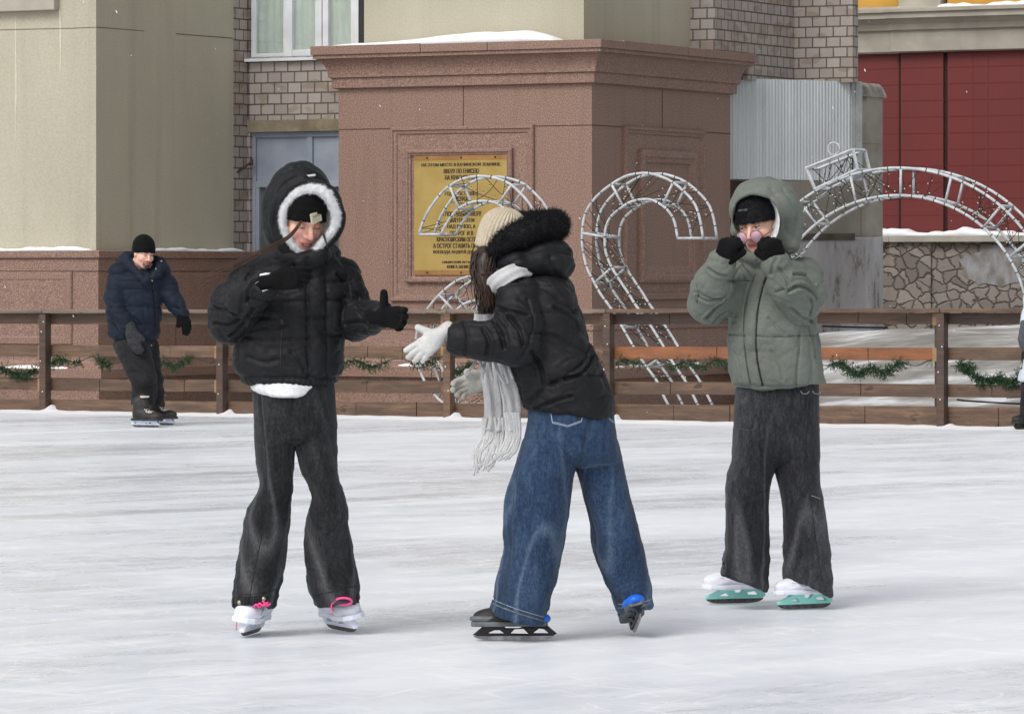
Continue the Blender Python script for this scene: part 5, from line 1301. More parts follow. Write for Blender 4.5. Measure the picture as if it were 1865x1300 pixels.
    def hood(P):
        d = hood_outer(P)
        q = P-cen
        cav = s_ell(P, cen+np.array([-.002, .0, .0]), (.084, .105, .116)); d = smax(d, -cav, .012)
        d = smax(d, -(s_cone(P, cen, cen+nrm*.4, .078, .10)), .012)
        return d
    def hwr(V, N):
        q = V-g.base
        return .003*(ridged(q*np.array([7, 7, 7.]), 13, 2)-.8)-.004*crease(q*np.array([8, 8, 8.]), 17)-.0025*crease(q*18, 19)
    ho = garment('hood', hood, J(470, 470, -.26), J(632, 285, .26), .005, M_BLACKN, R, hwr, [[(502, 430), (500, 385), (515, 345), (545, 325), (585, 325), (610, 350)], [(483, 380), (500, 325), (540, 302)]], .006, .009)
    patch(ho, 562, 321, 27, 4, .003, 'reflective_strip', simple('reflective_grey', lin(206, 208, 206), rough=.4), ho.o, rot=1.3-1.45)
    wid = np.interp(np.arange(60), [0, 8, 22, 32, 44, 52, 59], [.009, .011, .015, .018, .013, .011, .009])
    def ring(P):
        d = None
        for i in range(0, 59, 2):
            j = min(i+2, 59); e = s_cone(P, rcl[i], rcl[j], wid[i], wid[j]); d = e if d is None else smin(d, e, .004)
        return d
    fr = garment('hood_lining', ring, rcl.min(0)-.06, rcl.max(0)+.06, .004, M_SHERPA, R, lambda V, N: .004*fbm(V*48, 3, 3))
    fur(fr, 22000, .0065, .00042, 5, fr.o, M_FURW, 'fleece_pile', wild=.7)
    lin_ = s_ell
    def lining(P):
        a = s_ell(P, cen+np.array([-.002, .004, 0]), (.092, .11, .12)); b = s_ell(P, cen+np.array([-.002, .004, 0]), (.086, .104, .114))
        d = np.maximum(a, -b); return np.maximum(d, (P-cen)@nrm-.0)
    garment('inner_lining', lining, cen-.15, cen+.15, .004, M_SHERPA, R, lambda V, N: .002*fbm(V*60, 4, 2))
    # hat with sewn label
    bf = beanie_f(hd, .020, .34, .015)
    be = garment('beanie', bf, hd.c-.17, hd.c+.19, .004, M_BLACKK, R, lambda V, N: .0012*np.sin(np.arctan2(hd.l(V)[:, 0], -hd.l(V)[:, 1])*70))
    pt = patch(be, 575, 396, 25, 19, .003, 'sewn_label', simple('cream_label', lin(206, 196, 170), rough=.8), be.o, rot=-.45)
    if pt:
        c, x, up, n = pt
        for body, hh, ww, off in (('FUSMO', .0085, .032, .0012), ('accessories', .0030, .030, -.0085)):
            me = text_mesh(body, 1.0); P = np.array([v.co[:] for v in me.vertices]); lo_, hi_ = P.min(0), P.max(0); s = hi_-lo_
            for v, p in zip(me.vertices, P): v.co = c+n*.0006+x*((p[0]-(lo_[0]+hi_[0])/2)/s[0]*ww)+up*((p[1]-lo_[1])/s[1]*hh+off)
            link_mesh('label_print', me, M_LASH, be.o)
    # hair: long wisp blown to the left and short locks
    m = MB(); r = np.random.default_rng(3)
    for k in range(12):
        o = r.normal(size=3)*.0022
        pts = [J(548, 404, -.205), J(538, 418, -.215), J(520, 434, -.215), J(490, 450, -.17), J(455, 466, -.10), J(415, 486, -.05), J(380, 502, -.02), J(356+6*r.normal(), 512+2*r.normal(), 0)]
        c = cat(np.array(pts)+o+np.linspace(0, 1, 8)[:, None]*r.normal(size=3)*.014, 30); m.tube(c, np.interp(np.linspace(0, 1, 30), [0, .3, 1], [.0016, .0011, .0007]), 5)
    for k in range(6):
        o = r.normal(size=3)*.002
        m.tube(cat(np.array([J(586, 408, -.185), J(588, 420, -.20), J(592, 433, -.20), J(597, 445+6*r.normal(), -.19)])+o, 14), np.interp(np.linspace(0, 1, 14), [0, 1], [.0024, .0008]), 5)
    for k in range(10):
        m.tube(cat(np.array([J(524, 405, -.13), J(522, 418, -.14), J(526, 432, -.14)])+r.normal(size=3)*.004, 10), .002, 5)
    m.build('hair', M_HAIRW, R, True)
    glove(H1, 'glove', M_BLACKK, R, knit=.0015); glove(H2, 'glove', M_BLACKK, R, knit=.0015)
    # jeans
    pel = zloft(g.sec([(690, 462, 608, 0, .125), (715, 460, 609, 0, .128), (750, 462, 611, .005, .130), (780, 465, 613, .01, .125), (798, 467, 614, .01, .11), (808, 474, 608, .01, .08)]), p=2.3, k=.02)
    lL = zloft(g.sec([(770, 463, 541, .005, .105), (812, 465, 538, -.005, .10), (850, 470, 533, -.025, .092), (885, 474, 531, -.045, .088), (910, 464, 530, -.045, .090), (935, 450, 529, -.035, .094), (970, 443, 526, -.02, .10), (1010, 436, 521, -.005, .104), (1050, 430, 513, .0, .106), (1085, 427, 506, .0, .106), (1104, 425, 503, .0, .104)]), p=2.2, k=.008)
    lR = zloft(g.sec([(770, 534, 612, .01, .105), (812, 537, 613, .01, .10), (850, 549, 615, .0, .092), (885, 562, 621, -.01, .088), (910, 567, 628, .0, .090), (935, 561, 633, .01, .094), (970, 557, 637, .03, .10), (1010, 556, 643, .05, .104), (1050, 561, 650, .065, .106), (1080, 568, 653, .075, .106), (1102, 574, 654, .08, .102)]), p=2.2, k=.008)
    hz = [J(465, 1104)[2], J(613, 1101, .08)[2]]
    def jf(P):
        a = lL(P); b = lR(P)
        # hems rise over the instep and are open below
        a = smax(a, -(s_cone(P, J(468, 1118, -.10), J(468, 1150, -.16), .05, .08)), .01); b = smax(b, -(s_cone(P, J(628, 1118, -.0), J(632, 1150, -.06), .05, .08)), .01)
        d = smin(smin(pel(P), a, .008), smin(pel(P), b, .008), .002)
        for (px, dy), z0 in (((466, 0), hz[0]), ((613, .08), hz[1])):
            q = P-J(px, 1100, dy); rr = np.sqrt((q[:, 0]/.066)**2+(q[:, 1]/.088)**2)
            d = smax(d, -np.maximum((rr-1)*.066, P[:, 2]-(z0+.07)), .004)
        return d
    def jw(V, N):
        q = V-g.base; z = q[:, 2]; zk = J(0, 900)[2]
        side = np.where(V[:, 0] > J(537, 0)[0], 1.0, 0.0); qq = q.copy(); qq[:, 0] += side*3.7
        w_ = .010*(ridged(qq*np.array([9, 9, 3.2])+.8*np.stack([z*0, z*0, qq[:, 0]*2], 1), 31, 2)-.8)*np.clip(1.15-z/1.0, .25, 1)
        w_ += .008*(ridged(qq*np.array([5, 5, 11.]), 37, 2)-.8)*np.exp(-((z-zk)/.16)**2)
        w_ += .006*(ridged(qq*np.array([6, 6, 16.]), 41, 2)-.8)*np.exp(-((z-.16)/.10)**2)
        w_ += .006*(ridged(qq*np.array([4, 4, 13.])+np.stack([0*z, 0*z, np.abs(q[:, 0])*5], 1), 43, 1)-.8)*np.exp(-((z-J(0, 815)[2])/.10)**2)
        w_ += .002*fbm(qq*30, 5, 2)
        return w_
    je = garment('jeans', jf, J(410, 1125, -.25), J(670, 680, .30), .0046, M_CHARD, R, jw, [[(474, 720), (482, 800), (486, 870), (480, 960), (462, 1050), (456, 1095)], [(536, 725), (536, 770), (535, 805)]], .004, .006, wear=lambda V: crease((V-g.base)*np.array([7.5, 7.5, 2.0])+np.stack([0*V[:, 2], 0*V[:, 2], 3*V[:, 0]], 1), 201, 3.0)*np.clip(1.3-(V-g.base)[:, 2]*1.1, 0, 1))
    seam_tube(je, [(473, 720), (481, 800), (485, 870), (479, 960), (461, 1050), (455, 1090)], .0016, 'side_seam', M_DKSEAM, je.o, 60)
    seam_tube(je, [(430, 1078), (452, 1082), (480, 1078), (503, 1072)], .0016, 'hem_stitch', M_DKSEAM, je.o)
    seam_tube(je, [(572, 1083), (600, 1078), (630, 1070), (651, 1066)], .0016, 'hem_stitch', M_DKSEAM, je.o)
    m = MB(); L = je.line([(430, 1094), (440, 1095), (455, 1092), (470, 1090), (484, 1088)], 16)
    st = [J(424, 1098, -.04), J(426, 1098, -.06)]+[a+c*.004 for a, c in L]
    for a, b in zip(st[:-1], st[1:]):
        m.add([a+np.array([0, 0, .014]), b+np.array([0, 0, .014]), b-np.array([0, 0, .014]), a-np.array([0, 0, .014])], [(0, 1, 2, 3)])
    o = m.build('hem_strap', M_CHARD, je.o, True); sol = o.modifiers.new('thick', 'SOLIDIFY'); sol.thickness = .005; sol.offset = 0
    for px, py in ((438, 1097), (479, 1089)):
        a, c = je.hit(px, py)
        if a is not None: m = MB(); m.ball(a+c*.005, (.0085, .0085, .0085), 10, 8); m.build('hem_button', M_METAL, je.o, True)
    m = MB(); m.ball(J(653, 1087, .06), (.006, .006, .012), 8, 6); m.build('hem_button', M_RUST, je.o, True)
    # skates
    a = J(466, 1158, .06); b = J(628, 1150, .20)
    a[2] = b[2] = 0
    s1 = skate(R, (a[0]-.012, a[1], 0), (-.20, -.98), 'white', roll=.16, hmat=M_WPLAST, bmat=M_WLILAC, solemat=M_WPLAST, lace=M_PINK, sc=1.10, lift=.004)
    s2 = skate(R, (b[0]-.02, b[1], 0), (.42, -.90), 'white', roll=-.20, hmat=M_WPLAST, bmat=M_WLILAC, solemat=M_WPLAST, lace=M_PINK, sc=1.10, lift=.006)
    m = MB(); m.tube(cat([J(441, 1104, -.09), J(434, 1118, -.10), J(431, 1135, -.10), J(430, 1147, -.09)], 12), .0022, 5); m.build('lace_end', M_PINK, s1.o, True)
    # lace bow on the left boot, bunched lace on the right
    m = MB()
    c = J(626, 1094, -.01)
    m.tube([c+np.array([.030*math.cos(t), -.012-.012*math.sin(t), .013*math.sin(t)]) for t in np.linspace(0, 2*math.pi, 22, endpoint=False)], .0044, 6, closed=True)
    m.tube(cat([J(612, 1094, -.03), J(604, 1100, -.03), J(604, 1112, -.035), J(606, 1116, -.04)], 10), .0025, 5); m.build('lace_bow', M_PINK, s2.o, True)
    m = MB(); r = np.random.default_rng(8)
    for k in range(7):
        c = J(478, 1100, -.10)+r.normal(size=3)*np.array([.010, .004, .004]); m.tube(cat([c+np.array([-.014, 0, -.002]), c+np.array([-.004, -.01, .006]), c+np.array([.006, -.006, -.004]), c+np.array([.014, 0, .003])], 10), .0038, 5)
    m.build('lace_bow', M_PINK, s1.o, True)
    return g
girl_black()
# ------------------------------------------------------------------ girl with the cream beanie, seen from behind
def girl_scarf():
    g = Fig(15.75, 'person', 'girl in black puffer jacket, blue jeans, cream beanie and pale scarf, seen from behind', (1035, 1165, 0))
    J, R = g.J, g.root
    hd = Head(J(886, 452, .10), -138, 16, -4, .88)
    HN = hand(J(801, 611, -.17), (-.74, .02, -.58), (.10, .95, -.1), (-.35, 0, .9), .84, curls=[(6, 10, 8), (10, 14, 10), (14, 16, 12), (16, 20, 14)], spread=7, thumb=(.45, .88, .1), fat=1.12, tc=4)
    HF = hand(J(889, 690, .26), (-.90, -.10, -.26), (.25, -.92, -.25), (-.1, -.1, 1), .90, curls=[(14, 20, 16), (16, 22, 18), (18, 24, 18), (18, 26, 20)], spread=3, thumb=(.80, .5, .25), fat=1.15, tc=0)
    g.body(hd, [([hd.w((0, .03, -.05)), J(950, 500, .03), J(990, 590, 0), J(1030, 720, 0), J(1042, 770, 0)], [.052, .060, .10, .10, .115]),
        ([J(955, 545, -.08), J(948, 628, -.17), J(810, 612, -.17)], [.045, .034, .016]), ([J(985, 545, .12), J(930, 640, .20), J(885, 692, .255)], [.045, .034, .016]),
        ([J(1010, 780, -.03), J(985, 930, -.05), J(948, 1095, -.02)], [.075, .045, .03]), ([J(1078, 780, .06), J(1105, 920, .08), J(1150, 1080, .16)], [.075, .045, .03])], [HN, HF])
    tors = zloft(g.sec([(500, 935, 1030, .02, .09), (520, 922, 1046, .01, .13), (545, 920, 1053, 0, .150), (580, 916, 1062, 0, .160), (620, 914, 1074, 0, .165), (660, 922, 1092, 0, .170), (700, 938, 1110, 0, .172), (730, 948, 1119, 0, .170), (752, 954, 1121, 0, .162), (775, 958, 1118, 0, .15)]), p=2.25, k=.02)
    aN = [J(946, 545, -.09), J(945, 590, -.135), J(940, 622, -.175), J(895, 622, -.185), J(838, 617, -.175)]
    aF = [J(985, 545, .12), J(940, 630, .20), J(905, 680, .24)]
    hem_n = unit(np.array([-.135, 0, -1.0])); hem_p = J(1040, 757)
    def f(P):
        d = tors(P); d = smin(d, s_chain(P, aN, [.088, .086, .078, .068, .064], .03), .007); d = smin(d, s_chain(P, aF, [.085, .07, .058], .02), .03)
        d = smax(d, -(s_cone(P, J(838, 617, -.175), J(790, 612, -.175), .034, .044)), .006)
        d = smax(d, (P-J(805, 612, -.17))@np.array([-1.0, 0, .06]), .016)     # cuff end
        return smax(d, (P-hem_p)@hem_n, .022)
    def wr(V, N):
        q = V-g.base
        w_ = .0055*(ridged(q*np.array([4.5, 4.5, 9.])+np.stack([q[:, 2]*2, 0*q[:, 2], q[:, 0]*3], 1), 53, 2)-.8)+.0035*fbm(q*np.array([9, 9, 15.]), 57, 3)-.007*crease(q*np.array([4.5, 4.5, 8.])+np.stack([q[:, 2]*2, 0*q[:, 2], q[:, 0]*3], 1), 59)-.0035*crease(q*np.array([11, 11, 18.]), 62)-.002*crease(q*np.array([22, 22, 30.]), 64)
        arm = np.exp(-((V[:, 1]-J(0, 0, -.22)[1])/.12)**2)*(V[:, 0] < J(960, 0)[0])
        w_ += .009*(ridged(q*np.array([13, 6, 4.]), 61, 1)-.7)*arm*np.exp(-((V[:, 0]-J(925, 0)[0])/.07)**2)
        return w_
    seams = [[(925, 505), (960, 512), (1000, 530), (1036, 560), (1045, 568)], [(1045, 570), (1055, 556), (1058, 545)], [(975, 606), (1010, 612), (1045, 628), (1076, 650)], [(962, 730), (985, 712), (1010, 697), (1050, 685), (1098, 683)], [(1072, 632), (1066, 655), (1035, 682), (1000, 700)],
             [(962, 545), (972, 585), (962, 625), (945, 655)], [(845, 585), (852, 612), (846, 648)], [(945, 700), (950, 725), (957, 752)]]
    ja = garment('jacket', f, J(780, 790, -.42), J(1140, 480, .40), .0042, M_BLACKN, R, wr, seams, .0085, .006, puff=.0045, folds=[([(900, 585), (912, 605), (918, 632)], .014, .0068), ([(925, 575), (945, 600), (952, 630)], .012, .0065), ([(905, 560), (930, 568), (960, 575)], .011, .006), ([(880, 600), (890, 622), (886, 645)], .009, .006), ([(968, 640), (985, 670), (992, 700)], .010, .0065), ([(1080, 650), (1060, 680), (1030, 690)], .011, .006), ([(975, 745), (1010, 730), (1040, 722)], .009, .006), ([(1010, 560), (1040, 580), (1055, 600)], .009, .006)])
    # hood lying on the back with a black fur edge
    def hood(P):
        d = s_ell(P, J(985, 470, .03), (.115, .135, .080)); d = smin(d, s_ell(P, J(1018, 488, .02), (.050, .10, .044)), .03)
        d = smin(d, s_ell(P, J(940, 480, -.02), (.075, .11, .05)), .03)
        return smax(d, -s_ell(P, J(945, 415, .05), (.10, .10, .085)), .02)
    def hw(V, N):
        q = V-g.base; return .006*(ridged(q*np.array([8, 8, 10.]), 71, 2)-.8)+.003*fbm(q*20, 73, 2)-.006*crease(q*np.array([8, 8, 12.]), 74)
    ho = garment('hood', hood, J(895, 530, -.2), J(1065, 405, .24), .005, M_BLACKN, R, hw, [[(925, 480), (980, 462), (1035, 455)], [(1003, 468), (1022, 462), (1042, 466)], [(1003, 468), (1006, 485), (1012, 500)]], .006, .007, puff=.003)
    fp = cat([J(898, 466, -.055), J(912, 446, -.075), J(940, 428, -.085), (J(978, 412, -.07)), J(1006, 408, -.03), J(1010, 412, .05), J(985, 408, .13), J(945, 410, .17), J(908, 430, .17), J(890, 455, .13)], 40)
    fw = np.interp(np.arange(40), [0, 6, 14, 20, 30, 39], [.022, .036, .043, .046, .04, .03])
    def fur_ring(P):
        d = None
        for i in range(0, 38, 2): e = s_cone(P, fp[i], fp[i+2] if i+2 < 40 else fp[39], fw[i], fw[min(i+2, 39)]); d = e if d is None else smin(d, e, .006)
        return d
    fr = garment('fur_trim', fur_ring, fp.min(0)-.08, fp.max(0)+.08, .005, M_FURB, R, lambda V, N: .004*fbm(V*40, 3, 3))
    fur(fr, 16000, .020, .0008, 6, fr.o, M_FURB, 'fur_hairs', wild=.55, droop=.1)
    # ribbed beanie
    ax = unit(np.array([.30, -.05, .95])); c0 = J(914, 434, .03); e1 = unit(np.cross(ax, [0, 1, 0])); e2 = np.cross(ax, e1)
    prof = [(h_, r_*.93) for h_, r_ in [(-.052, .0845), (-.045, .0895), (-.02, .0915), (.0, .0925), (.03, .0925), (.055, .088), (.078, .076), (.095, .058), (.108, .034), (.113, .012), (.114, .002)]]
    pr = cat(prof, 46); nA = 340; rings = []
    for hgt, rad in pr:
        row = []
        for k in range(nA):
            a = 2*math.pi*k/nA; rib = .0050*abs(math.sin(a*17))**.7*min(1, rad/.05); ov = 1+.06*math.cos(2*a)
            rr = (rad-.0045+rib)*ov; row.append(c0+ax*hgt+e1*rr*math.cos(a)+e2*rr*math.sin(a))
        rings.append(row)
    m = MB(); m.rings(rings); m.build('beanie', M_CREAM, R, True)
    m = MB(); lo_r = [(-.05, .0925), (-.04, .0965), (.0, .0985), (.012, .0965), (.016, .0930)]
    # hair
    r = np.random.default_rng(12); hv = MB()
    core = cat([J(888, 462, -.045), J(880, 492, -.06), J(884, 520, -.075), J(886, 548, -.085), J(883, 572, -.09)], 20)
    hv.tube(core, np.interp(np.linspace(0, 1, 20), [0, .15, .45, .8, 1], [.030, .036, .032, .020, .006]), 12)
    hv.tube(cat([J(872, 462, .06), J(868, 490, .04), J(876, 520, -.02), J(884, 550, -.07)], 14), np.interp(np.linspace(0, 1, 14), [0, .3, 1], [.024, .026, .010]), 10)
    hv.ball(J(882, 464, -.02), (.034, .05, .034), 12, 8); hv.ball(J(886, 460, .06), (.036, .05, .034), 12, 8)
    for k in range(190):
        a = r.uniform(0, 6.28); rad = r.uniform(.6, 1.15); L = r.uniform(.7, 1.12); n = 16; pts = []
        for i in range(n):
            t = i/(n-1)*L; j = min(t*19, 19); b = core[int(min(j, 18))]+(core[min(int(j)+1, 19)]-core[int(min(j, 18))])*(j-int(min(j, 18)))
            w_ = np.interp(t, [0, .15, .45, .8, 1.1], [.030, .038, .036, .030, .026])*rad
            pts.append(b+np.array([math.cos(a+1.2*t)*w_, math.sin(a+1.2*t)*w_*.8, 0])+np.array([.006*math.sin(9*t+k), .004*math.sin(7*t+2*k), 0]))
        hv.tube(pts, np.interp(np.linspace(0, 1, n), [0, .7, 1], [.0026, .0022, .0006]), 5)
    for pts in ([J(863, 448, -.02), J(858, 470, -.03), J(860, 482, -.03), J(868, 484, -.04)], [J(876, 500, -.10), J(892, 496, -.12), J(904, 500, -.12), (J(912, 508, -.12))], [J(868, 480, -.08), J(858, 515, -.08), J(862, 548, -.07)]):
        hv.tube(cat(pts, 14), np.interp(np.linspace(0, 1, 14), [0, 1], [.0024, .0009]), 5)
    hv.build('hair', M_HAIR, R, True)
    # scarf
    def strip(path, w0, th, name, seed, facing=None, fa=1.0):
        P = cat(path, 40); W_ = np.interp(np.linspace(0, 1, 40), np.linspace(0, 1, len(w0)), w0); rows = []
        for i in range(40):
            t = P[min(i+1, 39)]-P[max(i-1, 0)]; t = unit(t); n = np.array([0, -1.0, 0]) if facing is None else unit(facing[0]*(1-i/39)+facing[1]*i/39)
            s_ = unit(np.cross(t, n)); n = np.cross(s_, t); row = []
            for k in range(28):
                a = 2*math.pi*k/28; u = math.cos(a); fold = .010*fa*math.sin(u*7+i*.10+seed)+.005*fa*math.sin(u*15+i*.2+seed)
                row.append(P[i]+s_*u*W_[i]+n*(math.sin(a)*th+fold))
            rows.append(row)
        m = MB(); m.rings(rows); return m.build(name, M_SCARF, R, True)
    strip([J(964, 494, -.07), J(946, 492, -.115), J(925, 500, -.135), J(902, 516, -.11), J(890, 540, -.06), J(884, 570, -.02), J(884, 605, .02), J(890, 640, .04)], [.020, .028, .030, .032, .030, .040, .045, .045], .014, 'scarf', 1, (np.array([.2, -1, .35]), np.array([-.3, -1, 0.])), .25)
    p1 = strip([J(893, 610, .05), J(898, 660, .05), J(902, 710, .04), J(903, 750, .02), J(897, 785, -.01)], [.04, .046, .044, .042, .036], .012, 'scarf_end', 2)
    p2 = strip([J(915, 630, -.02), J(926, 690, -.03), J(933, 740, -.03), J(930, 785, -.03)], [.026, .036, .034, .030], .012, 'scarf_end', 4)
    fr_ = MB(); r = np.random.default_rng(4)
    for k in range(17):
        u = k/16; x0 = 881+36*u; pts = [J(x0, 760, .01+.02*math.sin(k*2)), J(x0-1+3*r.normal(), 795, -.01), J(x0-10-10*(1-u)+3*r.normal(), 825, -.02), J(865+28*u+5*r.normal(), 850+7*r.normal(), -.02)]
        fr_.tube(cat(pts, 16), np.interp(np.linspace(0, 1, 16), [0, .5, 1], [.0068, .006, .004]), 6)
    for k in range(11):
        u = k/10; x0 = 920+24*u; pts = [J(x0, 750, -.04+.01*math.sin(k*3)), J(x0+3, 790, -.04), J(x0-6+3*r.normal(), 820, -.05), J(893+36*u+4*r.normal(), 838-8*u+5*r.normal(), -.05)]
        fr_.tube(cat(pts, 16), np.interp(np.linspace(0, 1, 16), [0, .5, 1], [.0068, .006, .004]), 6)
    for a_, b_, c_ in (((868, 652), (860, 668), (848, 683)), ((884, 655), (880, 675), (878, 690)), ((900, 655), (908, 680), (920, 700)), ((912, 652), (918, 672), (926, 698)), ((892, 650), (893, 672), (897, 692)), ((923, 655), (928, 675), (934, 690)), ((875, 655), (877, 668), (884, 680))):
        fr_.tube(cat([J(*a_, -.06), J(*b_, -.09), J(*c_, -.09)], 10), [.0062]*9+[.004], 6)
    fr_.build('fringe', M_SCARF, p1, True)
    glove(HN, 'glove', M_WGLOVE, R, knit=.0016, grow=.0018); gf = glove(HF, 'glove', M_CGLOVE, R, knit=.0018, grow=.002)
    # wide jeans
    pel = zloft(g.sec([(735, 962, 1116, 0, .14), (765, 962, 1118, 0, .145), (795, 956, 1122, 0, .145), (825, 950, 1126, .01, .14), (838, 948, 1129, .02, .12), (850, 954, 1126, .02, .08)]), p=2.3, k=.02)
    lN = zloft(g.sec([(800, 953, 1052, -.03, .12), (850, 938, 1048, -.04, .12), (890, 924, 1040, -.05, .118), (930, 918, 1036, -.05, .116), (965, 918, 1030, -.05, .116), (1000, 919, 1024, -.045, .116), (1030, 913, 1018, -.04, .116), (1060, 905, 1011, -.04, .118), (1090, 899, 1003, -.035, .120), (1112, 893, 997, -.03, .12), (1138, 892, 990, -.03, .118)]), p=2.35, k=.008)
    lF = zloft(g.sec([(800, 1040, 1124, .06, .12), (850, 1045, 1136, .07, .118), (890, 1056, 1146, .08, .115), (930, 1068, 1155, .09, .112), (970, 1075, 1165, .10, .112), (1010, 1084, 1174, .12, .112), (1050, 1096, 1181, .14, .112), (1085, 1111, 1185, .16, .110), (1114, 1125, 1186, .175, .105)]), p=2.3, k=.008)
    def jf(P):
        a = lN(P); b = lF(P)
        a = smax(a, -((P-J(937, 1124, 0))@unit([.29, 0, 1.0])), .008)
        b = smax(b, -((P-J(1155, 1110, .17))@unit([-.16, 0, 1.0])), .008)
        d = smin(smin(pel(P), a, .008), smin(pel(P), b, .008), .002)
        for q0, rx, ry, (pp, nn) in ((J(941, 1120, -.03), .085, .10, (J(937, 1124, 0), unit([.29, 0, 1.0]))), (J(1156, 1110, .17), .048, .088, (J(1155, 1110, .17), unit([-.16, 0, 1.0])))):
            q = P-q0; rr = np.sqrt((q[:, 0]/rx)**2+(q[:, 1]/ry)**2); d = smax(d, -np.maximum((rr-1)*min(rx, ry), (P-pp)@nn-.05), .004)
        return d
    def jw(V, N):
        q = V-g.base; z = q[:, 2]; far = (V[:, 0] > J(1050, 0)[0]+(z-.5)*-.05)*1.0; qq = q.copy(); qq[:, 0] += far*4.1-z*.15*(1-far)+z*.3*far
        w_ = .011*(ridged(qq*np.array([7, 7, 2.2]), 81, 2)-.8)*np.clip(1.2-z, .3, 1)
        w_ += .009*(ridged(qq*np.array([5, 5, 10.])+np.stack([0*z, 0*z, qq[:, 0]*5], 1), 83, 2)-.8)*np.exp(-((z-.14)/.13)**2)
        w_ += .007*(ridged(qq*np.array([4, 4, 8.])+np.stack([0*z, 0*z, -qq[:, 0]*6], 1), 87, 1)-.8)*np.exp(-((z-.42)/.16)**2)
        return w_+.0018*fbm(qq*30, 5, 2)
    cs = [[(956, 800), (944, 850), (935, 910), (931, 970), (926, 1030), (920, 1085), (912, 1118)], [(1078, 752), (1070, 790), (1060, 830), (1050, 855)], [(1056, 880), (1072, 940), (1084, 1000), (1100, 1050), (1122, 1095)]]
    je = garment('jeans', jf, J(870, 1155, -.28), J(1205, 725, .42), .0046, M_BLUED, R, jw, cs, .005, .006, wear=lambda V: crease((V-g.base)*np.array([6.5, 6.5, 1.8])+np.stack([0*V[:, 2], 0*V[:, 2], -2*V[:, 0]], 1), 207, 3.0)*np.clip(1.2-(V-g.base)[:, 2]*1.0, 0, 1))
    for c in cs: seam_tube(je, c, .0016, 'seam', M_DSEAM, je.o, 60)
    for L in ([(1003, 752), (1006, 770), (1034, 777), (1059, 768), (1062, 752)], [(1107, 748), (1110, 764), (1118, 770)]):
        for k, dd in enumerate((0, 2.2)):
            for a, b in zip(L[:-1], L[1:]): seam_tube(je, [(a[0], a[1]-dd), ((a[0]+b[0])/2, (a[1]+b[1])/2-dd), (b[0], b[1]-dd)], .0014, 'pocket_stitch', M_STITCH, je.o, 10)
    hemm = simple('frayed_hem', lin(82, 90, 92), lin(120, 124, 120), 60, .95)
    for L in ([(892, 1096), (915, 1106), (945, 1117), (975, 1126), (990, 1130)], [(1125, 1107), (1150, 1106), (1170, 1103), (1185, 1098)]):
        seam_tube(je, L, .0028, 'hem_edge', hemm, je.o, 40); seam_tube(je, [(x+1, y-7) for x, y in L], .0013, 'hem_stitch', M_STITCH, je.o, 40)
    m = MB(); r = np.random.default_rng(5)
    for k in range(26):
        u = r.random(); p = J(1126+60*u, 1110-7*u, .10+.06*r.random()); m.tube([p, p+np.array([r.normal()*.006, -.003, -.006-.010*r.random()])], .0012, 4)
    m.build('loose_threads', hemm, je.o, True)
    # skates
    a = J(946, 1171, -.03)
    s1 = skate(R, (a[0], a[1], 0), (-1.0, -.06), 'truss', roll=-.06, hmat=M_BPLAST, bmat=M_DBOOT, solemat=M_GREYB, lift=.003)
    def cup(P):
        d = s_ell(P, (-.035, 0, .092), (.078, .044, .030)); return smax(smax(d, .076-P[:, 2], .004), P[:, 2]-.125, .006)
    V, Q, N = mesh_sdf(cup, (-.13, -.07, .05), (.07, .07, .15), .0045); link_mesh('heel_cup', np_mesh('heel_cup', s1.tw(V), Q), M_BLUEP, s1.o)
    def toe(P): return smax(s_ell(P, (.112, 0, .094), (.066, .047, .022)), P[:, 2]-.103, .005)
    V, Q, N = mesh_sdf(toe, (.0, -.07, .05), (.21, .07, .14), .0045); link_mesh('toe_cap', np_mesh('toe_cap', s1.tw(V), Q), M_GREYB, s1.o)
    for x in (.072, .020):
        p = [tuple(s1.tw(np.array([[x+.012*(1-abs(u)), u*.043, .104+.030*(1-u*u)]]))[0]) for u in np.linspace(-1, 1, 11)]
        m = MB(); m.tube(p, .008, 6); m.build('strap', simple('blue_grey_strap', lin(84, 116, 150), rough=.6), s1.o, True)
    b = J(1172, 1153, .20)
    s2 = skate(R, (b[0]-.022, b[1]-.09, 0), (-.14, .99), 'truss', roll=.24, pitch=.30, hmat=M_BPLAST, bmat=M_DBOOT, solemat=M_GREYB, lift=.045)
    V, Q, N = mesh_sdf(cup, (-.13, -.07, .05), (.07, .07, .15), .0045); link_mesh('heel_cup', np_mesh('heel_cup', s2.tw(V), Q), M_BLUEP, s2.o)
    return g
girl_scarf()
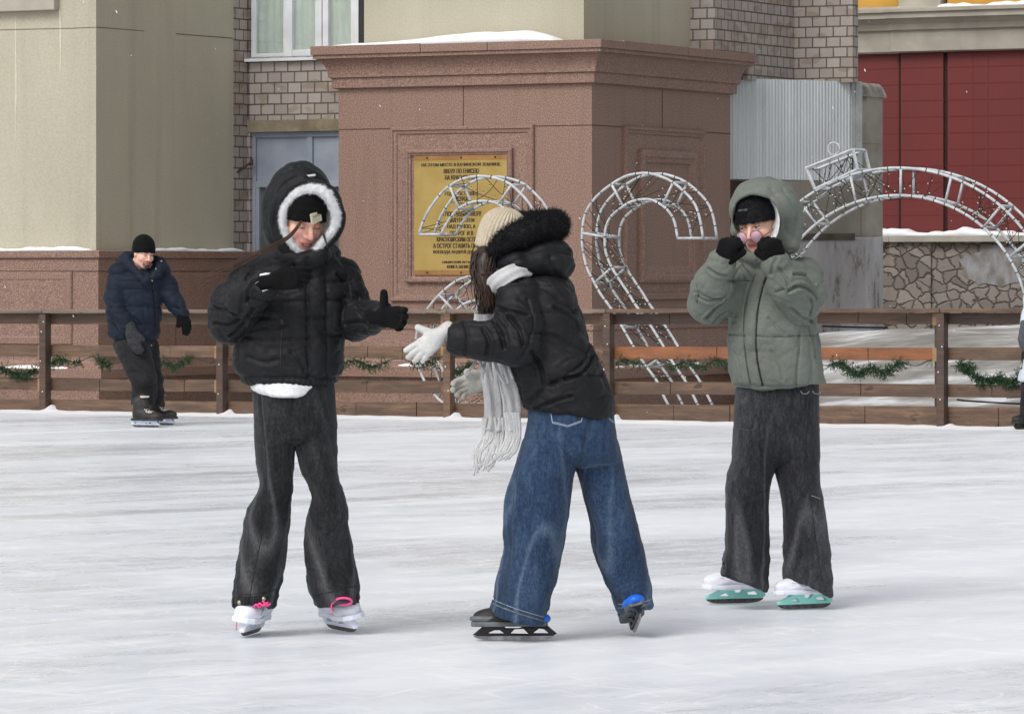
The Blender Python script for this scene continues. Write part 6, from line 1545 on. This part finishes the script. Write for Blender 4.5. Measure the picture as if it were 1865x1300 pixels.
# ------------------------------------------------------------------ girl in the sage green coat
def girl_green():
    g = Fig(17.2, 'person', 'girl in hooded sage green puffer coat pulling down her round sunglasses with black gloves', (1415, 1108, 0))
    J, R = g.J, g.root
    hd = Head(J(1367, 414, -.13), -27, 14, -5, .97, smile=.15)
    HL = hand(J(1313, 479, -.225), (.36, -.22, .90), (.62, .75, -.1), (.6, -.75, -.1), .96, curl=(58, 72, 40), spread=1, thumb=(.75, .35, .45), fat=1.12, tc=20)
    HR = hand(J(1420, 480, -.235), (-.40, -.2, .90), (-.5, .86, .1), (-.75, -.6, -.1), .96, curl=(58, 72, 40), spread=1, thumb=(.75, .35, .45), fat=1.12, tc=20)
    g.body(hd, [([hd.w((0, .03, -.05)), J(1400, 480, .0), J(1412, 580, .02), J(1415, 690, .02), J(1415, 735, .02)], [.052, .060, .10, .10, .11]),
        ([J(1355, 505, 0), J(1292, 553, -.08), J(1320, 480, -.21)], [.045, .034, .016]), ([J(1462, 505, .02), J(1455, 553, -.12), J(1410, 482, -.22)], [.045, .034, .016]),
        ([J(1378, 745, .01), J(1365, 890, -.02), J(1356, 1030, .0)], [.068, .04, .026]), ([J(1450, 745, .02), J(1457, 890, .0), J(1472, 1035, .02)], [.068, .04, .026])], [HL, HR])
    face_parts(hd, R, M_BROW, iris=(-.30, .12), lids=.05)
    tors = zloft(g.sec([(470, 1352, 1455, .0, .10), (485, 1342, 1478, 0, .125), (510, 1332, 1490, .01, .15), (545, 1326, 1491, .02, .162), (590, 1325, 1489, .02, .168), (640, 1325, 1495, .02, .172), (680, 1327, 1503, .02, .172), (698, 1331, 1506, .02, .165), (711, 1342, 1502, .02, .15)]), p=2.35, k=.016)
    aL = [J(1352, 508, 0), J(1318, 540, -.04), J(1292, 551, -.08), J(1297, 518, -.15), J(1314, 480, -.215)]
    aR = [J(1462, 508, .02), J(1466, 535, -.06), J(1454, 550, -.12), J(1434, 518, -.19), J(1415, 482, -.23)]
    hem_n = unit(np.array([.06, 0, -1.0])); hem_p = J(1420, 707)
    def f(P):
        d = tors(P)
        d = smin(d, s_chain(P, aL, [.085, .083, .080, .074, .060], .03), .006)
        d = smin(d, s_chain(P, aR, [.088, .086, .080, .074, .060], .03), .004)
        c = None
        for a, b in ((J(1352, 462, -.06), J(1376, 470, -.115)), (J(1376, 470, -.115), J(1404, 470, -.10)), (J(1404, 470, -.10), J(1428, 462, -.0)), (J(1428, 462, 0), J(1395, 460, .08)), (J(1395, 460, .08), J(1352, 462, -.06))):
            e = s_cone(P, a, b, .030, .030); c = e if c is None else np.minimum(c, e)
        d = smin(d, c, .022)
        for Hh in (HL, HR): d = smax(d, -s_cuff(P, Hh), .005)
        return smax(d, (P-hem_p)@hem_n, .014)
    def wr(V, N):
        q = V-g.base; z = q[:, 2]
        w_ = .0035*(ridged(q*np.array([4, 4, 6.])+np.stack([q[:, 2]*1.5, 0*z, 0*z], 1), 103, 2)-.8)+.003*fbm(q*np.array([9, 9, 10.]), 107, 3)-.006*crease(q*np.array([4.5, 4.5, 5.])+np.stack([q[:, 2]*2, 0*z, 0*z], 1), 109)-.004*crease(q*np.array([11, 11, 11.]), 111)-.002*crease(q*np.array([22, 22, 22.]), 112)
        arm = 1-np.clip((np.abs(V[:, 0]-J(1412, 0)[0]))/.02, 0, 1)
        for c, rad in ((J(1300, 580, -.06), .10), (J(1475, 548, -.06), .11), (J(1325, 505, -.03), .07)):
            w_ += (.007*(ridged(q*np.array([11, 5, 9.])+np.stack([6*q[:, 2], 0*z, 5*q[:, 0]], 1), 113, 2)-.75)-.012*crease(q*np.array([6, 4, 10.])+np.stack([5*q[:, 2], 0*z, 5*q[:, 0]], 1), 114))*np.exp(-(np.linalg.norm(V-c, axis=1)/rad)**2)
        w_ -= .006*np.exp(-((z-J(0, 703)[2])/.006)**2)
        return w_
    seams = [[(1376, 500), (1362, 535), (1355, 575), (1355, 620), (1359, 660), (1366, 699)], [(1395, 505), (1386, 535), (1379, 575), (1377, 620), (1380, 660), (1389, 702)], [(1328, 512), (1345, 511), (1372, 512)], [(1326, 609), (1345, 611), (1357, 612)], [(1378, 612), (1410, 614), (1455, 612), (1490, 610)], [(1457, 608), (1456, 640), (1452, 672), (1450, 704)],
             [(1265, 532), (1285, 540), (1305, 545), (1322, 540)], [(1412, 532), (1430, 527), (1448, 520)], [(1268, 520), (1272, 535), (1270, 552)]]
    ja = garment('coat', f, J(1235, 725, -.42), J(1525, 440, .27), .0040, M_GREEN, R, wr, seams, .0065, .0052, puff=.0035, folds=[([(1437, 530), (1456, 521), (1478, 530), (1490, 546)], .016, .0058), ([(1478, 545), (1482, 558), (1477, 572)], .012, .0058), ([(1322, 545), (1303, 562), (1286, 582)], .013, .0058), ([(1323, 568), (1308, 580), (1300, 590)], .010, .0058), ([(1446, 500), (1466, 502), (1484, 516)], .012, .0058), ([(1420, 490), (1432, 508), (1436, 522)], .008, .0058), ([(1345, 490), (1338, 505), (1334, 520)], .010, .0058), ([(1290, 490), (1305, 500), (1322, 502)], .007, .0058), ([(1270, 540), (1290, 548), (1312, 545)], .007, .0058), ([(1472, 595), (1480, 620), (1487, 650)], .008, .0058), ([(1440, 560), (1460, 578), (1480, 585)], .010, .0058), ([(1400, 580), (1420, 600), (1430, 608)], .006, .0058), ([(1350, 485), (1362, 498), (1370, 507)], .009, .0058), ([(1415, 470), (1408, 482), (1404, 500)], .008, .0058), ([(1405, 640), (1420, 660), (1425, 690)], .004, .0058), ([(1335, 640), (1345, 665), (1348, 690)], .004, .0058)])
    M_GSEAM = simple('green_seam_shade', lin(70, 78, 68), rough=.8)  # dark colour stands in for the shadow along the seam grooves
    for s_, r_ in zip(seams, (.0026, .0050, .0014, .0014, .0014, .0014, .0014, .0014, .0012)): seam_tube(ja, s_, r_, 'zip' if r_ > .004 else 'seam', M_BPLAST if r_ > .004 else M_GSEAM, ja.o, 40)
    m = MB()
    for c in (1466, 1488):
        a = J(c, 709, -.13); m.tube([a+np.array([.016*math.cos(t), 0, -.006-.012*math.sin(t)]) for t in np.linspace(0, math.pi, 10)], .0022, 5)
    m.build('drawcord', M_GREYB, ja.o, True)
    # hood
    cen = J(1374, 404, -.10); fwd = unit(np.array([-.22, -.97, -.10]))
    def hood(P):
        d = s_ell(P, J(1402, 392, .045), (.125, .145, .150)); d = smin(d, s_ell(P, J(1410, 420, .03), (.100, .120, .10)), .05)
        d = smin(d, s_ell(P, J(1391, 373, -.075), (.130, .115, .104)), .03)
        d = smin(d, s_cone(P, J(1448, 380, -.06), J(1440, 445, -.05), .030, .036), .03)
        d = smin(d, s_cone(P, J(1347, 378, -.085), J(1342, 420, -.08), .030, .030), .03)
        d = smax(d, -s_ell(P, J(1378, 398, -.03), (.090, .125, .118)), .012)
        return smax(d, -s_cone(P, J(1384, 394, -.05), J(1384, 394, -.05)+fwd*.4, .090, .100), .014)
    def hw(V, N):
        q = V-g.base; return .005*(ridged(q*np.array([7, 7, 6.]), 121, 2)-.8)+.0028*fbm(q*16, 123, 2)-.006*crease(q*np.array([7, 7, 6.]), 125)
    ho = garment('hood', hood, J(1310, 475, -.28), J(1485, 305, .26), .0048, M_GREEN, R, hw, [[(1355, 338), (1385, 326), (1420, 330), (1448, 350), (1460, 385)], [(1425, 345), (1445, 380), (1446, 420), (1440, 455)], [(1405, 345), (1425, 375), (1430, 415)]], .004, .007, puff=.003)
    ro = cat([J(1398, 350, -.150), J(1412, 372, -.150), J(1419, 398, -.148), J(1416, 424, -.150), J(1404, 448, -.155)], 30); ri = cat([J(1390, 358, -.095), J(1401, 378, -.09), J(1406, 400, -.09), J(1403, 424, -.10), J(1396, 442, -.11)], 30)
    m = MB(); rows = [[ro[i]*(1-t)+ri[i]*t+np.array([.006*math.sin(t*3.14), -.010*math.sin(t*3.14), 0]) for t in np.linspace(0, 1, 7)] for i in range(30)]
    m.rings(rows, closed=False, caps=False); o = m.build('hood_lining', M_SHERPA, R, True); so = o.modifiers.new('thick', 'SOLIDIFY'); so.thickness = .006; so.offset = 0
    # furry black hat
    bf = beanie_f(hd, .020, .10, .015, top=.004, band=.05)
    be = garment('fluffy_hat', bf, hd.c-.19, hd.c+.22, .0045, M_FURB, R, lambda V, N: .003*fbm(V*50, 3, 2))
    fur(be, 20000, .010, .0005, 9, be.o, M_FURB, 'fluff', wild=.8)
    patch(be, 1354, 383, 20, 4, .003, 'hat_tag', simple('dark_tag', lin(70, 72, 72), rough=.6), be.o, rot=-.1, ppm=465)
    patch(be, 1366, 348, 16, 2.5, .003, 'hood_pull', simple('pale_tag', lin(210, 214, 214), rough=.6), be.o, rot=.3, ppm=465)
    # round sunglasses, pulled down the nose
    fw = unit(hd.R @ np.array([0, -1.0, 0])); gx = hd.R @ np.array([1.0, 0, 0]); gz = hd.R @ np.array([0, 0, 1.0])
    M_LENS = NT('pink_lens'); M_LENS.base(lin(206, 172, 190)); M_LENS.set(Roughness=.25); M_LENS.p.inputs['Alpha'].default_value = .60; M_LENS.p.inputs['Specular IOR Level'].default_value = .4; M_LENS = M_LENS.m
    M_GOLD = simple('thin_gold', lin(120, 96, 92), rough=.3, metal=.6)
    gc = hd.w((0, -.112, -.034)); lens = []
    go = MB()
    for sx in (-1, 1):
        c = gc+gx*.0315*sx*hd.sc; ringv = [c+gx*.0245*math.cos(t)+gz*.0235*math.sin(t)-fw*.004*math.cos(t)*sx for t in np.linspace(0, 2*math.pi, 30, endpoint=False)]
        lens.append((c, ringv)); go.tube(ringv, .0021, 6, closed=True)
        go.tube(cat([c+gx*.024*sx, c+gx*.033*sx-fw*.002, c+gx*.040*sx-fw*.03+gz*.004, c+gx*.044*sx-fw*.10+gz*.012], 12), .0017, 6)
    go.tube(cat([gc-gx*.008, gc+gz*.004+fw*.002, gc+gx*.008], 6), .0016, 6)
    gl = root('sunglasses', 'round sunglasses with pinkish lenses and thin metal frame before the face in the green hood', 'sunglasses', tuple(gc))
    fo = go.build('rim', M_GOLD, gl, True)
    for c, rv in lens:
        m = MB(); m.add([c+fw*.0022]+[c+(p-c)*.97 for p in rv], [(0, i+1, (i+1) % 30+1) for i in range(30)]); lo_ = m.build('lens', M_LENS, gl, True); so = lo_.modifiers.new('thick', 'SOLIDIFY'); so.thickness = .0015
    glove(HL, 'glove', M_BLACKK, R, knit=.0014, grow=.003); glove(HR, 'glove', M_BLACKK, R, knit=.0014, grow=.003)
    # faded black jeans
    pel = zloft(g.sec([(690, 1342, 1490, .02, .125), (715, 1340, 1491, .02, .13), (760, 1338, 1491, .02, .132), (800, 1337, 1491, .02, .13), (830, 1334, 1492, .02, .12), (850, 1342, 1486, .02, .08)]), p=2.4, k=.02)
    lL = zloft(g.sec([(780, 1337, 1413, .01, .115), (830, 1334, 1411, .0, .11), (850, 1329, 1411, -.005, .107), (870, 1324, 1407, -.01, .105), (900, 1321, 1402, -.015, .105), (950, 1322, 1401, -.01, .105), (1000, 1320, 1400, .0, .105), (1030, 1315, 1399, .0, .106), (1060, 1310, 1398, .0, .106), (1082, 1308, 1397, .0, .104)]), p=2.4, k=.008)
    lR = zloft(g.sec([(780, 1411, 1491, .03, .115), (830, 1412, 1491, .02, .11), (850, 1411, 1491, .015, .107), (870, 1413, 1493, .01, .105), (905, 1421, 1497, .005, .105), (950, 1425, 1503, .01, .105), (1000, 1427, 1508, .02, .105), (1040, 1428, 1512, .02, .106), (1070, 1430, 1514, .02, .106), (1087, 1432, 1515, .02, .104)]), p=2.4, k=.008)
    def jf(P):
        a, b = lL(P), lR(P)
        for q0, p0, k in ((J(1353, 1075), J(1355, 1062), 'a'), (J(1473, 1080, .02), J(1475, 1073, .02), 'b')):
            n = unit(np.array([.42 if k == 'a' else .36, .10, 1.0])); cut = -((P-p0)@n)
            q = P-q0; rr = np.sqrt((q[:, 0]/.080)**2+(q[:, 1]/.092)**2); hol = -np.maximum((rr-1)*.08, (P-p0)@n-.05)
            if k == 'a': a = smax(smax(a, cut, .008), hol, .004)
            else: b = smax(smax(b, cut, .008), hol, .004)
        return smin(smin(pel(P), a, .008), smin(pel(P), b, .008), .002)
    def jw(V, N):
        q = V-g.base; z = q[:, 2]; sd_ = (V[:, 0] > J(1412, 0)[0])*1.0; qq = q.copy(); qq[:, 0] += sd_*2.9
        w_ = .010*(ridged(qq*np.array([7, 7, 2.6]), 131, 2)-.8)*np.clip(1.15-z, .3, 1)
        w_ += .009*(ridged(qq*np.array([4, 4, 11.])+np.stack([0*z, 0*z, qq[:, 0]*6], 1), 133, 2)-.8)*np.exp(-((z-.16)/.10)**2)
        w_ += .006*(ridged(qq*np.array([4, 4, 9.])+np.stack([0*z, 0*z, qq[:, 0]*4], 1), 137, 1)-.8)*np.exp(-((z-.45)/.13)**2)
        return w_+.0018*fbm(qq*30, 5, 2)
    je = garment('jeans', jf, J(1285, 1115, -.2), J(1540, 680, .24), .0046, M_CHARD2, R, jw, [[(1475, 725), (1470, 790), (1468, 850), (1478, 920), (1487, 990), (1498, 1060)], [(1408, 720), (1412, 780), (1411, 840)], [(1348, 915), (1375, 903), (1397, 892)]], .004, .006, wear=lambda V: crease((V-g.base)*np.array([6.5, 6.5, 1.9])+np.stack([0*V[:, 2], 0*V[:, 2], 2*V[:, 0]], 1), 211, 3.0)*np.clip(1.3-(V-g.base)[:, 2]*1.1, 0, 1))
    seam_tube(je, [(1475, 725), (1470, 790), (1468, 850), (1478, 920), (1487, 990), (1498, 1060)], .0016, 'side_seam', M_DKSEAM, je.o, 60)
    seam_tube(je, [(1478, 902), (1486, 905), (1495, 908)], .0014, 'reflective_stitch', M_STITCH, je.o)
    for L in ([(1316, 1052), (1340, 1062), (1370, 1072), (1396, 1076)], [(1440, 1062), (1465, 1072), (1490, 1078), (1512, 1080)]): seam_tube(je, L, .002, 'hem_stitch', simple('reddish_stitch', lin(84, 62, 66), rough=.8), je.o, 30)
    a = J(1352, 1103, .0); b = J(1476, 1114, .0)
    a_y = FPX*CAMH/(1102-HY); b_y = FPX*CAMH/(1112-HY)
    def floor(px, py): y = FPX*CAMH/(py-HY); return np.array([(px-CX)/FPX*y, y, 0])
    a, b = floor(1350, 1099), floor(1476, 1109)
    s1 = skate(R, a, (-.95, -.30), 'teal', roll=.05, hmat=M_TEAL, bmat=M_WLILAC, solemat=M_WPLAST, sc=.95, zq=.98, lift=.003)
    s2 = skate(R, b, (-.90, -.44), 'teal', roll=-.04, hmat=M_TEAL, bmat=M_WLILAC, solemat=M_WPLAST, sc=.93, zq=.98, lift=.003)
    for s_ in (s1, s2):
        for sg in (-1, 1):
            p = []
            for x, z in ((.150, .112), (.125, .135), (.105, .112), (.095, .110), (.075, .128)):
                r_ = s_.bvh.ray_cast(Vector(s_.tw(np.array([[x, sg*.12, z]]))[0]), Vector(s_.tw(np.array([[x, 0, z]]))[0]-s_.tw(np.array([[x, sg*.12, z]]))[0]).normalized())
                if r_[0] is not None: p.append(np.array(r_[0]))
            if len(p) > 2: m = MB(); m.tube(p, .0011, 5); m.build('stitch_line', simple('grey_stitch', lin(140, 146, 168), rough=.7), s_.o)
    return g
girl_green()
# ------------------------------------------------------------------ crouching man at the fence and the person at the edge
def man():
    g = Fig(37.7, 'person', 'man in navy puffer jacket and black beanie crouching on skates beside the left fence', (272, 775, 0))
    J, R = g.J, g.root
    hd = Head(J(270, 465, -.13), 33, 14, 3, 1.02, male=True)
    H1 = hand(J(239, 605, -.22), (.30, -.22, -.93), (.35, .9, .0), (.9, -.2, .2), 1.15, curl=(10, 14, 10), spread=0, thumb=(.8, .5, .2), fat=1.5, tc=0)
    H2 = hand(J(331, 572, -.08), (.40, -.28, -.88), (-.5, .8, 0), (-.8, -.4, 0), 1.1, curl=(14, 20, 16), spread=1, thumb=(.8, .45, .2), fat=1.35, tc=0)
    g.body(hd, [([hd.w((0, .03, -.05)), J(252, 485, .0), J(245, 550, .02), J(243, 620, .05), J(248, 632, .05)], [.056, .07, .11, .11, .12]),
        ([J(222, 500, -.02), J(212, 560, -.10), J(234, 592, -.20)], [.05, .042, .03]), ([J(292, 498, .02), J(313, 545, -.02), J(329, 570, -.07)], [.05, .042, .03]),
        ([J(242, 640, .0), J(262, 690, -.12), J(258, 742, .0)], [.08, .06, .045]), ([J(262, 640, .12), J(280, 685, .08), J(287, 740, .2)], [.08, .06, .045])], [H1, H2], beard=lin(58, 46, 40), h=.0052)
    face_parts(hd, R, M_BROW, iris=(.1, 0), lids=.45)
    tors = zloft(g.sec([(489, 228, 292, .03, .10), (499, 205, 302, .01, .15), (512, 199, 303, .01, .17), (540, 196, 298, .02, .18), (575, 194, 294, .02, .185), (600, 196, 292, .02, .185), (614, 199, 289, .02, .18), (621, 206, 288, .02, .165)]), p=2.4, k=.02)
    aL = [J(218, 500, -.03), J(211, 540, -.09), J(213, 566, -.12), J(231, 592, -.19)]; aR = [J(292, 496, .02), J(308, 530, .0), J(318, 552, -.02), J(331, 570, -.06)]
    def f(P):
        d = tors(P); d = smin(d, s_chain(P, aL, [.105, .092, .088, .072], .03), .016); d = smin(d, s_chain(P, aR, [.092, .084, .076, .066], .03), .02)
        c = None
        for a, b in ((J(238, 486, -.12), J(264, 511, -.17)), (J(264, 511, -.17), J(290, 497, -.13)), (J(290, 497, -.13), J(294, 478, .0)), (J(294, 474, .0), J(262, 470, .07)), (J(262, 470, .07), J(232, 466, .03)), (J(232, 466, .03), J(238, 486, -.12))):
            e = s_cone(P, a, b, .038, .038); c = e if c is None else np.minimum(c, e)
        d = smin(d, c, .02); d = smin(d, s_ell(P, J(231, 478, .06), (.095, .10, .085)), .03)
        n = unit(np.array([.05, .0, -1.0]))
        return d
    def wr(V, N):
        q = V-g.base; z = q[:, 2]
        w_ = .017*np.abs(np.sin(z*math.pi/.145+.35*fbm(q*3, 3, 2)))**.6-.011+.004*(ridged(q*np.array([7, 7, 9.]), 143, 2)-.8)-.008*crease(q*np.array([8, 8, 11.]), 145)+.003*fbm(q*np.array([14, 14, 9.]), 147, 2)
        return w_
    ja = garment('jacket', f, J(180, 640, -.42), J(350, 445, .30), .0065, M_NAVY, R, wr, [[(272, 492), (279, 520), (284, 560), (286, 610)]], .012, .012)
    seam_tube(ja, [(272, 492), (279, 520), (284, 560), (286, 612)], .006, 'zip_flap', M_BPLAST, ja.o)
    for px, py in ((294, 476), (284, 490), (277, 511), (286, 619)):
        a, c = ja.hit(px, py)
        if a is not None: m = MB(); m.ball(a, .009, 8, 6); m.build('snap_button', M_METAL, ja.o, True)
    be = garment('beanie', beanie_f(hd, .026, .30, .016, top=.01, band=.05), hd.c-.19, hd.c+.21, .005, M_BLACKK, R, lambda V, N: .0015*np.sin(np.arctan2(hd.l(V)[:, 0], -hd.l(V)[:, 1])*60))
    glove(H1, 'glove', M_GREYK if False else simple('dark_grey_fleece', lin(38, 38, 41), lin(58, 58, 62), 60, .95), R, h=.005, grow=.006); glove(H2, 'glove', M_BLACKK, R, h=.005, grow=.003)
    pn = [J(243, 632, -.03), J(252, 662, -.09), J(262, 690, -.12), J(263, 715, -.06), J(260, 737, -.01)]; pf = [J(263, 635, .10), J(272, 660, .08), J(278, 688, .07), J(281, 715, .14), J(284, 732, .19)]
    def pf_(P):
        d = s_ell(P, J(244, 628, .05), (.185, .16, .11)); d = smin(d, s_chain(P, pn, [.155, .125, .112, .108, .105], .03), .03); d = smin(d, s_chain(P, pf, [.13, .10, .088, .084, .075], .03), .015)
        d = smax(d, J(0, 737)[2]-P[:, 2], .01)
        return d
    def pw_(V, N):
        q = V-g.base; z = q[:, 2]
        return .009*(ridged(q*np.array([4, 4, 9.])+np.stack([0*z, 0*z, q[:, 0]*7], 1), 151, 2)-.8)+.004*fbm(q*14, 153, 2)-.012*crease(q*np.array([5, 5, 9.])+np.stack([0*z, 0*z, q[:, 0]*5], 1), 155)
    garment('trousers', pf_, J(180, 760, -.4), J(310, 600, .45), .0065, M_PANTS, R, pw_, [])
    def floor(px, py): y = FPX*CAMH/(py-HY); return np.array([(px-CX)/FPX*y, y, 0])
    M_WB = simple('pale_blue_holder', lin(206, 216, 232), lin(190, 202, 222), 30, .4)
    for (px, py), dr in (((261, 778), (.86, -.5)), ((290, 774), (.82, -.57))):
        o = floor(px, py); s_ = skate(R, o, dr, 'white', hmat=M_WB, bmat=M_DBOOT, solemat=M_DBOOT, lace=M_WLACE, lace_r=.0045, sc=1.12, lift=.002)
        def tongue(P):
            d = s_cone(P, (.02, 0, .17), (-.005, 0, .235), .030, .034); d = smin(d, s_cone(P, (-.035, 0, .12), (-.04, 0, .205), .046, .048), .02); return smax(d, .12-P[:, 2], .01)
        V, Q, N = mesh_sdf(tongue, (-.12, -.08, .09), (.10, .08, .29), .006); link_mesh('boot_cuff', np_mesh('boot_cuff', s_.tw(V), Q), M_DBOOT, s_.o)
        p = [tuple(s_.tw(np.array([[.012+.026*math.cos(t), .034*math.sin(t), .245-.0*t]]))[0]) for t in np.linspace(-2.2, 2.2, 14)]
        m = MB(); m.tube(p, .009, 6); m.build('tongue_edge', M_WLACE, s_.o, True)
    return g
man()
def edge_person():
    g = Fig(36.8, 'person', 'person in long pale blue puffer coat with grey mitten at the right edge', (1893, 783, 0))
    J, R = g.J, g.root
    hd = Head(J(1916, 428, -.10), 20, 6, 0, 1.0)
    H1 = hand(J(1867, 600, -.16), (-.10, -.1, -.99), (.4, .8, 0), (.8, -.4, 0), 1.1, curl=(16, 22, 16), spread=1, thumb=(.8, .45, .2), fat=1.4)
    H2 = hand(J(1943, 606, -.05), (.10, -.1, -.99), (-.4, .8, 0), (-.8, -.4, 0), 1.1, curl=(16, 22, 16), spread=1, thumb=(.8, .45, .2), fat=1.4)
    g.body(hd, [([hd.w((0, .03, -.05)), J(1912, 462, 0), J(1908, 540, .02), J(1903, 640, .02)], [.055, .06, .10, .11]), ([J(1892, 482, 0), J(1880, 545, -.05), J(1869, 598, -.14)], [.045, .038, .024]), ([J(1934, 482, 0), J(1941, 545, .0), J(1943, 600, -.04)], [.045, .038, .024]),
        ([J(1882, 650, .0), J(1878, 710, -.02), J(1874, 765, .02)], [.07, .05, .04]), ([J(1905, 650, .0), J(1908, 710, .0), J(1910, 765, .05)], [.07, .05, .04])], [H1, H2], h=.006)
    face_parts(hd, R, M_BROW, lids=.4)
    tors = zloft(g.sec([(452, 1894, 1930, 0, .09), (472, 1888, 1940, 0, .13), (520, 1884, 1942, .01, .15), (580, 1876, 1942, .02, .17), (640, 1865, 1942, .02, .185), (694, 1854, 1944, .02, .20)]), p=2.3, k=.02)
    def f(P):
        d = tors(P); d = smin(d, s_chain(P, [J(1894, 486, 0), J(1881, 545, -.06), J(1871, 590, -.14)], [.082, .070, .058], .03), .02)
        return smin(d, s_chain(P, [J(1934, 486, 0), J(1941, 545, 0), J(1943, 590, -.04)], [.082, .070, .058], .03), .02)
    garment('coat', f, J(1835, 715, -.4), J(1955, 440, .35), .007, M_PALE, R, lambda V, N: .012*np.abs(np.sin((V-g.base)[:, 2]*math.pi/.17))**.6-.006+.004*fbm((V-g.base)*9, 3, 2))
    garment('hat', beanie_f(hd, .024, .25, .014), hd.c-.18, hd.c+.2, .006, M_GREYK, R)
    glove(H1, 'glove', M_GREYK, R, h=.006, grow=.004); glove(H2, 'glove', M_GREYK, R, h=.006, grow=.004)
    def pf_(P): return np.minimum(s_chain(P, [J(1882, 650, 0), J(1878, 710, -.02), J(1873, 768, .02)], [.10, .085, .075]), s_chain(P, [J(1905, 650, 0), J(1908, 710, 0), J(1910, 766, .05)], [.10, .085, .075]))
    garment('trousers', pf_, J(1840, 785, -.3), J(1945, 620, .3), .008, M_PANTS, R, lambda V, N: .006*fbm((V-g.base)*12, 5, 2))
    for px, py, dr in ((1872, 782, (-.75, -.6)), (1910, 780, (-.1, -.98))):
        y = FPX*CAMH/(py-HY); skate(R, ((px-CX)/FPX*y, y, 0), dr, 'white', hmat=M_BPLAST, bmat=M_DBOOT, solemat=M_DBOOT, sc=1.05, lift=.002)
edge_person()
# ------------------------------------------------------------------ falling snow
def snowfall():
    r = np.random.default_rng(77); m = MB()
    for k in range(60):
        y = r.uniform(15.9, 40); hw_ = 950*y/FPX; x = r.uniform(-hw_, hw_); z = r.uniform(.3, CAMH+500*y/FPX)
        s_ = r.uniform(.0009, .0019)*(1 if y < 22 else 1.7); d = unit(np.array([.35+.2*r.normal(), .1*r.normal(), -1.0])); L = s_*r.choice([1.0, 1.0, 1.3, 3.0])
        c = np.array([x, y, z]); m.tube([c-d*L, c-d*L*.5, c+d*L*.5, c+d*L], [s_*.3, s_, s_, s_*.3], 5)
    tag(m.build('falling_snow', M_SNOW, None, True), kind='stuff')
snowfall()
